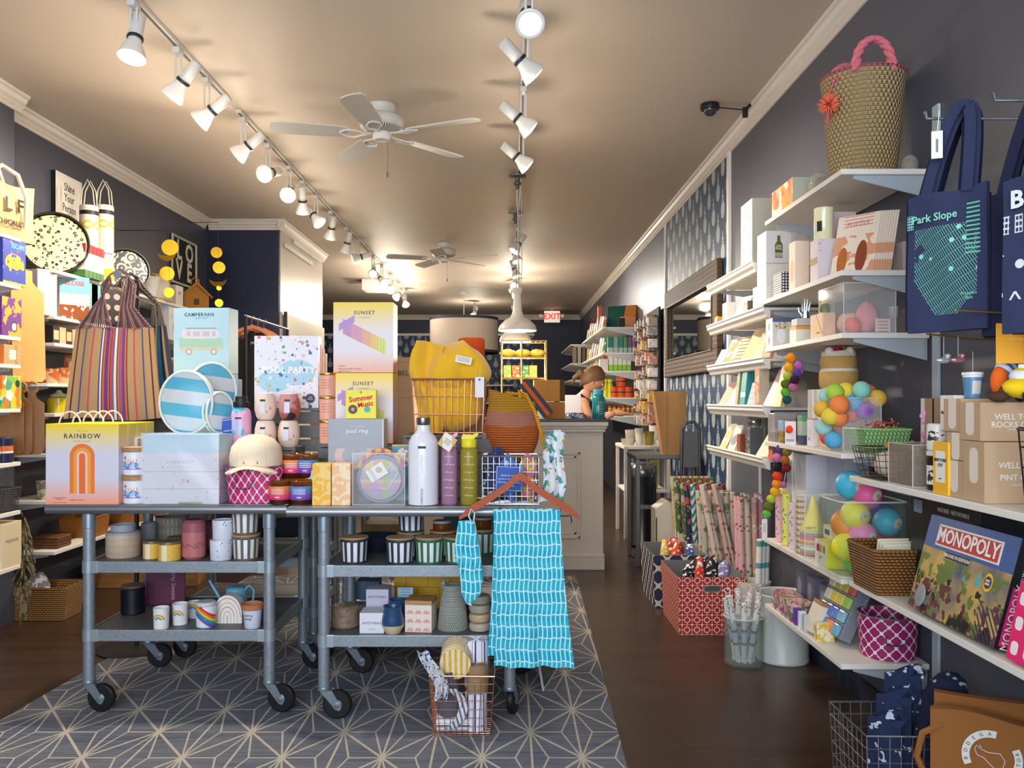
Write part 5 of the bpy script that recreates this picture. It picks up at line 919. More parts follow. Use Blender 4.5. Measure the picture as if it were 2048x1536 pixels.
t = one('price_card', 'pink tinted price card inside the clear case', 'card', MB().box(-.03, .03, -.001, .001, 0, .05, .0003), M('#ecc8c4', (('(abs(x)<.02)*(fr(z/.012)<.3)', '#a07a7a'),), rough=.5), (1.37, 3.055, z+.006), rz=.15)
for k in range(3):
    pot('stemmed_glass', 'small stemmed clear glass beside the clear case, '+('left', 'middle', 'right')[k], 'glass', (1.44+.0*k+(k-1)*.025, 3.07+.06*k, z+.0005), [(0, 0), (.018, .001), (.003, .006), (.003, .05), (.016, .065), (.018, .1), (.017, .1), (.014, .066), (0, .058)], clear('#f4f6f8', .3))
# --- fourth shelf
z = ZA[3]
rbox('clear_box', 'clear box holding red and yellow sweets at the far end of the felt ball shelf', 'display case', 1548, 1.213, z, .09, .10, .13, clear('#e8e0dc', .35), dz=0)
rbox('picture_card', 'small picture card of a blue sky and yellow field behind clear plastic', 'card', 1566, 1.213, z, .07, .02, .10, M('#8fb0cc', (('z<.055', '#b08a3a'), ('(z<.05)*(noise(60)>.5)', '#7a6a2a')), rough=.4))
t = rbox('tassel_card', 'white card with a neon orange pompom and barcode', 'card', 1584, 1.208, z, .05, .004, .10, M('#ece9ea', (('(abs(z-.018)<.006)*(abs(x)<.018)*(fr(x/.003)<.5)', '#222222'),), rough=.4), rz=.75)
o = MB().sph((0, -.01, .065), .016, 12).noise(.004, 120).done('pompom', M('#ff4a1c', rough=.9), t)
rbox('green_carton', 'sage green carton with a navy foot beside the orange pompom card', 'box', 1604, 1.25, z, .06, .06, .125, M('#a9b8a8', (('(z<.04)', '#3a4a6a'), ('z>.1', '#5a9a6a')), rough=.5))
rbox('white_carton', 'small white carton with a cork lid on the felt ball shelf', 'box', 1626, 1.25, z, .07, .07, .115, M('#dfdde2', (('z>.11', '#b98a5a'), ('hyp(x+.01,z-.03)<.006', '#3a3f5a')), rough=.5))
rbox('plush_stand', 'tall white and peach carton carrying the plush cake', 'box', 1655, 1.27, z, .22, .17, .235, M('#e2dcd8', (('z<.09', '#e0b898'),), rough=.5))
t = T('plush_cake', 'brown and cream layered plush cake with red berries under the third shelf', 'toy', (1.36, 3.44, z+.2365)); CAKE = M('#c9a25c', (('abs(z-.078)<.006', '#efe6d4'), ('z>.135', '#ece4d8'), ('noise(60)*.35', '#a87a3a')), rough=.95, bump=('noise(160)', .003))
MB().lathe([(0, 0), (.07, 0), (.078, .02), (.076, .07), (.071, .08), (.074, .12), (.068, .14), (.066, .155), (0, .165)], 36).noise(.004, 30).done('body', CAKE, t)
for k in range(6): MB().sph((.045*cos(k*1.05), .045*sin(k*1.05), .163), .013, 10).done('berry', M('#b0182c', rough=.8), t)
for k in range(4): MB().sph((.055*cos(k*1.6+.4), .055*sin(k*1.6+.4), .155), .018, 10).done('cream_puff', M('#ece4d8', rough=.95), t)
# clear ball case and balls
case('tall clear case of coloured light balls beside the green basket', (1.30, 3.14, z+.0005), .14, .14, .20)
BALLC = {'yellow': '#e8c814', 'mint': '#7fcdb8', 'lime': '#a4c81e', 'orange': '#ee7a1a', 'blue': '#3fa4cf', 'gold': '#e0ac12', 'purple': '#8a3fb0', 'red': '#ee4a28', 'aqua': '#9ad4cc'}
bl = [(1655, 792, 3.2, 'aqua', 'back left of the heap'), (1670, 785, 3.12, 'lime', 'top left of the heap'), (1692, 782, 3.14, 'yellow', 'top middle of the heap'), (1723, 780, 3.08, 'mint', 'top right of the heap'), (1645, 818, 3.16, 'gold', 'left of the orange one'), (1679, 810, 3.06, 'orange', 'large in the middle'), (1707, 804, 3.12, 'blue', 'middle right of the heap'), (1755, 797, 3.1, 'gold', 'far right of the heap'), (1661, 833, 3.08, 'yellow', 'lower left, under the orange one'), (1648, 855, 3.18, 'aqua', 'low in the case, left'), (1678, 836, 3.08, 'orange', 'low in the middle'), (1730, 822, 3.1, 'purple', 'just above the green basket'), (1736, 785, 3.2, 'orange', 'behind the mint one'), (1657, 873, 3.18, 'red', 'lowest left in the case'), (1667, 880, 3.12, 'blue', 'lowest right in the case'), (1735, 806, 3.2, 'orange', 'behind the gold one'), (1703, 828, 3.16, 'red', 'centre, above the green basket')]
for px, py, Y, c, w in bl:
    one('light_ball', '%s cotton light ball, %s' % (c, w), 'ball', MB().sph((0, 0, 0), .033 if w[:5] != 'large' else .036, 20), M(BALLC[c], (('(fr(z/.004+x*40)<.3)*.18', '#ffffff'),), rough=.8, bump=('noise(120)', .0015)), (XY(px, Y), Y, ZY(py, Y)), group='string of light balls')
def gbasket(label, loc, w, d, h, col, rz=0):
    t = T('plastic_basket', label, 'basket', loc, rz); e = M(col, (('(abs(fr((x+y)/.014)-.5)<.16)+(abs(fr((x+y)/.014+z/.014)-.5)<.14)', '#5a7a4a'),), rough=.5)
    mb = MB(); k = .84
    for sx_, sy_ in ((0, -1), (0, 1), (-1, 0), (1, 0)):
        if sy_: q = [(-w/2*k, sy_*d/2*k, 0), (w/2*k, sy_*d/2*k, 0), (w/2, sy_*d/2, h), (-w/2, sy_*d/2, h)]
        else: q = [(sx_*w/2*k, -d/2*k, 0), (sx_*w/2*k, d/2*k, 0), (sx_*w/2, d/2, h), (sx_*w/2, -d/2, h)]
        vs = [mb.bm.verts.new(p) for p in q]; mb.f(vs)
        vs = [mb.bm.verts.new((p[0]*.97, p[1]*.97, p[2]+.001)) for p in q]; mb.f(vs[::-1])
    mb.box(-w/2*k, w/2*k, -d/2*k, d/2*k, 0, .003).done('body', e, t)
    MB().tube([(-w/2, -d/2, h), (w/2, -d/2, h), (w/2, d/2, h), (-w/2, d/2, h)], .004, 6, True).done('rim', M(col, rough=.4), t); return t
gx, gy = 1.375, 2.99
gbasket('green woven-look plastic basket filled with coral paper shapes', (gx-.01, gy+.13-.03, z+.001), .17, .17, .085, '#9ccf86', rz=0)
mb = MB(); rr = random.Random(9)
for i in range(110):
    a = rr.uniform(0, 2*pi); r_ = rr.uniform(.0, .075); c = Vector((r_*cos(a), r_*sin(a), rr.uniform(.07, .125))); d = Vector((rr.uniform(-1, 1), rr.uniform(-1, 1), rr.uniform(-.2, 1))).normalized()*.02; mb.tube([c, c+d], [.004, .001], 3)
o = one('paper_confetti', 'coral and yellow paper curls heaped in the green basket', 'confetti', mb, M('#ee6a62', (('noise(40)>.55', '#f0c040'),), rough=.8), (gx-.01, gy+.10, z-.012)); o['kind'] = 'stuff'
# felt ball garlands
def garland(label, px0, X_, pts, grp):
    t = T('felt_garland', label, 'garland', (0, 0, 0)); prev = None; P0 = []
    for px, py, c, r in pts:
        Y = YX(px, X_) if 0 else YX(px0, X_); p = Vector((XY(px, Y), Y, ZY(py, Y))); P0.append(p); MB().sph(p, r*Y/F, 16).noise(.0008, 60).done('felt_ball', M(c, rough=.95, bump=('noise(200)', .001)), t)
    MB().tube(P0, .0012, 4).done('string', M('#ded6c8'), t); return t
g1 = [(1582, 716, '#ee8a14', 10), (1578, 735, '#e2a418', 10), (1576, 752, '#a9b83a', 10), (1571, 768, '#5a6414', 9.5), (1571, 784, '#5ea83a', 9.5), (1574, 800, '#154a4a', 9)]
garland('felt ball garland in orange, yellow and greens hanging from the third shelf', 1577, 1.19, g1, 0)
g2 = [(1597, 731, '#b05aa0', 9), (1594, 745, '#5a3a8a', 9), (1589, 760, '#3a0f26', 9.5), (1586, 775, '#a8607a', 9), (1600, 742, '#8a4a92', 7)]
garland('felt ball garland in pinks and purples just behind the orange one', 1592, 1.20, g2, 0)
g3 = [(1560, 898, '#5a3f7a', 9), (1554, 916, '#c46a98', 10), (1556, 934, '#16161a', 10), (1555, 952, '#dc3a18', 10), (1554, 968, '#ea8418', 10), (1550, 984, '#dba21a', 10), (1542, 998, '#a9b83a', 9), (1537, 1013, '#5a6414', 10), (1533, 1028, '#5ea83a', 9)]
garland('lower felt ball garland ending in greens with a white tag', 1552, 1.19, g3, 0)
g4 = [(1574, 904, '#7a6a14', 9), (1570, 920, '#a85a14', 9), (1573, 936, '#7a1420', 9), (1567, 970, '#a85a80', 7)]
garland('short olive and rust felt ball garland behind the lower one', 1567, 1.195, g4, 0)
one('garland_tag', 'white paper tag hanging from the lower felt ball garland', 'tag', MB().box(-.013, .013, -.001, .001, -.09, 0, .0003).cyl((0, 0, -.002), (.004, 0, .02), .001, n=4), M('#e6e2dc', (('(abs(x)<.006)*(fr(z/.008)<.4)*(z<-.02)*(z>-.06)', '#8a8a8a'),), rough=.5), (XY(1529, 3.70), 3.70, ZY(1038, 3.70)), rz=.2)
# --- fifth shelf
z = ZA[4]
for k, (px, Xf, w, h) in enumerate(((1612, 1.33, .26, .40), (1690, 1.40, .2, .40))):
    rbox('tall_carton', ('tall white carton standing between the two middle shelves, left', 'tall blue-white carton standing between the two middle shelves, right')[k], 'box', px, Xf, z, w, .10, h, M(('#dfe0e6', '#c3cbe0')[k], rough=.5))
case('tall clear case with a yellow paper cone inside', (1.27, 3.48, z+.0005), .12, .14, .26)
t = T('party_hats', 'yellow cone hat on a stack of striped cones in the tall clear case', 'party hat', (1.27, 3.48, z+.006))
MB().lathe([(.052, .1), (.004, .24), (0, .24), (0, .1)], 28).done('hat', M('#efdf4a', rough=.6), t); MB().lathe([(0, 0), (.054, 0), (.056, .098), (0, .098)], 28).done('stack', M('#e8607a', (('1', '=fr(z/.072) #d85a6a #6ab08a #f0e6a0 #a8c4e8 #e87a4a #e0c040 #c46aa8'),), rough=.6), t)
text('PARTY', .016, t, '#5a5630', (-.03, -.052, .112))
t = rbox('chocolate_strip', 'tall narrow clear tube of gold-wrapped sweets', 'sweets', 1597, 1.21, z, .03, .03, .24, M('#dcc8b0', (('fr(z/.024)<.4', '#a8824a'),), rough=.3))
ROLLC = ['#e8c8cc', '#cfe0d8', '#f0e66a', '#b9a6d8', '#f0b8c0', '#f2e48a']
for k in range(6):
    Yk = 3.62+.045*k; one('pastel_roll', '%s rolled crepe paper standing on the fifth shelf' % ('pink', 'mint', 'bright yellow', 'lilac', 'rose', 'pale yellow')[k], 'paper roll', MB().lathe(solid(.02, .02, (.2, .21, .23, .18, .22, .24)[k]), 14), M(ROLLC[k], (('noise(50)>.6', '#8a9a9a'),), rough=.7), (1.235+.03*(k % 2), Yk, z+.0005))
t = rbox('pen_carton', 'bright yellow and white carton with a window of coloured pens', 'box', 1652, 1.208, z, .115, .10, .10, M('#f0da14', (('(ny<-.5)', '#e6e2dc'), ('(ny<-.5)*(abs(z-.07)<.014)*(abs(x)<.045)', '=fr(x/.07+.5) #2a2f4a #b03a5a #e8604a #f09a2a #f0d02a #f08a9a'), ('(ny<-.5)*(hyp(x,z-.035)<.006)', '#4a4a4a')), rough=.5))
rbox('pen_carton', 'second yellow and white pen carton behind the first', 'box', 1662, 1.25, z+.1015, .08, .06, .05, M('#efe6a8', (('(ny<-.5)', '#e6e2dc'), ('(ny<-.5)*(abs(z-.025)<.01)*(abs(x)<.025)', '#2a3a5a')), rough=.5))
jx, jy = 1.318, 3.12
t = T('glass_jar', 'large square glass jar full of coloured bath balls', 'jar', (jx, jy, z+.0005)); JG = clear('#f6faf6', .035, .04)
def rr4(r, w, z): return [Vector((max(-w+r, min(w-r, 0+w*1.5*cos(a)))+r*cos(a), max(-w+r, min(w-r, w*1.5*sin(a)))+r*sin(a), z)) for a in [2*pi*i/48 for i in range(48)]]
mb = MB(); rows = [rr4(.03, .12, 0), rr4(.035, .128, .01), rr4(.035, .128, .25), rr4(.03, .12, .27), rr4(.03, .124, .275), rr4(.03, .12, .276), rr4(.03, .123, .25), rr4(.03, .122, .012)]
V = [[mb.bm.verts.new(p) for p in r_] for r_ in rows]
for A_, B_ in zip(V, V[1:]):
    for j in range(48): mb.f((A_[j], A_[(j+1) % 48], B_[(j+1) % 48], B_[j]), True)
mb.f(V[0]); mb.f(V[-1]); mb.done('body', JG, t)
MB().tube(rr4(.03, .123, .276), .0035, 6, True).done('rim', clear('#f6faf6', .5), t); MB().tube(rr4(.034, .125, .006), .003, 6, True).done('foot', clear('#f6faf6', .5), t)
BB = [(1692, 972, 3.06, 'cyan', '#45b6d4', '#1f3fae', 'topmost left'), (1737, 992, 3.03, 'pink', '#e8609a', '#a80f50', 'topmost right'), (1712, 1032, 3.03, 'yellow', '#e8dc3a', '#e0c81e', 'upper middle, just under the rim'), (1682, 1050, 3.08, 'orange', '#ee8a1a', '#e0641a', 'left side, second row'), (1778, 1048, 3.05, 'cyan', '#35aed0', '#1f3fae', 'right side, under the rim'), (1727, 1076, 3.015, 'pink', '#f08ac0', '#d050a0', 'centre of the jar'), (1684, 1098, 3.03, 'yellow', '#f0e21e', '#e0c81e', 'lower left of the jar'), (1716, 1122, 3.05, 'green', '#6ccf3a', '#2a9a8a', 'bottom of the jar'), (1768, 1088, 3.1, 'magenta', '#b01a50', '#5a2a5a', 'behind the pink one'), (1770, 1128, 3.08, 'blue', '#2a50b8', '#1f3fae', 'bottom right of the jar'), (1752, 1030, 3.16, 'dark blue', '#1f3fae', '#14287a', 'back of the jar'), (1700, 1066, 3.17, 'rust', '#d04a1e', '#a83a14', 'back left of the jar')]
for px, py, Y, n, c, c2, w in BB:
    t = T('bath_ball', '%s bath ball, %s' % (n, w), 'bath ball', (XY(px, Y)+(.03 if px < 1700 else .012), Y+(.035 if Y < 3.1 else 0), ZY(py, Y)), .45, 'bath balls in the glass jar'); t.rotation_euler[0] = .2
    MB().sph((0, 0, 0), .053, 24).done('body', M(c, (('x>.028', c2),), rough=.45), t)
    g = MB().lathe([(0, 0), (.022, -.004), (.022, -.0035), (0, .001)], 20).done('sticker', M('#dfe2e0', (('hyp(x,y)<.008', '#e8a81c'), ('(hyp(x,y)>.016)*(fr(a*5)<.5)*.4', '#7a8a8a')), rough=.4), t); g.rotation_euler = (pi/2, 0, 0); g.location = (-.01, -.0535, .012)
# --- lowest shelf
z = ZA[5]
def trayrow(name, label, px, Xf, w, d, h, m, tilt=0): return rbox(name, label, name.replace('_', ' '), px, Xf, z, w, d, h, m, tilt=tilt)
rbox('clear_box', 'clear tray of pink and green sweets at the far end of the lowest shelf', 'display case', 1583, 1.21, z, .26, .09, .085, M('#d8a8a0', (('1', '=vid(60) #c86a6a #d8c8c0 #5a8a5a #c0a0b0 #8a4a8a #e0b0a0'),), rough=.35))
for k in range(3): rbox('slim_carton', 'slim %s carton standing on the lowest shelf' % ('lilac', 'white', 'silver')[k], 'box', 1590+9*k, 1.21, z, .022, .03, .07, M(('#5a3f9a', '#dfdfe2', '#b8bcc2')[k], rough=.4))
rbox('card_carton', 'leaning cream carton with a brown top on the lowest shelf', 'box', 1622, 1.213, z, .09, .05, .13, M('#e3d9c4', (('z>.115', '#a87a4a'),), rough=.5), tilt=.35)
rbox('recipe_cards', 'small cream and yellow card packet on the lowest shelf', 'card', 1634, 1.213, z, .035, .07, .07, M('#e8dcb8', (('noise(40)>.55', '#d8b83a'),), rough=.5))
rbox('matchbox_set', 'open box of pale cards with a red edge on the lowest shelf', 'box', 1643, 1.26, z, .05, .06, .10, M('#dcd4be', (('z>.09', '#b0503a'),), rough=.5), tilt=.25)
# soap grid display
t = T('soap_display', 'tilted grey confetti display rack of coloured soap bars', 'display rack', (1.268, 3.325, z+.03), -pi/2+.05, rx=0); t.rotation_euler[0] = -.42
MB().box(-.115, .115, -.004, .045, 0, .225, .003).done('frame', M('#7c838c', (('vor(60)<.13', '#b9c0c8'),), rough=.5), t)
SC = ['#3f9a6a', '#3a78b0', '#f0740f', '#4a9ac0', '#8ac0a0', '#2a5ac4', '#3a6ad0', '#7ab8cc', '#d8d0bc', '#e6cf18', '#e8d030', '#9acb1e', '#e0dcc8', '#e0c81c', '#d8c820', '#e0502c']
for r_ in range(4):
    for c_ in range(4):
        n = r_*4+c_; g = MB().box(-.024, .024, -.016, .0, -.023, .023, .006).done('soap_bar', M(SC[n], (('noise(50)*.25', '#f4f4f0'),), rough=.25), t); g.location = (-.083+c_*.0553, -.0045, .029+r_*.0555)
for r_ in range(3): MB().box(-.115, .115, -.018, -.0045, .0555*(r_+1)+.0005, .0555*(r_+1)+.0025).done('divider', M('#c9ccd0', rough=.3), t)
tub('magenta tub with a white trellis print lying empty on the lowest right shelf', (1.42, 3.125, z+.0005), .098, .106, .155, '#a01e62', .05, sq=(1, 1))
for k in range(3): rbox('figure_carton', 'small dark carton with a grey and pink figure, '+('nearest', 'middle', 'furthest')[k]+' of three on the lowest shelf', 'box', (1632, 1606, 1585)[k]+20, 1.33, z, .08, .06, .17, M('#6a6c7a', (('(ny<-.5)*(hyp(x/.025,(z-.1)/.045)<1)', '#9a9aa6'), ('(ny<-.5)*(hyp(x/.012,(z-.05)/.02)<1)', '#c04a6a')), rough=.5))
# --- moulded ledges
def leanc(name, label, px, Xf, z, w, h, m, tilt=.35, d=.006, cat='card', rz=.35, texts=()): return rbox(name, label, cat, px, Xf, z, w, d, h, m, tilt=tilt, rz=rz, texts=texts)
rbox('figure_box', 'tall white box printed with tiny figures on the top ledge', 'box', 1504, 1.213, ZC[0], .20, .12, .33, M('#ece4d4', (('(ny<-.5)*(vor(34)<.18)', '#4a3a3a'), ('(ny>-.5)', '#aaa89c')), rough=.5))
leanc('greeting_card', 'peach leaning card beside the tall box on the top ledge', 1493, 1.225, ZC[0], .13, .23, M('#efd8bc', (('(ny<-.5)*(abs(x*1.5+z-.1)<.03)', '#d8a070'),), rough=.5), rz=.1)
goods = [
 (1, 1453, .09, .05, .11, 'white carton with an orange flower', '#ece6da', ('hyp(x,z-.05)<.02', '#c9743a'), 0),
 (1, 1480, .10, .008, .13, 'pale blue leaning card', '#a8d4e4', ('noise(20)>.55', '#d8ecf0'), .5),
 (1, 1495, .07, .05, .07, 'small dark patterned tin', '#5a5a4a', ('noise(50)>.5', '#a89a5a'), 0),
 (1, 1514, .07, .04, .12, 'narrow cream carton', '#e0d4bc', ('z<.0', '#ffffff'), 0),
 (1, 1432, .06, .04, .05, 'orange and blue tiny carton', '#e0913a', ('z<.025', '#3a7a9a'), .2),
 (2, 1438, .08, .008, .11, 'white leaning card', '#e6e0dc', ('noise(20)>.6', '#c9b8c0'), .5),
 (2, 1460, .10, .012, .15, 'orange and white photo card', '#f0a070', ('noise(14)>.5', '#f2e6d8'), .4),
 (2, 1478, .08, .012, .15, 'striped peach book', '#e6c0a0', ('fr(z/.02)<.2', '#5a3a30'), .4),
 (2, 1500, .12, .02, .19, 'large peach card with an oval cut-out', '#eac490', ('noise(12)>.55', '#f0dcb8'), .5),
 (2, 1518, .10, .02, .18, 'pale green and pink leaf-shaped card', '#c8cfae', ('noise(16)>.55', '#e0b0a0'), .5),
 (2, 1534, .07, .02, .11, 'pink dotted card', '#e8b09c', ('vor(50)<.2', '#f4e8e0'), .3),
 (3, 1446, .08, .008, .16, 'pink leaning card', '#eab4a0', ('noise(14)>.6', '#f2dcd0'), .55),
 (3, 1462, .08, .008, .15, 'cream leaning card', '#e4dccc', ('noise(14)>.6', '#c9bca8'), .55),
 (3, 1488, .09, .04, .23, 'teal pouch in clear film with white ribbon', '#2a8a88', ('abs(z-.06)<.012', '#e0dce4'), .1),
 (3, 1474, .05, .03, .18, 'green and brown potted charm in clear film', '#7a9a6a', ('z<.1', '#b09a80'), .1),
 (3, 1504, .07, .03, .12, 'small pastel striped pouch', '#a8c4b8', ('fr(z/.03)<.4', '#c8a8b8'), .3),
 (3, 1518, .07, .05, .2, 'clear jar of coloured sweets', '#c8b49a', ('noise(30)>.52', '#e0643a'), 0),
 (3, 1545, .11, .012, .2, 'large pastel card with a pink and white fade', '#e9dfe2', ('ss(.08,.2,z)*.7', '#f0b898'), .5),
 (3, 1560, .09, .02, .24, 'grey and yellow rounded board', '#c9b86a', ('z>.15', '#9a8f8a'), .2),
 (4, 1447, .07, .01, .16, 'amber patterned leaning card', '#d0a050', ('noise(16)>.5', '#e8d8b0'), .5),
 (4, 1464, .07, .01, .15, 'cream card with a grey shield', '#e2d8bc', ('hyp(x,z-.06)<.03', '#6a6878'), .4),
 (4, 1480, .06, .05, .10, 'red-brown jar of tea', '#7a3a22', ('noise(50)>.5', '#a8603a'), 0),
 (4, 1500, .08, .06, .14, 'dark grey crinkled film parcel', '#4a4a50', ('noise(40)>.56', '#9a9aa4'), 0),
 (4, 1528, .10, .015, .16, 'cream leaning notebook', '#e4d6bc', ('x>.045', '#8a6a5a'), .6),
 (4, 1545, .06, .06, .13, 'clear box of brown cards', '#7a5a4c', ('z<.05', '#e06a4a'), 0),
]
for row, px, w, d, h, lab, c, (e, c2), tl in goods:
    place = ('', 'on the second ledge from the top', 'on the middle ledge', 'on the second ledge from the bottom', 'on the lowest ledge')[row]
    rbox('shop_item', lab+' '+place, 'gift', px, 1.215, ZC[row], w, d, h, M(c, (('(ny<-.4)*(%s)' % e, c2),) if e != 'z<.0' else (), rough=.45), tilt=tl, rz=.3 if tl > .25 else 0)
t = pot('glass_snow', 'silver glass dome and ladle above the lowest ledge goods', 'ornament', (1.30, 4.42, ZC[4]+.0005), [(0, 0), (.02, 0), (.01, .01), (.01, .12), (.035, .14), (.04, .17), (.025, .2), (0, .205)], M('#b9b8b4', rough=.15, metal=.8))
t = pot('glitter_tin', 'silver glitter tin stacked on the lowest ledge', 'tin', (1.36, 4.28, ZC[4]+.0005), solid(.05, .05, .22), M('#77767e', (('vor(150)<.15', '#d8d8dc'),), rough=.3, metal=.5))
# --- near right section
z = ZB[0]
def tbox(lab, px, Xf, w, d, h, zz, s1=None, s2=None, body='#b89a78', c='#e2d8cc', lab2=True):
    t = rbox('glass_carton', lab, 'box', px, Xf, zz, w, d, h, M(body, (('(ny<-.5)*(hyp(max(abs(x)-.004,0),max(abs(z-%g)-.03,0))<.016)' % (h*.6), '#ded2c2'),) if lab2 else (), rough=.7))
    if s1: sidetext(t, s1, .0215, w, 0, h*.62, c, bold=.01); sidetext(t, s2, .0215, w, 0, h*.42, c, bold=.01); sidetext(t, 'HAND ETCHED', .007, w, 0, h*.3, c)
    return t
tbox('kraft carton lettered pint glass with a pale round label, large and in front', 1969, 1.212, .10, .19, .157, z, 'WELL TOLD', 'PINT GLASS')
tbox('kraft carton lettered rocks glass, stacked on the pint glass carton', 1961, 1.212, .10, .19, .10, z+.1585, 'WELL TOLD', 'ROCKS GLASS')
tbox('small kraft carton with a pale label, low behind the yellow carton', 1926, 1.215, .09, .12, .10, z)
tbox('small kraft carton stacked second behind the yellow carton', 1929, 1.215, .09, .12, .075, z+.1015)
tbox('small kraft carton near the top, left of the rocks glass carton', 1922, 1.215, .09, .15, .09, z+.178)
t = rbox('city_carton', 'yellow carton with a white label reading New York City', 'box', 1896, 1.209, z, .082, .07, .147, M('#f0b40f', (('(ny<-.5)*(abs(x)<.026)*(abs(z-.078)<.044)', '#ece8e0'),), rough=.5), texts=[('NEW YORK', .0125, 0, .096, '#222222', dict(bold=.01)), ('CITY', .0125, 0, .082, '#222222', dict(bold=.01)), ('candle', .006, 0, .045, '#555555')])
t = rbox('city_carton', 'white carton reading New York City standing above the yellow one', 'box', 1908, 1.25, z+.178, .075, .03, .10, M('#e8e4e0', rough=.5), texts=[('NEW YORK', .012, 0, .05, '#222222', dict(bold=.01)), ('CITY', .012, 0, .037, '#222222', dict(bold=.01))])
rbox('plain_carton', 'plain kraft carton hidden under the white city carton', 'box', 1906, 1.29, z, .09, .06, .177, M('#a88a68', rough=.7))
t = pot('jam_jar', 'dark jar with a handwritten white label beside the yellow carton', 'jar', (1.262, 2.455, z+.0005), solid(.03, .03, .10), M('#2a1c1c', (('(abs(z-.045)<.028)', '#e4e0d8'), ('(abs(z-.045)<.02)*(noise(70)>.55)', '#3a3a3a')), rough=.25), (('lid', solid(.031, .031, .115, .002, .1005), M('#ddd6c8', rough=.4)),))
t = pot('jam_jar', 'second dark jar stacked on the first labelled jar', 'jar', (1.262, 2.455, z+.116), solid(.03, .03, .08), M('#e4e0d8', (('(abs(z-.045)<.015)*(noise(70)>.55)', '#3a3a3a'),), rough=.25))
case('clear bin with two brown textured glasses near the yellow carton', (1.30, 2.60, z+.0005), .16, .16, .13, m=clear('#e8e0d8', .15))
for k in range(3): pot('etched_glass', 'brown and green etched tumbler in the clear bin, '+('left', 'middle', 'right')[k], 'glass', (1.26+.045*k, 2.57+.03*(k % 2), z+.0065), solid(.021, .025, .115), M('#8a6248', (('noise(40)>.5', '#8a9a7a'),), rough=.3))
# tilted wire basket with papers
t = wbasket('wire_basket', 'dark wire basket with cream paper and wooden-knob handles on the right shelf', (1.30, 2.80, z+.0005), .17, .16, .105, M('#4a4038', metal=.6, rough=.5), 9, 5, .0016, flare=.25)
mb = MB().sph((0, 0, .045), 1, 20, (.07, .06, .045)).noise(.015, 25, 3); zm = min(v.co.z for v in mb.bm.verts)
for v in mb.bm.verts: v.co.z -= zm
one('crumpled_paper', 'crumpled cream paper in the dark wire basket', 'paper', mb, M('#e0d4bf', rough=.8), (1.30, 2.80, z+.004))
for k in range(2): (lambda g: (setattr(g, 'location', (-.085+.07*k, -.105, .112)), setattr(g, 'rotation_euler', (0, .9, 0))))(MB().lathe(solid(.008, .008, .03, .003), 12).done('wooden_knob', M('#a8682a', rough=.5), t))
# flower card
t = T('flower_card', 'tall kraft card covered with pink and yellow fabric flowers', 'card', (1.40, 2.70, z+.0005), -.5)
MB().box(-.06, .06, -.002, .002, 0, .27, .001).done('card', M('#d2bfa8', rough=.8), t)
FC = ['#d880b0', '#e0a030', '#c9609a', '#e8a8c8', '#d89a3a', '#b85a90']; rr = random.Random(3)
for k in range(11):
    mb = MB(); c = Vector((-.04+.04*(k % 3)+rr.uniform(-.008, .008), -.012, .045+.055*(k//3)+rr.uniform(-.01, .01)))
    for q in range(9): a = q*2.4; r_ = .006+.0018*q; mb.sph(c+Vector((r_*cos(a), -.006+.001*q, r_*sin(a))), .011, 8, (1, .45, 1))
    mb.done('fabric_flower', M(FC[k % 6], rough=.9), t)
for k in range(2): rbox('kraft_card', 'brown hanging card with a slot behind the flower card, '+('left', 'right')[k], 'card', 1868+16*k, 1.35, z, .06, .01, .27, M('#a08468', (('hyp((x)/.006,(z-.15)/.016)<1', '#2a2018'),), rough=.8))
# --- tote bags
def tote(label, p0, p1, top, bot, strap_top, m, name='tote_bag', txt=None):
    """p0 = far left (x, y), p1 = near right (x, y)"""
    a = Vector((p0[0], p0[1], 0)); b = Vector((p1[0], p1[1], 0)); w = (b-a).length; ang = atan2(b.y-a.y, b.x-a.x); h = top-bot
    t = T(name, label, 'bag', ((a.x+b.x)/2, (a.y+b.y)/2, bot), ang)
    MB().slab(lambda u, v: ((u-.5)*w*(1-.02*sin(pi*v)), -.012*sin(pi*u)*sin(pi*v)-.004*sin(9*u+5*v), h*v+.004*sin(7*u)*v), 16, 20, .016).done('body', m, t)
    for s_, yo in ((-1, -.004), (1, .02)):
        mb = MB(); N = 22; hs = strap_top-top
        P_ = [(-w*.24+.0*i, 0, h-.02+hs*sin(pi*.5*min(1, i/9))) for i in range(10)]
        path = [Vector((-w*.26+(w*.52)*(i/N)+.05*(1-abs(2*i/N-1)**2.2), yo, h-.012+(hs+.01)*(1-abs(2*i/N-1)**2.6))) for i in range(N+1)]
        for p, q in zip(path, path[1:]):
            d = (q-p).normalized(); n = Vector((0, 1, 0)).cross(d)*.015; vs = [mb.bm.verts.new(x_) for x_ in (p-n, p+n, q+n, q-n)]; mb.f(vs); vs2 = [mb.bm.verts.new(x_+Vector((0, .003, 0))) for x_ in (p-n, p+n, q+n, q-n)]; mb.f(vs2[::-1])
        mb.done('strap', m, t)
    return t
DEN = M('#2c3252', (('noise(120)*.25', '#3a4266'),), rough=.9)
roads = '((abs(fr((x*.85+z*.5)/.0062)-.5)>.34)*(fr((z*.85-x*.5)/.024)>.12)+(abs(fr((z*.85-x*.5)/.024)-.5)>.47))'
reg = '((abs(x+.002-.0)<.088)*(z>.045)*(z<.29)*(x*.85+z*.5>-.005)*(x*-.6+z*.5>.002)*(noise(9)<.62))'
MAPM = M('#2c3252', (('noise(120)*.25', '#3a4266'), ('%s*%s*.8' % (reg, roads), '#6fc4a6'), ('(vor(24)<.16)*%s' % reg, '#8fdcc0'), ('(abs(x-.075)<.018)*(z>.2)*(z<.34)*(fr(z/.012)<.35)', '#6fc4a6')), rough=.9)
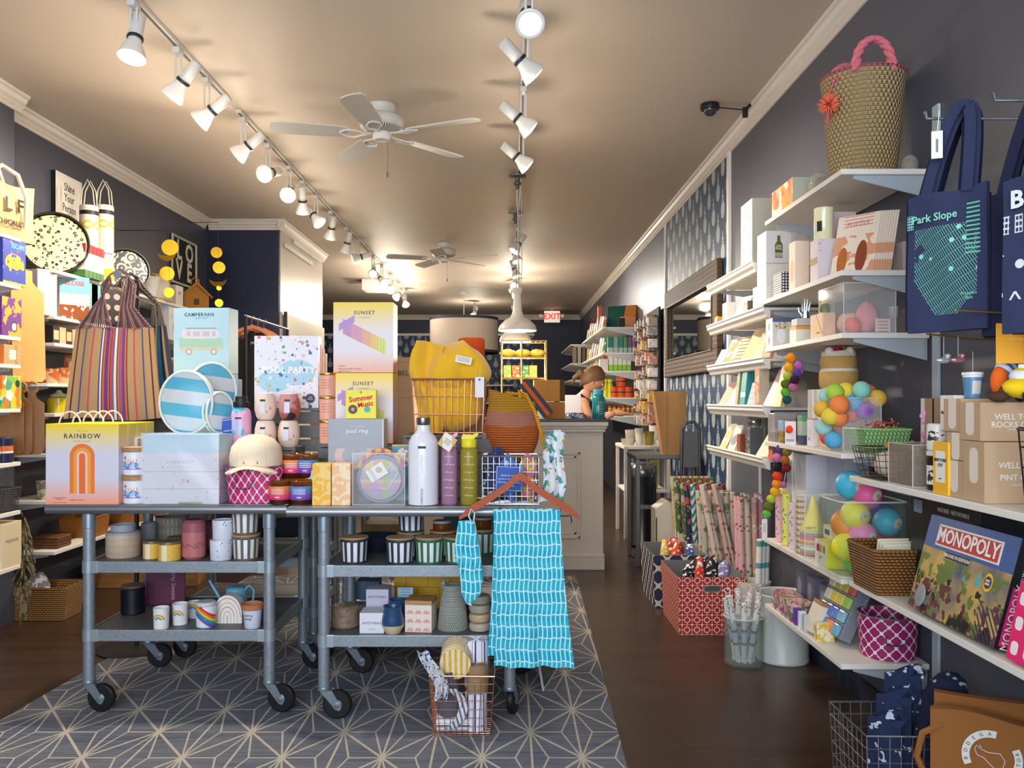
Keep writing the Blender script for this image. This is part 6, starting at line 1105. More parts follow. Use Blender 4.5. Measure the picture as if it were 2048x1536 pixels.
t = tote('navy tote bag printed with a mint street map, hanging at the right', (1.142, 2.39), (1.262, 2.20), 1.875, 1.49, 2.10, MAPM)
text('Park Slope', .030, t, '#8fdcc0', (-.025, -.0145, .315), bold=.015, ry=radians(0)); text('Prospect\nPark', .012, t, '#8fdcc0', (.07, -.013, .09))
g = MB().box(-.009, .009, -.0006, .0006, -.02, .02).done('corner_block', M('#8fdcc0', (('(fr(x/.006)<.3)+(fr(z/.008)<.3)', '#2c3252'),), rough=.9), t); g.location = (-.095, -.0125, .31)
for k in range(4): tote('plain dark navy tote bag hanging behind the mint map tote, '+('first', 'second', 'third', 'fourth')[k], (1.155+.02*k, 2.43+.025*k), (1.285+.02*k, 2.26+.025*k), 1.88, 1.50, 2.10+.01*k, M('#1e2340', rough=.9))
BKM = M('#2c3252', (('noise(120)*.25', '#3a4266'), ('(abs(hyp(x,z-.16)-.055)<.002)', '#d8dce2'), ('(noise(26)>.63)*(z<.2)*(z>.06)', '#d8dce2'), ('(abs(z-.262)<.022)*(abs(fr((x+.004)/.034)-.5)<.3)*((fr(z/.014)<.35)+(fr(x/.009)<.3))', '#d8dce2'), ('(hyp(x+.085,z-.165)<.011)+(abs(abs(x+.095)-(.10-z)*.6)<.003)*(z<.10)*(z>.08)', '#d8dce2')), rough=.9)
t = tote('navy tote bag printed with white block letters at the right edge of the picture', (1.20, 2.03), (1.32, 1.80), 1.83, 1.46, 2.05, BKM)
text('BRONX', .058, t, '#e0e4ea', (0, -.016, .315), bold=.03)
for k in range(3): tote('plain dark navy tote bag behind the block letter tote, '+('nearest', 'middle', 'furthest')[k]+' of three', (1.27+.02*k, 2.24+.03*k), (1.38+.02*k, 2.05+.03*k), 1.84, 1.47, 2.09+.01*k, M('#1e2340', rough=.9))
t = T('hook_rail', 'chrome wall arms carrying the navy tote bags', 'hook', (XR-.002, 2.3, 2.1)); 
for y0, xl, zz in ((2.33, 1.17, 2.085), (2.16, 1.26, 2.075)): MB().tube([(-.001, y0-2.3, zz-2.1), (xl-XR, y0-2.3, zz-2.1), (xl-XR-.006, y0-2.3, zz-2.1+.02)], .004, 6).done('arm', CHR, t)
t = one('hang_tag', 'white hang tag clipped to the strap of the mint map tote', 'tag', MB().box(-.014, .014, -.001, .001, -.075, 0, .0004).cyl((0, 0, -.006), (.006, 0, .055), .001, n=4), M('#ece8e0', (('(abs(x)<.003)*(abs(z+.04)<.018)', '#7a7a7a'),), rough=.5), (XY(1874, 2.28), 2.28, ZY(262, 2.28)), rz=-.4)
tp = T('wall_decal', 'faint dotted decal cloud on the navy wall above the tote bags', 'wall decal', (XR-.0015, 2.1, 2.35)); mb = MB(); rr = random.Random(2)
for i in range(60):
    y, zz = rr.gauss(0, .12), rr.gauss(0, .07); mb.cyl((0, y, zz), (-.001, y, zz), .004*rr.uniform(.5, 1), n=6)
mb.done('dots', M('#15161e'), tp)
# --- toys above
t = T('plush_taxi', 'yellow plush taxi car sitting on the kraft cartons', 'toy', (1.315, 2.13, ZB[0]+.26+.0005), .35)
TX = M('#f0cc14', (('(abs(z-.027)<.008)*(y<-.02)', '#2a2a2a'),), rough=.85)
MB().sph((0, 0, .036), 1, 24, (.062, .04, .028)).done('body', M('#efc914', rough=.9), t); MB().sph((.0, 0, .066), 1, 20, (.036, .032, .022)).done('cabin', M('#f2d43a', (('(abs(z-.068)<.010)', '#dce4ea'),), rough=.7), t)
for s_ in (-1, 1):
    for q in (-1, 1): g = MB().lathe([(0, -.006), (.013, -.006), (.015, 0), (.013, .006), (0, .006)], 18).done('wheel', M('#26262a', (('r<.007', '#d8d8d8'),), rough=.9), t); g.rotation_euler = (pi/2, 0, 0); g.location = (s_*.032, q*.036, .014)
MB().box(.052, .064, -.016, .016, .024, .038, .004).done('grille', M('#3a3a44', (('fr(y/.006)<.4', '#c8ccd0'),), rough=.6), t); MB().box(-.012, .012, -.008, .008, .084, .096, .003).done('roof_sign', M('#f2f0ea', rough=.8), t); text('TAXI', .009, t, '#222222', (0, -.0085, .09))
for s_ in (-1, 1): MB().sph((.052, s_*.026, .042), .006, 8).done('headlight', M('#f4f2ea'), t)
text('▪▪▪', .012, t, '#222222', (-.02, -.042, .04)) if 0 else None
MB().box(-.03, -.004, -.0405, -.038, .030, .042).done('checker', M('#efc914', (('(fr(x/.009)<.5)*(fr(z/.009)<.5)+(fr(x/.009)>.5)*(fr(z/.009)>.5)', '#222222'),), rough=.9), t)
t = T('plush_boat', 'blue, white and orange plush boat tilted behind the taxi', 'toy', (1.335, 2.235, ZB[0]+.26+.01), .5); MB().sph((0, 0, .06), 1, 20, (.045, .025, .06)).done('body', M('#e4e8ee', (('fr((x+z)/.03)<.45', '#3a78b8'),), rough=.9), t); MB().sph((-.035, 0, .045), 1, 16, (.022, .022, .04)).done('float', M('#ee6a1c', rough=.9), t)
t = T('plush_pretzel', 'caramel brown plush bear at the right edge above the wire basket', 'toy', (1.37, 1.93, ZB[0]+.20)); PB = M('#b8803e', (('noise(80)*.3', '#cf9a58'),), rough=.95)
MB().sph((0, 0, .055), 1, 22, (.055, .05, .06)).sph((0, -.02, .125), 1, 18, (.042, .04, .04)).done('body', PB, t)
for s_ in (-1, 1): MB().sph((s_*.03, -.02, .163), .014, 10).done('ear', PB, t)
MB().sph((-.05, -.035, .03), 1, 12, (.03, .02, .018)).done('arm', PB, t)
t = T('plush_bird', 'small dark brown plush whale tail resting on the kraft cartons', 'toy', (1.25, 2.13, ZB[0]+.2595)); MB().sph((0, 0, .014), 1, 16, (.024, .024, .014)).done('body', M('#4a3222', rough=.95), t) ; MB().tube([(.005, 0, .02), (.012, 0, .035), (.03, 0, .05)], [.01, .008, .002], 8).done('tail', M('#4a3222', rough=.95), t)
for k in range(3):
    t = T('hanging_card', 'orange-yellow hanging product card above the taxi, '+('left', 'middle', 'right')[k]+' of three', 'card', (1.32+.055*k, 2.17-.05*k, 1.395+.01*k), -.25+.1*k, 'orange hanging cards'); MB().box(-.048, .048, -.001, .001, 0, .105, .0005).done('card', M(('#f2a80f', '#e8980f', '#f2b020')[k], (('hyp(x/.008,(z-.088)/.003)<1', '#2a2018'), ('x>.044', '#f4ecd8')), rough=.5), t); text('toy taxi', .011, t, '#f8dc90', (.0, -.0016, .065)); MB().cyl((0, 0, .10), (0, .0, .14), .001, n=4).done('cord', CHR, t)
t = T('wall_hook', 'long wire display hook holding the orange cards', 'hook', (XR-.002, 2.2, 1.47)); MB().tube([(-.001, 0, .05), (-.2, -.02, .055), (-.36, -.02, .065)], .0025, 6).done('wire', GLD, t); MB().tube([(-.001, .2, .0), (-.2, .2, .005), (-.33, .2, .02)], .0025, 6).done('wire', GLD, t)
for k in range(3):
    t = T('glass_ornament', ('silver bird glass ornament hanging under the tote bags', 'pink glass ornament hanging under the tote bags', 'white and blue coffee cup ornament hanging under the tote bags')[k], 'ornament', (1.23+.03*k, 2.36-.02*k, 1.42-(.045 if k == 2 else 0)), 0); MB().cyl((0, 0, .0), (0, 0, .06), .001, n=4).done('cord', M('#c9c4b8'), t)
    if k < 2: MB().sph((0, 0, -.008), 1, 14, (.024, .01, .009)).sph((.012, 0, .004), .009, 10).done('body', M(('#c9ccd2', '#c98a90')[k], rough=.15, metal=.6), t)
    else: MB().lathe([(0, -.07), (.02, -.07), (.026, -.006), (.028, -.005), (.027, .002), (0, .004)], 22).done('body', M('#e8e6e2', (('(z<-.012)', '#5a8ab0'), ('(z<-.012)*(abs(z+.04)<.018)*(abs(x)<.012)', '#d0ccc4')), rough=.3), t)
wbasket('wire_basket', 'black wire basket of plush toys at the right edge of the picture', (1.37, 1.90, ZB[0]+.0005), .26, .2, .195, M('#1c1a1a', rough=.5), 7, 4, .0028, flare=.1)
for k in range(2): one('plush_toy', ('golden brown plush ball in the black wire basket, left', 'orange plush ball in the black wire basket, right')[k], 'toy', MB().sph((0, 0, .055), 1, 18, (.05, .045, .05)).noise(.005, 40), M(('#c9964a', '#d8813a')[k], rough=.95), (1.31+.11*k, 1.9, ZB[0]+.008))
# --- board games on the near lower shelf
z = ZB[1]
BG = M('#4a5a72', (('(ny<-.5)*(z>.19)', '#3f5f9a'), ('(ny<-.5)*(z<.19)*ss(.3,.6,noise(9))', '#c9a75a'), ('(ny<-.5)*(z<.17)*(noise(22)>.54)', '#6a7a3a'), ('(ny<-.5)*(abs(z-.15)<.02)*(x>.0)*(noise(20,1,1,.4)>.5)', '#4ab0b8'), ('(ny<-.5)*(z<.10)*(noise(30)>.52)', '#6a3a3a'), ('(ny<-.5)*(z<.12)*(noise(17)>.6)', '#2c2a26'), ('(ny<-.5)*(x>.12)*(z<.09)*(fr((x+z)/.02)<.4)', '#4a3350'), ('(ny>-.5)', '#17161c')), rough=.25, coat=.3)
bw = .445; t = rbox('board_game', 'large board game box with a red title banner leaning on the right shelf', 'board game', 1985, 1.205, z, bw, .055, .285, BG, tilt=radians(15))
t.location.x += .0
g = MB().box(-.158, .158, -.001, .001, -.031, .031).done('banner_border', M('#e6e2dc', rough=.4), t); g.location = (.0, -.0283, .232)
g = MB().box(-.152, .152, -.0012, .001, -.026, .026).done('banner', M('#b8241e', rough=.4), t); g.location = (.0, -.0292, .232)
text('MONOPOLY', .058, t, '#f0ece6', (0, -.0312, .232), bold=.02, sx=.93, name='title'); 
g = MB().box(-.06, .06, -.001, .001, -.0095, .0095).done('subtitle_plate', M('#1c1a20', rough=.4), t); g.location = (-.03, -.0285, .182)
text('BROOKLYN EDITION', .0135, t, '#e8e4da', (-.03, -.0302, .182))
g = MB().lathe([(0, 0), (.019, 0), (.019, .001), (0, .001)], 28, sq=(1, 1.3)).done('badge', M('#26284a', (('r>.0165', '#e8b81c'),), rough=.4), t); g.rotation_euler = (pi/2, 0, 0); g.location = (.135, -.028, .15)
text('FAST\nDEAL', .0085, t, '#f0ece6', (.135, -.0297, .15)); MB().sph((-.16, -.032, .045), 1, 18, (.028, .006, .034)).done('plastic_dome', clear('#d8d8dc', .35), t)
o = sidetext(t, 'MONOPOLY', .030, bw, 0, .085, '#e8e2da', ry=radians(-90), name='title'); sidetext(t, 'BROOKLYN EDITION', .011, bw, 0, .2, '#c9ccd4', ry=radians(-90))
g = MB().box(-.0006, .0006, -.017, .017, -.075, .075).done('side_banner', M('#b8246a', rough=.4), t); g.location = (bw/2+.0002, 0, .085)
t = rbox('board_game', 'black boxed game seen edge-on above the large board game', 'board game', 1960, 1.31, z, .40, .10, .325, M('#1b1a20', rough=.3), texts=())
text('HOUSES  NETWORKS', .018, t, '#b9b4ac', (.06, -.0512, .30)); g = MB().box(-.025, .025, -.001, .001, -.02, .02).done('rating_label', M('#8a94a0', (('fr(z/.006)<.4', '#5a6470'),), rough=.5), t); g.location = (-.15, -.051, .295)
t = rbox('board_game', 'hot pink game box cropped by the right edge of the picture', 'board game', 2062, 1.205, z, .1, .05, .19, M('#e8206a', (('(ny<-.5)*(hyp(max(abs(fr(x/.05)-.5)*.05-.004,0),max(abs(fr(z/.06)-.5)*.06-.006,0))<.010)', '#f2e6e8'),), rough=.35), tilt=.2)
# wicker basket with envelopes
WK = M('#9a642c', (('fr(z/.010)<.3', '#5e3814'), ('noise(40,1,1,2)*.3', '#c08a4a')), rough=.7, bump=('sin(z*628)+sin((x+y)*420+floor(z/.01)*3.14)*.8', .004))
def wicker(name, label, loc, w, d, h, rz=0, fl=.12, mat=None):
    t = T(name, label, 'basket', loc, rz); mat = mat or WK
    def ringp(k, zz, s_): return [(q[0]*w/2*k*s_, q[1]*d/2*k*s_, zz) for q in ((-1, -.9), (-.9, -1), (.9, -1), (1, -.9), (1, .9), (.9, 1), (-.9, 1), (-1, .9))]
    mb = MB(); rows = [ringp(1, 0, 1), ringp(1+fl*.5, h*.5, 1), ringp(1+fl, h, 1), ringp(1+fl, h, .93), ringp(1, .006, .93)]; V = [[mb.bm.verts.new(p) for p in r_] for r_ in rows]
    for A_, B_ in zip(V, V[1:]):
        for j in range(8): mb.f((A_[j], A_[(j+1) % 8], B_[(j+1) % 8], B_[j]))
    mb.f(V[0]); mb.f(V[-1]); mb.done('body', mat, t); MB().tube([(p[0]*.97, p[1]*.97, h) for p in ringp(1+fl, h, 1)], .0065, 8, True).done('braided_rim', mat, t); return t
wicker('wicker_basket', 'brown wicker basket of envelopes beside the large board game', (1.275, 2.80, z+.0005), .16, .20, .145, rz=.0, fl=.2)
for k in range(4): carton('envelope', 'cream envelope standing in the wicker basket, '+('front', 'second', 'third', 'rear')[k]+' of four', 'envelope', (1.285, 2.755+.022*k, z+.035), .11, .12+.006*k, .003, M('#e6dcc6', (('abs(abs(x)-z*.6+.02)<.001', '#c4b89c'),), rough=.7), tilt=-.2, rz=.1, group='cream envelopes')
# ================= floor on the right =================
LAT = "((abs(hyp(fr(U/.055)-.5,fr(z/.055)-.5)-.27)<.045)+(abs(fr(U/.055)-.5)<.028)*(abs(fr(z/.055)-.5)>.25)+(abs(fr(z/.055)-.5)<.028)*(abs(fr(U/.055)-.5)>.25)+(fr(U/.055)<.035)+(fr(z/.055)<.035)+(hyp(fr(U/.055+.5)-.5,fr(z/.055+.5)-.5)<.11))"
def fbox(label, x0, x1, y0, y1, h, col, line, pat):
    t = T('storage_bin', label, 'storage box', ((x0+x1)/2, y0, .001)); w = (x1-x0)/2; D = y1-y0; e = .012
    m = M(col, (('(abs(ny)>.5)*%s' % pat.replace('U', 'x'), line), ('(abs(ny)<.5)*%s' % pat.replace('U', 'y'), line), ('(max(abs(x)-%g,max(-y,y-%g))<-.004)' % (w, D), '#6f7274')), rough=.7)
    def wall(a, b, c, d_):                             # outer quad, thickened inward
        return
    mb = MB(); o_ = [(-w, 0), (w, 0), (w, D), (-w, D)]; tp = [(-w-e, -e), (w+e, -e), (w+e, D+e), (-w-e, D+e)]
    def V_(p, z, s=0): c = Vector((0, D/2, 0)); q = Vector((p[0], p[1], 0)); q = q-(q-c).normalized()*s; return mb.bm.verts.new((q.x, q.y, z))
    A_ = [V_(p, 0) for p in o_]; B_ = [V_(p, h) for p in tp]
    for j in range(4): mb.f((A_[j], A_[(j+1) % 4], B_[(j+1) % 4], B_[j]))
    mb.f(A_[::-1]); mb.done('body', m, t)
    mb = MB(); A_ = [V_(p, .008, .008) for p in o_]; B_ = [V_(p, h, .008) for p in tp]; C_ = [V_(p, h) for p in tp]
    for j in range(4): mb.f((A_[j], B_[j], B_[(j+1) % 4], A_[(j+1) % 4])); mb.f((B_[j], C_[j], C_[(j+1) % 4], B_[(j+1) % 4]))
    mb.f(A_); mb.done('lining', M('#6f7274', rough=.8), t)
    for y_, n in ((-e*.80, 0), (D+e*.72, 1)):
        g = MB().tube([(.045*max(-1, min(1, 1.6*cos(a))), y_, h*.80+.018*sin(a)) for a in [2*pi*i/24 for i in range(24)]], .003, 6, True).done('grommet', M('#8e8f90', metal=.3), t)
        g = MB().prism([(.045*max(-1, min(1, 1.6*cos(a))), h*.80+.018*sin(a)) for a in [2*pi*i/24 for i in range(24)]], 'y', y_-.001, y_+.001).done('handle_opening', M('#54504c', rough=.9), t)
    return t
fbox('red storage box with a cream ring and grid print on the floor', .945, 1.305, 4.62, 5.10, .32, '#b01c26', '#e3cdb2', LAT)
fbox('navy and cream trellis storage box behind the red one', .915, 1.232, 5.22, 5.70, .33, '#2a2f4a', '#d8cdb8', "(abs(sin(U*57)+sin(z*57))<.35)")
rr = random.Random(11)
def toyheap(label, x, y, z0, col, q, n=1, seed=0):
    return one('soft_toy', label, 'toy', MB().sph((0, 0, q[2]), 1, 16, q).noise(.02, 22, seed), M(col, (('noise(45)>.58', '#efe6e0'),), rough=.9), (x, y, z0))
for i, (x, y, c, q, lab) in enumerate(((1.02, 4.75, '#17171a', (.04, .05, .13), 'black curly soft toy in the red box, left'), (1.10, 4.8, '#e2421c', (.035, .04, .145), 'orange red soft toy in the red box, upright'), (1.17, 4.8, '#241a20', (.05, .05, .15), 'black ribbon bundle in the red box'), (1.235, 4.78, '#8a7aa4', (.045, .05, .14), 'lilac and black patterned soft toy in the red box, right'), (1.13, 4.95, '#3a2a2a', (.09, .06, .13), 'dark brown soft toy at the back of the red box'))):
    toyheap(lab, x, y, .012, c, (q[0], q[1], q[2]+.05), seed=i)
for i, (x, y, c, q, lab) in enumerate(((1.02, 5.4, '#e8c048', (.04, .04, .16), 'yellow soft giraffe in the navy trellis box'), (1.10, 5.42, '#d8541e', (.045, .05, .15), 'orange striped soft toy in the navy trellis box'), (1.18, 5.4, '#3a5a9a', (.04, .05, .145), 'blue knitted soft toy in the navy trellis box'), (1.12, 5.58, '#b03a2a', (.08, .05, .15), 'red patterned soft toy in the navy trellis box'))):
    toyheap(lab, x-.01, y, .012, c, (q[0]*.85, q[1], q[2]+.04), seed=i+7)
# white drum, vase with rolled paper
t = pot('white_bin', 'large round white metal bin under the far end of the right shelves', 'bin', (1.375, 4.19, .001), [(.115, 0), (.127, 0), (.129, .004), (.129, .012), (.126, .016), (.126, .325), (.129, .33), (.126, .335), (.121, .33), (.121, .01), (0, .01)], M('#c9cec8', rough=.35))
GV = (1.16, 4.12)
t = T('glass_vase', 'round glass vase of black and white paper rolls on the floor', 'vase', (GV[0], GV[1], .001)); MB().lathe([(0, 0), (.088, 0), (.096, .01), (.096, .23), (.099, .235), (.094, .235), (.092, .012), (0, .01)], 36).done('body', clear('#eef2f0', .09, .04), t); MB().lathe([(.094, .232), (.099, .232), (.099, .238), (.094, .238), (.094, .232)], 36).done('rim', clear('#f4f8f8', .5), t)
PR = M('#e0dcd8', (('(vor(90)<.28)*(abs(z-.20)>.032)*(abs(z-.07)>.03)', '#2a2a2a'), ('(abs(z-.165)<.007)+(abs(z-.10)<.007)', '#8a7430'), ('(z>.107)*(z<.158)', '#c4cfe4')), rough=.5)
for k in range(9):
    a = k*2*pi/9+.3; r_ = .055 if k else .0; tiltv = (.10+.1*(k % 2)); o = one('paper_roll', 'speckled paper roll with gold bands in the vase, '+('at the centre', 'at the right', 'at the back right', 'at the back', 'at the back left', 'at the left', 'at the front left', 'at the front', 'at the front right')[k], 'paper roll', MB().lathe(solid(.0145, .0145, .30+.02*(k % 3), .002), 16).tube([(0, 0, .30+.02*(k % 3)), (.01, .005, .33+.02*(k % 3)), (-.008, 0, .335+.02*(k % 3)), (.004, -.008, .345+.02*(k % 3))], .002, 4), PR, (GV[0]+r_*cos(a)*.72, GV[1]+r_*sin(a)*.72, .014), rx=-tiltv*sin(a), ry=tiltv*cos(a), group='speckled paper rolls in the vase')
# white bins with gift wrap rolls
WB = M('#cfc6b6', rough=.4)
t = T('air_purifier', 'white rounded appliance with a dark slanted vent beside the wrap bins', 'appliance', (1.235, 6.1, .001)); MB().prism([(-.16, 0), (.16, 0), (.16, .56), (-.08, .56), (-.16, .50)], 'y', 0, .2).done('body', WB, t); mb = MB(); g = MB().box(-.05, .08, -.01, .012, 0, .01).done('vent', M('#4a3a32'), t); g.location = (0, .06, .561); g.scale = (1.3, 7, .4); MB().box(-.158, -.15, -.003, .0, .05, .44).done('side_grille', M('#26241f'), t); text('AIR\nCLEAN', .04, t, '#6a6458', (.06, -.002, .40))
WRAP = [('#4a6a42', '#b8a898'), ('#22344a', '#b9503a'), ('#b8b09c', '#6a7a5a'), ('#a89c80', '#7a5a3a'), ('#c94a6a', '#e8b03a'), ('#7a1f2a', '#e6d6c8'), ('#6a5a1c', '#b8473a'), ('#2a8a9a', '#e0d8c8'), ('#c9b8a8', '#b0705a'), ('#bfb0a0', '#8a7464'), ('#c0a090', '#983a3a'), ('#c9b888', '#b08a2a')]
def wrapm(i, st): c, d = WRAP[i]; return M(c, ((('(fr(z/.06+.3*sin(a*2))<.5)' if st == 1 else '(noise(26)>.55)' if st == 0 else '(vor(26)<.3)'), d), ('noise(45)>.66', '#d0c4b4')), rough=.35)
wl = [('dark green floral', 0, 0), ('navy forest print', 1, 0), ('white leafy print', 2, 0), ('beige script print', 3, 2), ('magenta and yellow print', 4, 0), ('burgundy scallop print', 5, 1), ('mustard scallop print', 6, 1), ('teal scallop print', 7, 1), ('white floral print', 8, 2), ('cream floral print', 9, 2), ('pink cherry print', 10, 2), ('yellow dotted print', 11, 2)]
def wbin(label, x, y, w, d, h):
    t = T('white_bin', label, 'bin', (x, y, .001)); mb = MB()
    mb.box(-w, w, 0, .008, 0, h).box(-w, w, d-.008, d, 0, h).box(-w, -w+.008, .008, d-.008, 0, h).box(w-.008, w, .008, d-.008, 0, h).box(-w+.008, w-.008, .008, d-.008, 0, .01).done('body', WB, t); return t
wbin('square white bin of gift wrap rolls, furthest of three', 1.34, 5.86, .15, .18, .36)
wbin('square white bin of gift wrap rolls, middle of three', 1.36, 5.62, .15, .18, .33)
wbin('square white bin of gift wrap rolls, nearest of three', 1.385, 5.28, .135, .2, .27)
pot('white_bin', 'round white bin with a few slim rolls beside the speckled vase', 'bin', (1.36, 4.62, .001), rim(.085, .09, .30, .004), WB)
wbin('narrow white bin of pastel wrap rolls beside the red storage box', 1.425, 4.80, .085, .2, .25)
for r_ in range(2):
    for k in range(4): one('gift_wrap_roll', 'pastel %s wrap roll in the narrow bin, %s row' % (('pink cherry', 'cream floral', 'peach', 'rose dotted')[k], ('front', 'back')[r_]), 'gift wrap', MB().lathe(solid(.018, .018, .72+.02*(k % 2)), 14), M(('#d8a8a4', '#cdbfae', '#d8a890', '#c98a94')[k], (('vor(30)<.3', ('#a84a50', '#8a7a5a', '#e8dcd0', '#f0e4dc')[k]),), rough=.4), (1.366+.0395*k, 4.86+.075*r_, .013), ry=-.03, rx=.02, group='pastel wrap rolls')
wi = 0; places = ['far bin, ', 'middle bin, ', 'near bin, ']; col = ['first', 'second', 'third', 'fourth', 'fifth', 'sixth', 'seventh', 'eighth']
for b, (x0, y0, n, L_, hh) in enumerate(((1.225, 5.95, 7, .74, .2), (1.245, 5.71, 7, .72, .2), (1.275, 5.38, 6, .70, .2))):
    for r_ in range(2):
        for k in range(n):
            nm, ci, st = wl[(wi*5+k+3*b) % 12]; wi += 1
            yy = y0+(-.045 if r_ == 0 else .035); o = one('gift_wrap_roll', '%s wrap roll, %s%s in the %s row' % (nm, places[b], col[k], ('front', 'back')[r_]), 'gift wrap', MB().lathe([(0, 0), (.019, 0), (.019, L_), (.008, L_), (.008, L_-.02), (0, L_-.02)], 14), wrapm(ci, st), (x0+k*.039*(.27/.27)*(.9 if b == 2 else .97), yy, .013), ry=-.06+.004*k, rx=.03 if r_ == 0 else -.02, group='gift wrap rolls')
for k in range(4):
    one('gift_wrap_roll', 'long pale floral wrap roll leaning out in front of the bins, '+col[k]+' from the left', 'gift wrap', MB().lathe(solid(.018, .018, .78), 14), wrapm(8+k % 3, 2), (1.345+.041*k, 5.17+.012*k, .003), ry=-.17-.04*(k % 2), rx=-.10, group='leaning floral rolls')
for k in range(3): one('slim_roll', 'slim white roll with green print in the round white bin, '+col[k], 'paper roll', MB().lathe(solid(.017, .017, .52), 14), M('#e0e0d8', (('fr(z/.12)<.25', '#5a9a9a'),), rough=.5), (1.372+.024*k, 4.61+.012*k, .012), ry=.03)
# metal table, paper bag, chair back, steel bin
GM = M('#6d6f70', rough=.45, metal=.5)
t = T('metal_table', 'small grey metal table with a brown paper bag on it near the mirror', 'table', (1.245, 6.75, 0)); tz = .868
MB().box(-.255, .255, -.25, .25, tz-.03, tz, .006).done('tabletop', GM, t)
for s_ in (-1, 1):
    for q in (-1, 1): MB().box(s_*.235-.016, s_*.235+.016, q*.23-.016, q*.23+.016, .001, tz-.03, .003).done('leg', GM, t)
MB().box(-.235, .235, -.24, -.225, .45, .48).done('stretcher', GM, t)
KR = M('#a87c4c', (('noise(6)*.25', '#94693c'),), rough=.85)
t = T('paper_bag', 'tall brown paper shopping bag on the metal table', 'bag', (XY(1340, 6.62), 6.62, tz+.001)); mb = MB(); hh = .50
mb.slab(lambda u, v: ((u-.5)*(.17+.09*v)-.03*v+.02, -.06+.01*sin(u*6)*v, hh*v), 12, 12, .001).slab(lambda u, v: ((u-.5)*(.17+.09*v)-.03*v+.02, .05, (hh-.015)*v), 8, 8, .001)
for s_ in (0, 1): mb.grid(lambda u, v: Vector(((s_-.5)*(.17+.09*v)-.03*v+.02-(s_-.5)*.07*sin(pi*u)*v, -.06+.11*u, hh*v)), 8, 8)
mb.box(-.065, .105, -.06, .05, 0, .002).done('body', KR, t)
for xx in (-.035, .03): MB().box(xx, xx+.002, -.0615, -.0600, .01, hh-.01).done('crease', M('#7f5a30'), t)
t = T('folding_chair', 'folded grey chair back standing against the wallpaper beside the paper bag', 'chair', (1.40, 6.42, .0)); mb = MB().tube([(-.08, 0, .001), (-.075, 0, .6), (-.065, 0, 1.08), (-.03, 0, 1.13), (.03, 0, 1.13), (.065, 0, 1.08), (.075, 0, .6), (.08, 0, .001)], .014, 8); mb.done('frame', M('#4a4c50', metal=.6, rough=.4), t); MB().box(-.06, .06, -.006, .006, .78, 1.06, .004).done('backrest', M('#5a5b5e', rough=.5), t)
pot('steel_bin', 'tall round stainless steel bin behind the metal table', 'bin', (XY(1284, 7.45), 7.45, .001), [(0, 0), (.13, 0), (.132, .01), (.132, .02), (.128, .03), (.128, .62), (.132, .63), (.13, .70), (.10, .74), (0, .75)], M('#6a665e', (('z>.62', '#8d8a84'), ('z<.02', '#222222')), rough=.25, metal=.9))
# mirror
t = T('wall_mirror', 'large mirror in a carved brown wooden frame on the pineapple wallpaper', 'mirror', (XR-.008, 6.92, 1.91)); FW = M('#4a3826', (('noise(14,1,4,1)*.5', '#664f36'), ('(fr(y/.04)<.4)*(fr(z/.04)<.4)*.6', '#3f2f20')), rough=.6, bump=('(abs(fr(y/.035)-.5)+abs(fr(z/.035)-.5))*1.0', .004))
HW_, HH_, fw = 1.0, .40, .16
for a in ((-HW_, HW_, HH_-fw, HH_), (-HW_, HW_, -HH_, -HH_+fw), (-HW_, -HW_+fw, -HH_+fw, HH_-fw), (HW_-fw, HW_, -HH_+fw, HH_-fw)): MB().box(-.045, -.001, a[0], a[1], a[2], a[3], .008).done('frame', FW, t)
for a in ((-HW_+fw-.012, HW_-fw+.012, HH_-fw-.0, HH_-fw+.012), (-HW_+fw-.012, HW_-fw+.012, -HH_+fw-.012, -HH_+fw), (-HW_+fw-.012, -HW_+fw, -HH_+fw, HH_-fw), (HW_-fw, HW_-fw+.012, -HH_+fw, HH_-fw)): MB().box(-.052, -.03, a[0], a[1], a[2], a[3], .003).done('inner_bead', M('#4a3826', rough=.5), t)
MB().box(-.02, -.012, -HW_+fw, HW_-fw, -HH_+fw, HH_-fw).done('glass', M('#dfe6e6', metal=1, rough=.02), t)
# lower right floor: wire basket, navy bags, brown bags
wbasket('floor_basket', 'chrome wire floor basket holding navy bags at the lower right', (1.20, 2.62, .001), .25, .26, .30, CHR, 8, 7, .0022, flare=.1)
for k in range(3): tote('rolled navy cloth bag with white print in the wire floor basket, '+('left', 'middle', 'right')[k], (1.13+.04*k, 2.63+.03*k), (1.21+.045*k, 2.57+.03*k), .30+.06*k, .012, .33+.06*k, M('#1c2848', (('noise(28)>.62', '#b9c0c8'),), rough=.9), name='cloth_bag')
BAGB = M('#8f5a26', (('noise(8)*.2', '#7a4a1c'),), rough=.85)
t = T('kraft_tote', 'brown tote bag printed with a white arched cat emblem, lower right corner', 'bag', (1.36, 2.36, .001), -.5); MB().slab(lambda u, v: ((u-.5)*.30, -.01*sin(pi*u), .40*v+.012*sin(5*u)*v), 12, 12, .03).done('body', BAGB, t)
def arc(r0, r1, a0, a1, name): 
    mb = MB(); N = 16; P_ = [(r1*cos(a0+(a1-a0)*i/N), r1*sin(a0+(a1-a0)*i/N)) for i in range(N+1)]+[(r0*cos(a1+(a0-a1)*i/N), r0*sin(a1+(a0-a1)*i/N)) for i in range(N+1)]; g = mb.prism(P_, 'y', -.0006, .0006).done(name, M('#d8d4cc', rough=.8), t); g.location = (.005, -.0135, .295); return g
arc(.055, .075, 1.4, 3.6, 'emblem_arc'); arc(.055, .075, -1.7, .5, 'emblem_arc')
for i, ch in enumerate('BODEGA'): a = 3.35-i*.34; text(ch, .014, t, '#6a4016', (.005+.065*cos(a), -.0155, .295+.065*sin(a)), ry=-(a-pi/2))
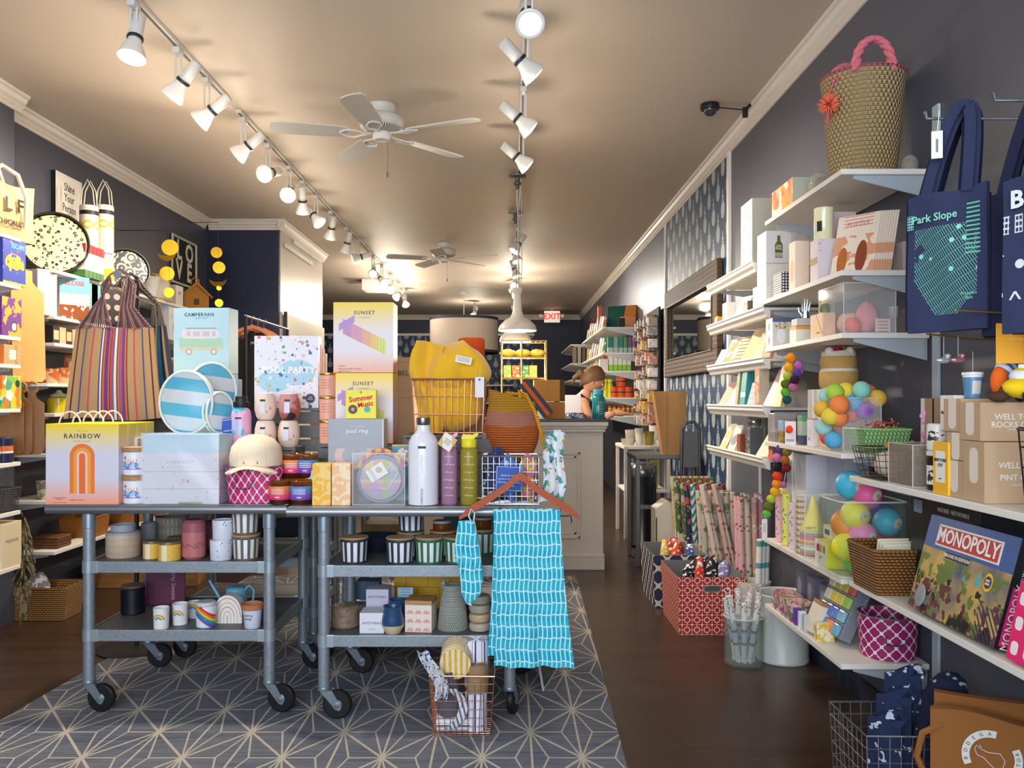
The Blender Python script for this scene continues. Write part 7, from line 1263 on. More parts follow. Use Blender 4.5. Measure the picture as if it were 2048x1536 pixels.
for i, ch in enumerate('PROTECTOR'): a = -1.55+i*.235; text(ch, .013, t, '#6a4016', (.005+.065*cos(a), -.0155, .295+.065*sin(a)), ry=-(a+pi/2))
o = MB().tube([(-.03, 0, .03), (-.025, 0, .018), (-.008, 0, .012), (.02, 0, .014), (.032, 0, -.005), (.025, 0, -.03), (.01, 0, -.035), (-.005, 0, -.02), (-.02, 0, -.005), (-.036, 0, .0), (-.042, 0, .015), (-.038, 0, .028), (-.03, 0, .02)], .0013, 4).done('cat_drawing', M('#d8d4cc', rough=.8), t); o.location = (.005, -.014, .295)
text('Brooklyn', .04, t, '#d8d4cc', (.09, -.0145, .12), ry=-.9)
MB().tube([(-.12, -.0, .36), (-.17, -.01, .33), (-.185, -.01, .26), (-.16, -.005, .2)], .010, 6).done('strap', BAGB, t)
tb2 = T('kraft_tote', 'second brown tote bag standing behind the cat emblem one', 'bag', (1.40, 2.46, .001), -.45); MB().slab(lambda u, v: ((u-.5)*.26, -.01*sin(pi*u), .42*v), 10, 10, .03).done('body', BAGB, tb2)
one('navy_pouch', 'dark navy cloth bag folded behind the brown totes', 'bag', MB().sph((0, 0, .22), 1, 20, (.09, .06, .22)).noise(.02, 10), M('#161d36', (('noise(28)>.64', '#9aa2ae'),), rough=.9), (1.37, 2.62, .01))
# ================= left wall goods =================
def lbox(name, label, cat, px, Xf, z, w, d, h, mat, tilt=0, texts=(), rz=0, **k):
    Yn = YX(px, Xf); return carton(name, label, cat, (Xf-d/2, Yn+w/2, z+.0005), w, h, d, mat, rz=pi/2+rz, tilt=tilt, texts=texts, **k)
X1, X2 = -2.575, -2.695
# near section
TAN = M('#c9a878', (('noise(70)*.2', '#b8935f'),), rough=.9)
t = T('canvas_bag', 'tan canvas bag with black letters on the topmost shelf at the left edge', 'bag', (-2.66, 4.36, L1[0]+.001), pi/2-.25)
MB().slab(lambda u, v: ((u-.5)*.46, -.04*sin(pi*u)*sin(pi*v)-.006*sin(9*u+4*v), .30*v+.012*sin(7*u)*v), 16, 14, .10).done('body', TAN, t)
for s_ in (-1, 1): MB().tube([(-.12, -.045, .06), (-.125, -.055, .2), (-.11, -.05, .31), (-.04, -.06, .36), (.05, -.07, .33), (.10, -.075, .22), (.12, -.05, .08)] if s_ < 0 else [(-.1, .07, .29), (-.05, .06, .38), (.05, .06, .38), (.1, .07, .29)], .012, 6).done('handle', M('#d8bfa0', rough=.9), t)
text('I L F', .10, t, '#2a241c', (.02, -.052, .17), bold=.02); text('THICALLY', .04, t, '#2a241c', (.04, -.040, .08), bold=.02)
lbox('trivia_game', 'blue and yellow nineties trivia game box with block letters at the left edge', 'game', 6, X1, L1[1], .20, .06, .24, M('#2c3f9a', (('(ny<-.5)*(vor(30)<.2)', '#e06a9a'), ('(ny<-.5)*(hyp(x/.08,(z-.11)/.05)<1)*(noise(20)>.45)', '#f0a020'), ('(ny<-.5)*(z<.012)', '#e8c020')), rough=.4), texts=[('ESCAPE', .035, .03, .20, '#58c0d0', dict(bold=.02)), ('THE', .02, .03, .175, '#e8604a'), ('90s', .08, .03, .11, '#f2c21e', dict(bold=.03))])
lbox('puzzle_box', 'purple and orange floral puzzle box with a round badge at the left edge', 'puzzle', 4, X1, L1[2], .17, .06, .20, M('#6a2a80', (('(ny<-.5)*(noise(16)>.5)', '#e8a030'), ('(ny<-.5)*(hyp(x-.02,z-.05)<.028)', '#26242a'), ('(ny<-.5)*(hyp(x-.02,z-.05)<.02)', '#e8e4e0')), rough=.4))
lbox('snack_box', 'orange and cream tile-print box at the left edge', 'box', 8, X1, L1[3], .15, .08, .10, M('#e0742c', (('(ny<-.5)*(abs(x)<.03)*(abs(z-.05)<.025)', '#f0e6d8'), ('(ny<-.5)*(abs(x-.03)>.01)*(fr((x+z)/.02)<.4)', '#f0c8a8')), rough=.45))
lbox('puzzle_box', 'orange, green and yellow geometric puzzle box at the left edge', 'puzzle', 4, X1, L1[4], .17, .07, .17, M('#f0a020', (('1', '=vid(22) #ef7a1c #f2c82e #3aa07a #f0e6d8 #ef9a2c #8ab83a'), ('hyp(x-.05,z-.13)<.02', '#22242c')), rough=.4))
for k in range(3): pot('striped_tin', 'navy tin with orange and white bands at the left edge, '+('nearest', 'middle', 'furthest')[k], 'tin', (X1-.05, 4.12+.11*k, L1[5]+.0005), solid(.045, .045, .13), M('#20264a', (('abs(z-.075)<.012', '#e0702c'), ('abs(z-.055)<.006', '#e8e0d8')), rough=.35))
wbasket('wire_basket', 'dark woven wire basket with a red toy at the left edge', (X1-.12, 4.28, L1[6]+.0005), .22, .22, .12, M('#3a3836', rough=.5), 14, 9, .002, flare=.15)
one('plush_toy', 'red and cream plush toy in the dark wire basket', 'toy', MB().sph((0, 0, .07), 1, 16, (.06, .06, .07)).noise(.008, 25), M('#cf3a24', (('noise(30)>.55', '#e8d0b0'),), rough=.9), (X1-.1, 4.27, L1[6]+.008))
t = lbox('gift_bag', 'cream paper gift bag with faint script at the left edge', 'bag', 4, X1, L1[7], .17, .12, .23, M('#d9c6a2', rough=.8), texts=[('stephanie', .03, .0, .14, '#a8977a')])
# boards and hanging dried stems between the sections
LW = M('#d3a560', (('ss(.4,.7,noise(8,1,1,.3))*.4', '#b98a48'),), rough=.5)
def board(label, px, Y, z0, w, h, m, rz=.9, tilt=.0, hole=1):
    t = T('cutting_board', label, 'cutting board', (XY(px, Y), Y, z0), rz); t.rotation_euler[0] = -tilt
    P_ = [(-w/2, .02), (-w/2+.02, 0), (w/2-.02, 0), (w/2, .02), (w/2, h*.8), (w/2*.55, h*.86), (w*.16, h*.9), (w*.16, h), (-w*.16, h), (-w*.16, h*.9), (-w/2*.55, h*.86), (-w/2, h*.8)]
    MB().prism(P_, 'y', -.01, .01).done('board', m, t)
    if hole: MB().tube([(.03*cos(a), -.0, h+.018+.03*sin(a)) for a in [2*pi*i/20 for i in range(20)]], .008, 8, True).done('ring', M('#a8743a', rough=.5), t)
    return t
board('long pale wooden paddle board leaning at the gap in the left shelves', 58, 4.62, 1.40, .17, .62, LW, rz=.9, tilt=.06, hole=0)
one('board_ledge', 'narrow white ledge carrying the long pale board', 'shelf', MB().box(-.12, .12, -.03, .08, -.018, 0, .002), SHW, (XY(56, 4.62), 4.63, 1.393))
for k, px in enumerate((22, 40, 64)): board('dark olive-wood board with a round handle hanging at the left, '+('left', 'middle', 'right')[k]+' of three', px, 4.50+.05*k, 1.0, .12, .35, M('#8f6230', (('ss(.4,.65,noise(12,1,1,.25))*.6', '#5f3b18'),), rough=.5), rz=.3)
mb = MB(); rr = random.Random(5)
for i in range(60):
    a = rr.uniform(0, 2*pi); z = -rr.uniform(.0, .5); r_ = .012+.035*sin(pi*min(1, -z/.5+.1)); mb.tube([(r_*.3*cos(a), r_*.3*sin(a), z+.05), (r_*cos(a), r_*sin(a), z), (r_*1.3*cos(a), r_*1.3*sin(a), z-.05)], [.004, .006, .002], 4)
mb.cyl((0, 0, .04), (-.1, .02, .30), .002, n=4)
one('dried_bunch', 'long bunch of dried brown stems hanging at the left wall', 'dried flowers', mb, M('#5f523c', (('noise(40)>.5', '#8a7a58'),), rough=.95), (XY(46, 4.58), 4.58, .62))
wicker('wicker_basket', 'low honey-coloured wicker basket on the floor at the left edge', (-2.80, 5.02, .001), .36, .22, .19, rz=0, fl=.12, mat=M('#a8763a', (('fr(z/.012)<.3', '#6e4518'), ('noise(40,1,1,2)*.3', '#c99a58')), rough=.7, bump=('sin(z*520)+sin((x+y)*300+floor(z/.012)*3.14)*.8', .005)))
one('cloth_roll', 'grey and white tagged cloth bundle in the floor wicker basket', 'cloth', MB().sph((0, 0, .12), 1, 18, (.09, .07, .12)).noise(.025, 16), M('#8a8a92', (('noise(26)>.55', '#e0dcd8'),), rough=.9), (-2.84, 5.03, .012))
# second section, top shelf
z = L2[0]
def disc(name, label, cat, px, Y, z, r, m, rimc, rz, tilt, sx=1.0, d=.03):
    t = T(name, label, cat, (XY(px, Y), Y, z), rz); t.rotation_euler[0] = -tilt
    mb = MB().lathe([(0, .002), (r*.92, .002), (r*.97, -d*.8), (r, -d*.8), (r*.99, .006), (0, .010)], 44); o = mb.done('rim', M(rimc, rough=.3), t); o.data.transform(Matrix.Translation((0, 0, r*1.0)) @ Matrix.Scale(sx, 4, (1, 0, 0)) @ Matrix.Rotation(pi/2, 4, 'X'))
    o.data.transform(Matrix.Scale(-1, 4, (0, 1, 0))); o.data.flip_normals()
    o = MB().lathe([(0, 0), (r*.91, 0), (r*.91, .002), (0, .002)], 44).done('face', m, t); o.data.transform(Matrix.Translation((0, -.004, r)) @ Matrix.Scale(sx, 4, (1, 0, 0)) @ Matrix.Rotation(pi/2, 4, 'X')); return t
disc('leopard_tray', 'round black-rimmed tray with a leopard spot print on the long left shelf', 'tray', 110, 5.16, z+.002, .195, M('#e3d1a4', (('(abs(vor(38)-.27)<.13)*(noise(45)>.47)', '#1c1812'), ('vor(38)<.10', '#a8834a')), rough=.3), '#14110e', .5, .12)
t = T('wall_plaque', 'white wall plaque with black swirling lettering above the leopard tray', 'wall art', (XL+.002, 5.68, 2.36), pi/2); MB().box(-.17, .17, -.03, 0, 0, .46, .002).done('panel', M('#d8d2c6', (('ny>-.5', '#1a1a1c'),), rough=.6), t)
for k, s_ in enumerate(('Shine', 'Your', 'Person')): text(s_, .078, t, '#26242a', (.0, -.0312, .375-.07*k), sx=.8)
MB().tube([(.02+.05*(1-i/30)*cos(i*.5), -.031, .15+.045*(1-i/30)*sin(i*.5)) for i in range(30)], .003, 4).done('flourish', M('#26242a'), t)
for k, (px, Y) in enumerate(((178, 5.50), (209, 5.62))):
    t = T('wine_bag', 'cream cylindrical bottle bag with a yellow chain print, '+('left and shorter', 'right and taller')[k], 'bag', (XY(px, Y), Y, z+.001)); h_ = (.5, .53)[k]
    MB().lathe(solid(.058, .058, h_, .006), 28).done('body', M('#e2d6bc', (('z>%g' % (h_-.03), '#d8cfc0'), ('(abs(z-%g)<.014)' % (h_-.05), '#1c1a18'), ('(abs(abs(z-%g)-.022*abs(cos(a*2.5)))<.007)' % (h_-.13), '#d8b41c'), ('(z<.10)*(z>.04+.03*sin(a*3))', '#e6b81c'), ('(abs(z-.2)<.01)*(noise(60)>.5)', '#8a7ab0')), rough=.5), t)
    for q in (-.02, .02): MB().tube([(-.045, q, h_), (-.035, q, h_+.1), (0, q, h_+.17), (.035, q, h_+.1), (.045, q, h_)], .004, 6).done('handle', M('#c9bfa8', rough=.5), t)
for k in range(5): lbox('slim_book', 'red, white and green slim book in front of the bottle bags, '+('nearest', 'second', 'third', 'fourth', 'furthest')[k], 'book', 160, -2.66, z, .045, .12, .21, M('#e4dccb', (('z>.155', '#b8242c'), ('z<.045', '#4a7a3a')), rough=.4), group='red, white and green books') .location.__setitem__(1, 5.27+.05*k)
disc('eye_plate', 'black and white plate drawn with swirling eyes behind the bottle bags', 'plate', 254, 5.98, z+.002, .155, M('#e2d8c2', (('(abs(fr(vor(16)*3.2)-.5)<.22)', '#1a1816'), ('(noise(28)>.58)', '#1a1816')), rough=.35), '#26221c', .6, .15)
t = pot('plant_pot', 'white crinkled plant pot with a small green plant on the long left shelf', 'plant', (XY(298, 6.3), 6.3, z+.001), rim(.06, .078, .15, .006), M('#cfcbc4', rough=.7, bump=('noise(30)', .01)), (lambda t: MB().sph((0, 0, .15), 1, 14, (.06, .06, .02)).noise(.02, 40).done('foliage', M('#5a7a3a', rough=.8), t),))
t.children[1].name = 'foliage'
GOLD = M('#d8ac2c', rough=.25, metal=.9)
def mobile(label, px, Y, ys, zt):
    t = T('moon_mobile', label, 'ornament', (XY(px, Y), Y, 0)); MB().cyl((0, 0, ZY(ys[-1][0], Y)), (0, 0, zt), .001, n=4).done('thread', M('#8a8070'), t)
    for k, (py, r_, kind, dx) in enumerate(ys):
        zz = ZY(py, Y); rad = r_*Y/F
        if kind == 0: g = MB().lathe([(0, -.001), (rad, -.001), (rad, .001), (0, .001)], 28).done('disc', GOLD, t); g.rotation_euler = (pi/2, 0, .3); g.location = (dx*Y/F, 0, zz)
        else: g = MB().prism([(rad*cos(a), rad*sin(a)) for a in [pi+pi*i/16 for i in range(17)]]+[(rad*cos(a), rad*.45*sin(a)) for a in [2*pi-pi*i/16 for i in range(17)]][1:-1], 'y', -.001, .001).done('crescent', GOLD, t); g.location = (dx*Y/F, 0, zz)
mobile('gold moon phase mobile hanging nearer, in front of the striped letter art', 338, 6.5, ((495, 16, 0, 2), (503, 19, 1, -4), (547, 14, 0, -4), (585, 10, 0, 0)), 2.62)
mobile('gold moon phase mobile hanging against the dark blue wall', 436, 7.9, ((505, 11, 0, -3), (535, 12, 0, 2), (556, 18, 1, 0), (576, 5, 0, 2), (606, 8, 0, 2)), 2.98)
one('wall_bracket', 'thin arm carrying the nearer gold mobile', 'hook', MB().tube([(XL+.001-XY(338, 6.5), 0, 0), (0, 0, 0)], .003, 5), DARKM, (XY(338, 6.5), 6.5, 2.62)); one('wall_bracket', 'thin arm carrying the gold mobile by the dark blue wall', 'hook', MB().tube([(XL+.001-XY(436, 7.9), 0, 0), (0, 0, 0)], .003, 5), DARKM, (XY(436, 7.9), 7.9, 2.98))
t = T('letter_art', 'square black and white art with cut-out love letters in a pale frame', 'wall art', (XL+.003, 7.72, 2.36), pi/2); MB().box(-.28, .28, -.02, 0, 0, .42, .002).done('panel', M('#18181a', rough=.6), t); MB().tube([(-.28, -.02, .0), (.28, -.02, .0), (.28, -.02, .42), (-.28, -.02, .42)], .014, 4, True).done('frame', M('#cfc6b4'), t)
for s_, x_, z_ in (('L', -.12, .3), ('O', .12, .3), ('V', -.12, .12), ('E', .12, .12)): text(s_, .24, t, '#d2cbbd', (x_, -.0212, z_), bold=.03)
t = T('framed_photo', 'small pale wooden frame leaning on the long left shelf', 'frame', (XY(328, 6.55), 6.55, z+.001), .9); t.rotation_euler[0] = -.25; MB().box(-.07, .07, -.008, .008, 0, .22, .002).done('frame', LW, t); MB().box(-.055, .055, -.0095, -.0083, .02, .2).done('picture', M('#e4dccf'), t)
lbox('white_carton', 'white carton beside the wicker bird house on the long left shelf', 'box', 352, -2.70, z, .15, .16, .16, M('#dcd6d0', (('(ny<-.5)*(hyp(x,z-.1)<.012)', '#3a3a3a'),), rough=.5))
t = T('bird_house', 'golden wicker house with a curved roof and loop handle on the long left shelf', 'basket', (-2.68, 7.14, z+.001), .5); WKG = M('#b8802c', (('fr(z/.012)<.3', '#7a4e14'), ('fr((x+y)/.014)<.25', '#8a5a1c')), rough=.8)
MB().prism([(-.10, 0), (.10, 0), (.10, .12), (0, .21), (-.10, .12)], 'y', -.08, .08).done('body', WKG, t); MB().prism([(-.13, .10), (0, .225), (.13, .10), (.125, .09), (0, .20), (-.125, .09)], 'y', -.10, .10).done('roof', WKG, t); MB().tube([(-.03, 0, .21), (-.03, 0, .25), (0, 0, .27), (.03, 0, .25), (.03, 0, .21)], .006, 6).done('handle', WKG, t); MB().box(-.02, .02, -.084, -.0805, .03, .08).done('door', M('#3a2410'), t)
# lower shelves of the second section
z = L2[1]
lbox('pink_carton', 'pale pink carton at the near end of the photo puzzle shelf', 'box', 90, -2.72, z, .12, .1, .27, M('#d8c4bc', rough=.5), rz=-.5)
t = T('photo_puzzle', 'white puzzle box showing a red and blue seaside photo', 'puzzle', (-2.74, 5.23, z+.0005), .9); MB().box(-.09, .09, -.05, .05, 0, .27, .002).done('box', M('#dcd4c8', (('(ny<-.5)*(z>.16)', '#7ab4cc'), ('(ny<-.5)*(z<.09)*(noise(20)>.4)', '#8a4a24'), ('(ny<-.5)*(abs(z-.12)<.03)*(noise(24)>.5)', '#e8d8b8')), rough=.4), t); text('ELOISE', .04, t, '#d84a4a', (0, -.0508, .225), bold=.02)
for k in range(2): carton('slim_book', 'teal lettered slim book beside the photo puzzle, '+('left', 'right')[k], 'book', (-2.70, 5.40+.04*k, z+.0005), .03, .25, .12, M('#7ab0b0', (('(fr(z/.02)<.4)*(abs(x)<.006)', '#e0e8e0'),), rough=.4), rz=.0)
t = T('moon_book', 'black book with rows of pink moon phases in a small easel', 'book', (-2.70, 5.62, z+.012), .8); t.rotation_euler[0] = -.12; MB().box(-.10, .10, -.012, .012, 0, .27, .002).done('cover', M('#1e1c20', (('(ny<-.5)*(hyp((fr(x/.066+.5)-.5)*.066,(fr(z/.075)-.5)*.075)<.021)*(z<.225)', '#e0a090'),), rough=.4), t); text('MOON BOOK', .022, t, '#e0b8a8', (0, -.0128, .245)); MB().tube([(-.05, -.03, -.01), (-.05, -.04, .015), (-.05, .03, -.01)], .0025, 5).tube([(.05, -.03, -.01), (.05, -.04, .015), (.05, .03, -.01)], .0025, 5).done('easel', DARKM, t)
disc('flower_plate', 'orange and white petal plate behind the striped bag', 'plate', 186, 5.95, z+.002, .12, M('#e8803a', (('fr(a*2.5)<.3', '#f0e0cc'), ('hyp(x,y)>.09', '#e6ddd0')), rough=.4), '#e0d4c4', .7, .12)
t = lbox('soap_carton', 'white carton with a blue soap bottle picture at the far end of the left shelves', 'box', 338, -2.71, z-.0, .22, .08, .27, M('#dcdcdc', (('(ny<-.5)*(hyp(x/.03,(z-.09)/.05)<1)+(ny<-.5)*(abs(x)<.008)*(abs(z-.16)<.03)', '#2a5a9a'),), rough=.4))
z = L2[2]
for k in range(6):
    t = lbox('candle_carton', 'small black-edged carton with a peach square window, '+('nearest', 'second', 'third', 'fourth', 'fifth', 'furthest')[k]+' on its shelf', 'box', 106+13*k, -2.71, z, .075, .08, .10, M('#1e1a18' if k % 2 == 0 else '#d8a078', (('(ny<-.5)*(max(abs(x),abs(z-.05))<.028)', '#e8b080'),), rough=.5))
pot('dark_jar', 'black round jar at the near end of the candle carton shelf', 'jar', (-2.80, 5.08, z+.0005), solid(.05, .05, .11), BLK)
z = L2[3]
OWV = M('#b8602c', (('(noise(30)>.5)', '#e0b088'), ('(fr(a*6)<.2)', '#8a3c14')), rough=.6)
for k, (px, Y, r_, h_, zz) in enumerate(((98, 5.10, .05, .09, 0), (120, 5.22, .06, .10, 0), (144, 5.35, .065, .10, 0), (92, 5.3, .055, .09, .09), (168, 5.55, .06, .10, 0))):
    pot('patterned_mug', 'terracotta patterned pot on the left shelf, '+('nearest', 'second nearest', 'third, wider', 'stacked on the nearest', 'furthest')[k], 'pot', (-2.80+.01*k, Y, z+.0005+zz*1.03), rim(r_*.85, r_, h_, .004), OWV)
pot('glass_canister', 'clear round canister behind the terracotta pots', 'jar', (-2.78, 5.75, z+.0005), solid(.06, .06, .14), clear('#e8ece8', .35))
z = L2[4]
for k, (Y, r_) in enumerate(((5.20, .065), (5.36, .06))):
    pot('yellow_glass_jar', 'yellow ribbed glass jar with clear knob on the left shelf, '+('near', 'far')[k], 'jar', (-2.80, Y, z+.0005), [(0, 0), (r_, 0), (r_*1.05, .02), (r_, .04), (r_*1.05, .06), (r_, .09), (r_*.7, .10), (0, .10)], M('#c9b41c', rough=.2, coat=.5), (('lid', [(0, .1005), (r_*.75, .1005), (r_*.8, .11), (r_*.3, .125), (r_*.2, .14), (0, .142)], M('#c8d0b0', rough=.15)),))
carton('folded_cloth', 'dark patterned cloth pile at the far end of the yellow glass shelf', 'cloth', (-2.80, 5.62, z+.0005), .18, .09, .16, M('#4a3a2a', (('noise(30)>.55', '#d8c8a8'),), rough=.9))
z = L2[5]
for k in range(3): carton('wood_block_book', 'flat %s book lying on the sixth left shelf' % ('brown', 'tan', 'pink-edged')[k], 'book', (-2.82, 5.12, z+.0005+.031*k), .2, .03, .22, M(('#5a4030', '#8a6a4a', '#b08a7a')[k], rough=.6))
z = L2[6]
low = [('floral_pot', 'grey floral pot', 5.06, .065, .11, '#8a8674', ('noise(30)>.5', '#c9c4b0')), ('spice_pot', 'brown glazed pot', 5.8, .06, .12, '#6a4a2a', ('z>.08', '#b8843a')), ('honey_pot', 'honey-coloured pot', 6.3, .07, .12, '#b8862c', ('noise(20)>.5', '#8a5a1c'))]
for n_, lab, Y, r_, h_, c, (e, c2) in low: pot(n_, lab+' low on the left shelves', 'pot', (-2.79, Y, z+.0005), rim(r_*.85, r_, h_, .005), M(c, ((e, c2),), rough=.6))
lbox('berry_carton', 'yellow carton printed with dark berries low on the left shelves', 'box', 166, -2.71, z, .18, .1, .19, M('#d89a2c', (('(vor(30)<.25)', '#6a1c28'), ('hyp(x+.03,z-.15)<.02', '#b0b4b8')), rough=.5))
for k, (Y, w_) in enumerate(((5.55, .2), (6.15, .26), (6.6, .26), (7.0, .24))): wicker('wicker_basket', 'honey wicker basket low on the left shelves, '+('nearest', 'second', 'third', 'furthest')[k], (-2.82, Y, L2[7]+.001), .22, w_, .13, mat=M('#a86a24', (('fr(z/.012)<.3', '#6a3c10'),), rough=.7))
for k in range(3): carton('wooden_bowl_stack', 'stack of brown wooden plates low on the left shelves, '+('near', 'middle', 'far')[k], 'plate', (-2.80, 5.12+.2*k, L2[7]+.0005), .16, .07, .16, M('#6a3f1c', (('fr(z/.018)<.3', '#2f1a0a'),), rough=.5), bev=.01) if k == 0 else None
t = T('wooden_crate', 'low pale wooden crate on the floor behind the left cart', 'crate', (-2.55, 6.0, .001), .1)
for s_ in (-1, 1): MB().box(-.35, .35, s_*.2-.008, s_*.2+.008, 0, .2, .002).done('long_side', M('#9a6a34', (('ss(.4,.6,noise(6,.4,1,4))*.5', '#6f4518'),), rough=.6), t); MB().box(s_*.35-.008, s_*.35+.008, -.19, .19, 0, .2, .002).done('end_side', M('#9a6a34', rough=.6), t)
MB().box(-.34, .34, -.19, .19, 0, .012).done('base', M('#8a5a2c', rough=.6), t)
# ================= striped bags on a rack =================
Yk = 4.28; hx = XY(256, Yk); hz = ZY(556, Yk)
t = T('garment_rack', 'thin black rack holding the striped market bags', 'rack', (hx, Yk+.1, .001)); MB().cyl((0, 0, .01), (0, 0, hz+.02), .012, n=12).done('pole', BLK, t); MB().lathe([(0, 0), (.2, 0), (.2, .008), (.02, .016), (0, .016)], 32).done('base', BLK, t); MB().tube([(0, 0, hz), (0, -.2, hz), (0, -.21, hz+.02)], .006, 8).done('arm', CHR, t); g = MB().lathe([(0, -.004), (.02, -.004), (.02, .004), (0, .004)], 20).done('end_disc', CHR, t); g.rotation_euler = (pi/2, 0, 0); g.location = (0, -.215, hz)
def mbag(label, px0, px1, pxt0, pxt1, yt, yb, Y, stripes, rope, seed, name='market_bag', lines=None):
    xc = XY((px0+px1)/2, Y); zb = ZY(yb, Y); h = ZY(yt, Y)-zb; w0 = wd(px0, px1, Y)/2; w1 = wd(pxt0, pxt1, Y)/2; xo = XY((pxt0+pxt1)/2, Y)-xc
    t = T(name or 'market_bag', label, 'bag', (xc, Y, zb)); e = '((x-%g*z)/(%g+%g*z)*.5+.5)' % (xo/h, w0, (w1-w0)/h)
    MB().slab(lambda u, v: ((2*u-1)*(w0+(w1-w0)*v)+xo*v, -.018*sin(pi*v)*sin(pi*u)-.008*sin(u*19+seed)*(1-v*.5), h*v+.008*sin(7*u)*(1-v)), 34, 16, .014).done('body', M(stripes[0], (('1', '=%s %s' % (e.replace(' ', ''), ' '.join(stripes))),) if name else tuple((m_.replace('s', e).replace('Q', 'abs'), c_.replace('(s-', '('+e+'-')) for m_, c_ in lines), rough=.9), t)
    rr = random.Random(seed); gx_ = hx-xc; gz = hz-zb+.012
    for side in (-1, 1):
        cs = rope if isinstance(rope, list) else [rope]
        for ci, c in enumerate(cs):
            mb = MB()
            for i in range(ci, 16, len(cs)):
                f = (i/15-.5); x0 = xo+side*w1*.52+f*w1*.9; gxx = gx_+side*(.035+.02*rr.random()); m1 = (xo+side*w1*.36+f*w1*.35, h+.10)
                mb.tube([(x0, .0, h-.005), (m1[0], -.012, m1[1]), (gx_+side*(.06+.012*f*4), -.012+.02*rr.random(), gz-.06), (gx_+side*.045, .0, gz-.01), (gx_, .0+.012*rr.random(), gz+.008+.012*rr.random())], .0036, 5)
            mb.done('rope_handle', M(c, (('sin(z*700+x*300)>.3', '#4a3a30'),), rough=.9), t)
    return t
tn, mr, nv, pk, wh, og, gy, pu, tl = '#b08c62', '#5a2430', '#3f4a80', '#c04a5c', '#e4dcd4', '#e0602a', '#5a4c48', '#7a3a80', '#3a7090'
def rep(*a):
    o = []
    for c, n in a: o += [c]*n
    return o
# colour bands across the bag (32 max in one ramp)
ST = rep((tn, 1), (mr, 1), (tn, 2), (nv, 1), (tn, 2), (pk, 1), (tn, 2), (nv, 1), (wh, 1), (og, 1), (gy, 1), (pu, 1), (og, 1), (pk, 1), (tl, 1), (wh, 1), (gy, 1), (og, 1), (nv, 1), (pk, 1), (og, 1), (tn, 2), (pk, 1), (tn, 2), (nv, 1), (tn, 1), (mr, 1), (tn, 1))
mbag('big tan woven market bag with red, blue and orange stripes and rope handles', 127, 322, 152, 306, 655, 838, Yk-.10, [tn], ['#a88a78', '#6a2a4a', '#8a4a6a', '#b09a84'], 3, None, [('(Q(s-.05)<.008)+(Q(s-.95)<.008)', mr), ('(Q(s-.14)<.009)+(Q(s-.86)<.009)', nv), ('(Q(s-.25)<.010)+(Q(s-.75)<.010)', pk),
    ('Q(s-.51)<.165', '=(s-.345)/.33 '+' '.join([nv, wh, gy, og, pu, nv, pu, og, gy, pk, pk, tl, wh, wh, gy, og, tl, pk, pu, nv, og, gy]))])
mbag('teal and mustard striped market bag behind the big tan one', 296, 352, 300, 330, 650, 790, Yk+.02, rep((tn, 1), ('#1c5a7a', 2), ('#16263a', 2), ('#b8902c', 1), ('#1c5a7a', 2), ('#16263a', 2), (tn, 1), ('#4a4350', 2)), ['#2a3040', '#b09a84'], 6)
# ================= shirts on a rack =================
Yt = 6.6
t = T('shirt_rail', 'dark rail carrying the black shirts behind the campervan boxes', 'rack', (XY(515, Yt), Yt, .001)); zz = ZY(640, Yt)
MB().cyl((0, -.3, zz), (0, .9, zz), .012, n=10).done('rail', CHR, t)
for y_ in (-.3, .9): MB().cyl((0, y_, 0), (0, y_, zz), .012, n=10).done('upright', BLK, t)
for k in range(3):
    t = T('hanging_shirt', 'black shirt on an orange-brown hanger, '+('front with a small white logo', 'middle', 'rear')[k], 'shirt', (XY(515, Yt)+.0*k, Yt-.15+.16*k, zz), .95)
    MB().slab(lambda u, v: ((2*u-1)*(.06+.17*min(1, (1-v)*7)-.0*v), -.03*sin(pi*u), -.10-.62*(1-v)-.075*abs(2*u-1)*(1 if v > .5 else v*2)), 20, 16, .05).done('shirt', M('#1b181a', rough=.9), t)
    MB().prism([(-.2, -.13), (-.08, -.075), (0, -.05), (.08, -.075), (.2, -.13), (.2, -.155), (.08, -.10), (0, -.08), (-.08, -.10), (-.2, -.155)], 'y', -.012, .012).done('hanger', M('#c96a1c', rough=.35), t); MB().tube([(0, 0, -.05), (0, 0, 0), (.02, 0, .02), (.03, 0, .005)], .003, 6).done('hook', CHR, t)
    if k == 0: text('peace', .035, t, '#e0dcd8', (0, -.042, -.19))
carton('patterned_carton', 'dark box with a small white and lilac print below the black shirts', 'box', (XY(496, 6.2), 6.2, .001), .14, 1.7-.15, .1, M('#241f24', (('(abs(z-1.48)<.03)', '#6a5aa8'), ('(abs(z-1.38)<.04)*(noise(40)>.5)', '#e0dce0')), rough=.5)) if 0 else None
# ================= counter goods and the back of the shop =================
zc = 1.1555
def cbox(lab, x0, x1, y0, Y, d, m, name='cardboard_box', cat='box', z=zc, **k): return carton(name, lab, cat, (cx(x0, x1, Y), Y+d/2, z), wd(x0, x1, Y), ZY(y0, Y)-z, d, m, **k)
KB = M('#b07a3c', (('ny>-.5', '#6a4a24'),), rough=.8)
cbox('open brown cardboard box on the counter, lower of two', 1092, 1130, 804, 6.45, .25, KB)
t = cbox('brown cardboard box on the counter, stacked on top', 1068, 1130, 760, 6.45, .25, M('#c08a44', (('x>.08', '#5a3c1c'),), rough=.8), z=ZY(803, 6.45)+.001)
g = MB().box(-.045, .045, -.002, .002, -.16, .16, .0015); one('striped_sleeve', 'grey blue sleeve with an orange stripe leaning by the straw bag', 'sleeve', g, M('#3f4754', (('abs(x)<.014', '#e8641c'),), rough=.6), (XY(1072, 6.38), 6.40, 1.311), ry=radians(-38))
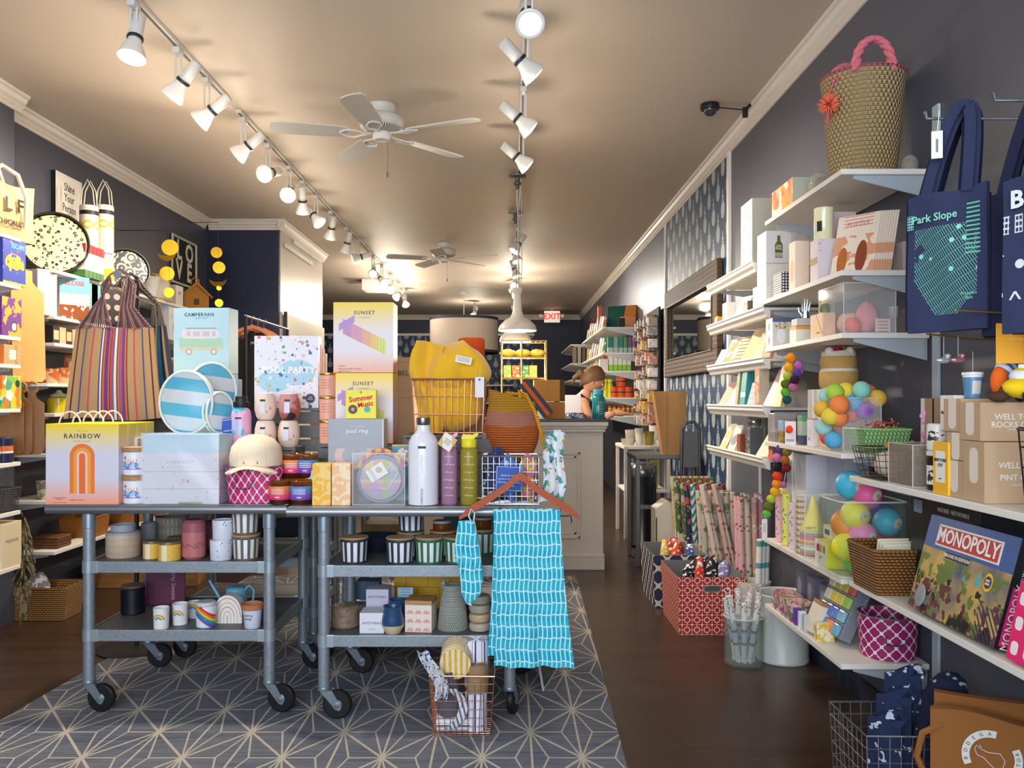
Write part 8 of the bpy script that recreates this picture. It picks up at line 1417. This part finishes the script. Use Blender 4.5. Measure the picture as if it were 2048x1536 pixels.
t = T('water_bottle', 'teal translucent water bottle with pale markings at the right of the counter', 'bottle', (XY(1197, 6.55), 6.55, zc)); r = .05
MB().lathe([(0, 0), (r*.95, 0), (r, .01), (r, .16), (r*.85, .175), (r*.7, .18), (0, .18)], 28).done('body', M('#0f7078', (('(ny<0)*(abs(x-.01)<.018)*(fr(z/.018)<.25)*(z>.03)*(z<.14)', '#9ac8c8'),), rough=.15, coat=.4), t); MB().lathe(solid(r*.82, r*.82, .225, .004, .1805), 24).done('lid', M('#3f9aac', rough=.4), t); text('nalgene', .02, t, '#b0d8d8', (-.02, -r*.98-.001, .07), ry=radians(-90))
for k, (x0, x1, c, c2) in enumerate(((1128, 1150, '#c8ccd8', '#3a4a8a'), (1148, 1180, '#d8d4d8', '#b03a3a'), (1135, 1170, '#3f4a6a', '#d8dce8'))):
    carton('paper_stack', ('pale papers with blue print', 'white papers with red print', 'navy folder')[k]+' lying on the counter before the person', 'paper', (cx(x0, x1, 6.6), 6.55+.14*k, zc+.0), .12, .02+.01*k, .12, M(c, (('noise(40)>.55', c2),), rough=.6), rz=.2*k)
t = T('tablet_stand', 'pale grey tablet screen seen from behind on the counter', 'tablet', (XY(1142, 6.9), 6.95, zc)); MB().box(-.09, .09, -.006, .006, .03, .19, .004).done('screen', M('#b8b8bc', rough=.4), t); MB().box(-.05, .05, -.03, .05, 0, .012).box(-.01, .01, -.006, .006, .01, .04).done('foot', M('#9a9aa0'), t); t.rotation_euler[0] = -.2
# yellow wire rack tower
Yw = 7.7; t = T('wire_tower', 'gold wire display tower with folded yellow cloths behind the counter', 'rack', (cx(1000, 1095, Yw), Yw, .001)); w = wd(1004, 1092, Yw)/2; ztop = ZY(684, Yw)
for a in (-w, -.02, w):
    for q in (-.14, .14): MB().cyl((a, q, 0), (a, q, ztop), .006, n=6).done('post', M('#d0b46a', metal=.7, rough=.4), t)
for py in (684, 716, 757): mb = MB().tube([(-w, -.14, ZY(py, Yw)), (w, -.14, ZY(py, Yw)), (w, .14, ZY(py, Yw)), (-w, .14, ZY(py, Yw))], .006, 6, True); [mb.cyl((-w+2*w*i/9, -.14, ZY(py, Yw)), (-w+2*w*i/9, .14, ZY(py, Yw)), .003, n=4) for i in range(1, 9)]; mb.done('shelf_wires', M('#d0b46a', metal=.7, rough=.4), t)
zt = ZY(716, Yw)
for k in range(3): one('folded_cloth', 'folded bright yellow cloth on the gold wire tower, '+('left', 'middle', 'right')[k], 'cloth', MB().sph((0, 0, .035), 1, 16, (.075, .09, .035)).noise(.008, 25), M('#efd048', rough=.9), (XY(1015+30*k, Yw), Yw, zt+.01))
for k, (px, c) in enumerate(((1015, '#9abf2c'), (1032, '#e0602a'), (1050, '#3f9a4a'), (1066, '#d8c42c'))): carton('tea_packet', ('lime', 'orange', 'green', 'yellow')[k]+' patterned packet on the lower shelf of the gold tower', 'packet', (XY(px, Yw), Yw-.05, ZY(757, Yw)+.008), .07, .11, .05, M(c, (('noise(40)>.55', '#f0e08a'),), rough=.5))
t = T('surf_shape', 'pale grey leaf-shaped board standing behind the counter', 'board', (XY(1076, 7.3), 7.3, zc+.0)); 
MB().prism([(.075*sin(a)*(1 if a < pi else .6), .14-.14*cos(a)) for a in [2*pi*i/24 for i in range(24)]], 'y', -.006, .006, True).done('board', M('#8f9a96', rough=.5), t); t.location.z = 1.156; t.location.y = 7.02; t.rotation_euler[1] = .35
one('counter_shelf', 'low white shelf behind the counter carrying goods', 'shelf', MB().box(-.5, .5, -.1, .1, -.02, 0), SHW, (.1, 7.2, 1.1)) if 0 else None
# back wall shelving with small goods
for i, z in enumerate((1.62, 1.25)):
    t = T('wall_shelf', 'long white shelf below the pineapple wallpaper on the back wall, '+('upper', 'lower')[i], 'shelf', (-1.5, YB-.3, z)); MB().box(-2.2, 1.6, 0, .28, -.03, 0).done('board', SHW, t)
rr = random.Random(21); cols = ['#e0b8a8', '#d8d4d0', '#3a3a44', '#c98a6a', '#e8d8c0', '#7a9ab0', '#b0605a', '#e8e4e0']
words = ['pink', 'white', 'charcoal', 'copper', 'cream', 'blue', 'brick red', 'pale']
for k in range(12):
    x = -3.3+.30*k; i = k % 2
    carton('gift_carton', '%s small box on the back wall shelf, number %d from the left side' % (words[k % 8], k+1) if 0 else '%s box on the %s back wall shelf, %s' % (words[k % 8], ('upper', 'lower')[i], ('far left', 'left', 'left of the yellow boxes', 'behind the toy boxes', 'behind the yellow boxes', 'right of the yellow boxes', 'behind the fleece', 'under the drum lamp', 'right under the drum lamp', 'near the pendants', 'behind the pendants', 'right of the pendants', 'near the gold tower', 'right end')[k]), 'box', (x, YB-.16, (1.62, 1.25)[i]+.0005), .2, .2+.1*rr.random(), .1, M(cols[k % 8], (('noise(14)>.56', cols[(k+3) % 8]),), rough=.6))
# far right shelf goods
ZF = [2.14, 1.846, 1.636, 1.33, 1.12]; Yf = 9.66
def fb(lab, x0, x1, y0, z, Y, d, c, e=None, name='shop_item', cat='box'): 
    h = max(.04, ZY(y0, Y)-z); x = XY((x0+x1)/2, Y); x = min(x, XR-.02-wd(x0, x1, Y)/2); return carton(name, lab+' on the far right shelves', cat, (x, Y+d/2, z+.0005), wd(x0, x1, Y), h, d, M(c, (e,) if e else (), rough=.5))
t = T('cushion', 'dark green cushion leaning on the topmost far right shelf', 'cushion', (1.34, 10.0, ZF[0]+.001), -.5); t.rotation_euler[0] = -.2; MB().slab(lambda u, v: ((u-.5)*.36, -.04*sin(pi*u)*sin(pi*v), .30*v), 14, 14, .05).done('body', M('#1c5a52', (('x>.05', '#d88a3a'), ('(x>.0)*(z<.15)', '#e0a070')), rough=.9), t)
fb('orange tall book', 1196, 1204, 612, ZF[0], 10.4, .05, '#e0662a', cat='book'); fb('slim black frame', 1236, 1250, 636, ZF[0], Yf, .02, '#1c1c20', cat='frame')
for k, (x0, x1, c, n_) in enumerate(((1216, 1226, '#1f7a6a', 'teal'), (1227, 1236, '#7fae98', 'mint'), (1237, 1246, '#2f8a78', 'deep green'), (1247, 1254, '#4a9a5a', 'leaf green'), (1256, 1263, '#7a5a80', 'plum'), (1264, 1271, '#8a6a90', 'mauve'), (1272, 1278, '#6a4a6a', 'dark plum'))): fb(n_+' slim carton with a pale foot', x0, x1, 674, ZF[1], Yf, .08, c, ('z<.06', '#a8c0b8'))
fb('plain white carton', 1200, 1216, 718, ZF[2], Yf, .12, '#dcd8d4')
for k in range(5): fb('white carton with a lime green foot, '+('first', 'second', 'third', 'fourth', 'fifth')[k]+' of five', 1218+9*k, 1226+9*k, 712, ZF[2], Yf, .08, '#e6e4da', ('z<.07', '#8acb3a'))
for k in range(2): t = pot('yellow_bottle', 'bright yellow green bottle beside the orange rolls, '+('left', 'right')[k], 'bottle', (XY(1211+10*k, Yf), Yf+.05, ZF[3]+.0005), [(0, 0), (.035, 0), (.035, .14), (.02, .17), (.03, .175), (.03, .21), (0, .21)], M('#d0d41e', rough=.3))
for k, (px, dz) in enumerate(((1228, 0), (1243, 0), (1258, 0), (1244, .125))):
    t = one('orange_tube', 'round orange tin with a dark band, '+('left', 'middle', 'right', 'on top')[k]+' of the group of four', 'tin', MB().lathe([(0, 0), (.055, 0), (.06, .01), (.06, .11), (.055, .12), (0, .12)], 26), M('#dc5a26', (('(abs(z-.06)<.006)', '#2a2a30'),), rough=.5), (min(XY(px, Yf), 1.45), Yf+.06, ZF[3]+.0005+dz))
for k in range(6): pot('spice_jar', 'small spice jar with a red and yellow cap, '+('first', 'second', 'third', 'fourth', 'fifth', 'sixth')[k]+' from the left', 'jar', (XY(1221+9*k, Yf), Yf+.04, ZF[4]+.0005), solid(.022, .022, .09), M('#b87a5a', (('z>.07', '#d8b41c'),), rough=.4), (('cap', solid(.02, .02, .115, .002, .0905), M('#c8281c', rough=.5)),))
bc = [('#e8802a', 'orange'), ('#d8c84a', 'yellow'), ('#5a9a6a', 'green'), ('#c8b8a8', 'beige'), ('#a8402c', 'rust'), ('#e0d8d0', 'white'), ('#6a8a9a', 'blue'), ('#c85a6a', 'rose')]
for s_, z in enumerate(ZF[:4]):
    for k in range(7):
        c, n_ = bc[(k*3+s_*2) % 8]; carton('standing_book', '%s book facing the aisle on the %s far right shelf, %s from the near end' % (n_, ('topmost', 'second', 'third', 'fourth')[s_], ('first', 'second', 'third', 'fourth', 'fifth', 'sixth', 'seventh')[k]), 'book', (1.13, 10.05+.31*k, z+.0005), .2, .16+.03*((k*7+s_) % 3), .03, M(c, (('noise(20)>.58', '#f0e8dc'),), rough=.5), rz=-pi/2, tilt=.15)
for k in range(5): carton('slim_book', 'grey book spine in the clear rack at the very back right, '+('first', 'second', 'third', 'fourth', 'fifth')[k], 'book', (1.05+.07*k, 13.3, 1.8805), .05, .26, .2, M(('#8a7a70', '#b0a898', '#6a5a54', '#a08a80', '#c0b8ac')[k], rough=.6))
# card wall
t = T('card_rack', 'tall dark rack on the right wall hung with small packets', 'rack', (XR-.03, 8.75, 0)); MB().box(-.02, .0, -.52, .52, .95, 2.22).done('panel', M('#17181f', rough=.7), t)
rr = random.Random(8); pc = ['#b88070', '#9a948c', '#5a5a5a', '#b8a898', '#c97a5a', '#d8a82c', '#4a4a4e', '#e0d4d4', '#9a6a4a', '#b8b0a0']; pn = ['pink', 'silver', 'grey', 'cream', 'copper', 'gold', 'black', 'white', 'brown', 'stone']
for r_ in range(9):
    for c_ in range(6):
        z_ = 2.10-.125*r_; y_ = 8.32+.16*c_; k = rr.randrange(10); dd = .10+.05*rr.random()
        one('hanging_packet', '%s packet on the dark rack, %s row, %s column from the front' % (pn[k], ('top', 'second', 'third', 'fourth', 'fifth', 'sixth', 'seventh', 'eighth', 'lowest')[r_], ('first', 'second', 'third', 'fourth', 'fifth', 'sixth')[c_]), 'packet', MB().box(-dd*.8, 0, -.03, .03, -.045, .045, .008), M(pc[k], (('noise(40)>.55', '#c8bcae'), ('vor(60)<.2', '#2a2a2a')), rough=.45), (XR-.0492, y_+rr.uniform(-.03, .03), z_+rr.uniform(-.03, .02)))
# table with ceramics
t = T('display_table', 'white display table with pale ceramics beside the counter end', 'table', (1.30, 8.15, 0)); MB().box(-.22, .22, -.35, .3, .84, .87, .004).box(-.20, .20, -.33, .28, .43, .45).done('tabletop', SHW, t)
for s_ in (-1, 1):
    for q in (-.32, .27): MB().box(s_*.2-.015, s_*.2+.015, q-.015, q+.015, .001, .84).done('leg', SHW, t)
cer = [(1.13, 7.95, 'bowl', '#d8d0c0', .06, .06), (1.24, 7.93, 'pitcher', '#cfc8bc', .04, .16), (1.34, 7.95, 'planter', '#8a7a2c', .05, .13), (1.44, 7.96, 'tray stack', '#e0dcd4', .055, .05), (1.18, 8.1, 'vase', '#bab4ac', .05, .14), (1.30, 8.12, 'mug', '#e4dccc', .045, .10), (1.42, 8.15, 'jug', '#dcd4c8', .05, .18)]
for x, y, n_, c, r_, h_ in cer: pot('ceramic_'+n_.split()[0], 'pale ceramic %s on the display table by the counter end' % n_, n_.split()[0], (x, y, .8705), rim(r_*.8, r_, h_, .005), M(c, (('vor(40)<.1', '#8a8478'),), rough=.4))
for k, (x, y, c) in enumerate(((1.15, 7.98, '#b0aaa0'), (1.27, 7.98, '#3a3f6a'), (1.38, 7.98, '#a89a2c'), (1.2, 8.2, '#6a6460'))): carton('rolled_item', ('grey', 'indigo', 'olive', 'dark grey')[k]+' boxed item on the lower shelf of the ceramics table', 'box', (x, y, .4505), .08, .28, .1, M(c, rough=.6))
# ================= person behind the counter =================
SK = M('#c99274', rough=.5); HAIR = M('#4a2f1c', (('noise(30,1,1,6)*.6', '#8a5f38'),), rough=.6); WHT2 = M('#e6e2da', rough=.85)
def skin(name, V, E, mat, parent, sub=2):
    me = bpy.data.meshes.new(name); me.from_pydata([v[:3] for v in V], E, []); o = bpy.data.objects.new(name, me); COL.objects.link(o)
    m = o.modifiers.new('s', 'SKIN'); sv = me.skin_vertices[0].data
    for i, v in enumerate(V): sv[i].radius = (v[3], v[4] if len(v) > 4 else v[3])
    sv[0].use_root = True; q = o.modifiers.new('u', 'SUBSURF'); q.levels = sub; q.render_levels = sub
    bpy.context.view_layer.update(); dg = bpy.context.evaluated_depsgraph_get(); m2 = bpy.data.meshes.new_from_object(o.evaluated_get(dg)); bpy.data.objects.remove(o)
    m2.materials.clear(); m2.materials.append(mat); m2.polygons.foreach_set('use_smooth', [True]*len(m2.polygons)); o = bpy.data.objects.new(name, m2); COL.objects.link(o); o.parent = parent; return o
P0 = (XY(1150, 7.55), 7.55, 0)
p = T('person', 'woman with tied-up brown hair bending over work behind the counter, white top', 'person', P0)
# x forward (to the right), y away from the camera, z up
B_ = [(-.06, 0, .93, .13, .11), (-.03, 0, 1.05, .105, .095), (.02, 0, 1.17, .125, .10), (.06, 0, 1.27, .12, .085), (.085, 0, 1.335, .055), (.115, 0, 1.40, .05),
      (-.08, -.09, .86, .085), (-.04, -.10, .48, .058), (-.07, -.10, .10, .042), (.06, -.10, .05, .038),
      (-.08, .09, .86, .085), (-.04, .10, .48, .058), (-.07, .10, .10, .042), (.06, .10, .05, .038),
      (.06, -.155, 1.275, .052), (.12, -.19, 1.12, .040), (.15, -.19, 1.055, .038), (.27, -.17, 1.15, .030), (.34, -.16, 1.185, .024),
      (.06, .155, 1.275, .052), (.14, .19, 1.10, .040), (.30, .12, 1.16, .028), (.35, .10, 1.185, .024)]
E_ = [(0, 1), (1, 2), (2, 3), (3, 4), (4, 5), (0, 6), (6, 7), (7, 8), (8, 9), (0, 10), (10, 11), (11, 12), (12, 13), (3, 14), (14, 15), (15, 16), (16, 17), (17, 18), (3, 19), (19, 20), (20, 21), (21, 22)]
skin('body', B_, E_, SK, p)
# head: looking down to the right
hd = MB(); hc = Vector((.165, 0, 1.475)); R_ = Matrix.Rotation(.55, 3, 'Y')
def hp(x, y, z): return hc+R_ @ Vector((x, y, z))
hd.grid(lambda u, v: hp(*(lambda a, b: ((.095*cos(a)+.012*max(0, cos(a))**8*(1 if abs(b+.1) < .5 else .5))*cos(b)*(1-.22*max(0, -sin(b))), .074*sin(a)*cos(b)*(1-.30*max(0, -sin(b))), .118*sin(b)))(2*pi*u, pi*(v-.5))), 32, 20, wrap=True)
nz = [hp(.10, 0, .01), hp(.118, 0, -.018), hp(.104, 0, -.03)]; hd.tube(nz, [.008, .013, .009], 8)
for s_ in (-1, 1): hd.sph(hp(-.005, s_*.075, -.01), .016, 8, (1, .4, 1.5))
hd.tube([hp(.095, -.022, -.058), hp(.102, 0, -.056), hp(.095, .022, -.058)], .006, 6); hd.done('head', SK, p)
for s_ in (-1, 1): MB().sph(hp(.088, s_*.032, .012), .011, 8).done('eye', M('#f0ece8', (('x>%g' % (hp(.097, 0, .0).x), '#2a1c14'),)), p)
for s_ in (-1, 1): MB().tube([hp(.092, s_*.018, .034), hp(.09, s_*.035, .038), hp(.078, s_*.05, .032)], .003, 5).done('eyebrow', HAIR, p)
hr = MB().grid(lambda u, v: hp(*(lambda a, b: (.108*cos(a)*cos(b)-.012, .088*sin(a)*cos(b), .132*sin(b)+.006))(2*pi*u, (pi*.5)*(v+(1-v)*(-.12-.45*max(0, -cos(2*pi*u))+.42*max(0, cos(2*pi*u)))))), 32, 14, wrap=True)
hr.sph(hp(-.125, 0, -.01), .036, 14, (1, .8, 1.2)).tube([hp(-.14, 0, -.03), hp(-.16, 0, -.07), hp(-.15, 0, -.12)], [.028, .022, .006], 8).noise(.006, 30).done('hair', HAIR, p); MB().tube([hp(-.10, -.03, .03), hp(-.10, .03, .05)], .01, 6).done('hair_tie', M('#2a2a2a'), p)
# top and apron: slightly larger shells over the torso
skin('white_top', [(-.06, 0, .95, .138, .118), (-.03, 0, 1.05, .113, .103), (.02, 0, 1.17, .133, .108), (.055, 0, 1.262, .118, .088)], [(0, 1), (1, 2), (2, 3)], WHT2, p)
for s_ in (-1, 1): MB().tube([(.14, s_*.07, 1.22), (.11, s_*.085, 1.30), (.05, s_*.09, 1.345), (-.03, s_*.08, 1.29), (-.07, s_*.06, 1.2)], .012, 6).done('apron_strap', M('#1c1c22', rough=.8), p)
skin('skirt', [(-.065, 0, .99, .135, .12), (-.06, 0, .85, .16, .14), (-.05, 0, .6, .17, .17)], [(0, 1), (1, 2)], M('#232a4a', (('vor(20)<.2', '#c9ccd8'),), rough=.8), p)
skin('arm_wrap', [(.135, -.19, 1.085, .046), (.155, -.19, 1.06, .047), (.22, -.18, 1.112, .040), (.27, -.17, 1.15, .036)], [(0, 1), (1, 2), (2, 3)], M('#20264a', (('vor(40)<.3', '#d8dce6'),), rough=.8), p)
for s_, wx, wy in ((-1, .34, -.16), (1, .35, .10)):
    hb_ = MB(); w0 = Vector((wx, wy, 1.185)); hb_.tube([w0, w0+Vector((.035, 0, .0)), w0+Vector((.075, 0, -.004))], [.022, .03, .026], 10)
    for k in range(4): y_ = -.027+.018*k; L_ = (.06, .072, .07, .055)[k]; hb_.tube([w0+Vector((.07, y_, -.004)), w0+Vector((.07+L_*.5, y_*1.1, .002)), w0+Vector((.07+L_, y_*1.15, -.012))], [.009, .0085, .006], 7)
    hb_.tube([w0+Vector((.025, s_*-.02, 0)), w0+Vector((.05, s_*-.045, -.006)), w0+Vector((.075, s_*-.052, -.012))], [.011, .010, .007], 7); hb_.done('hand', SK, p)
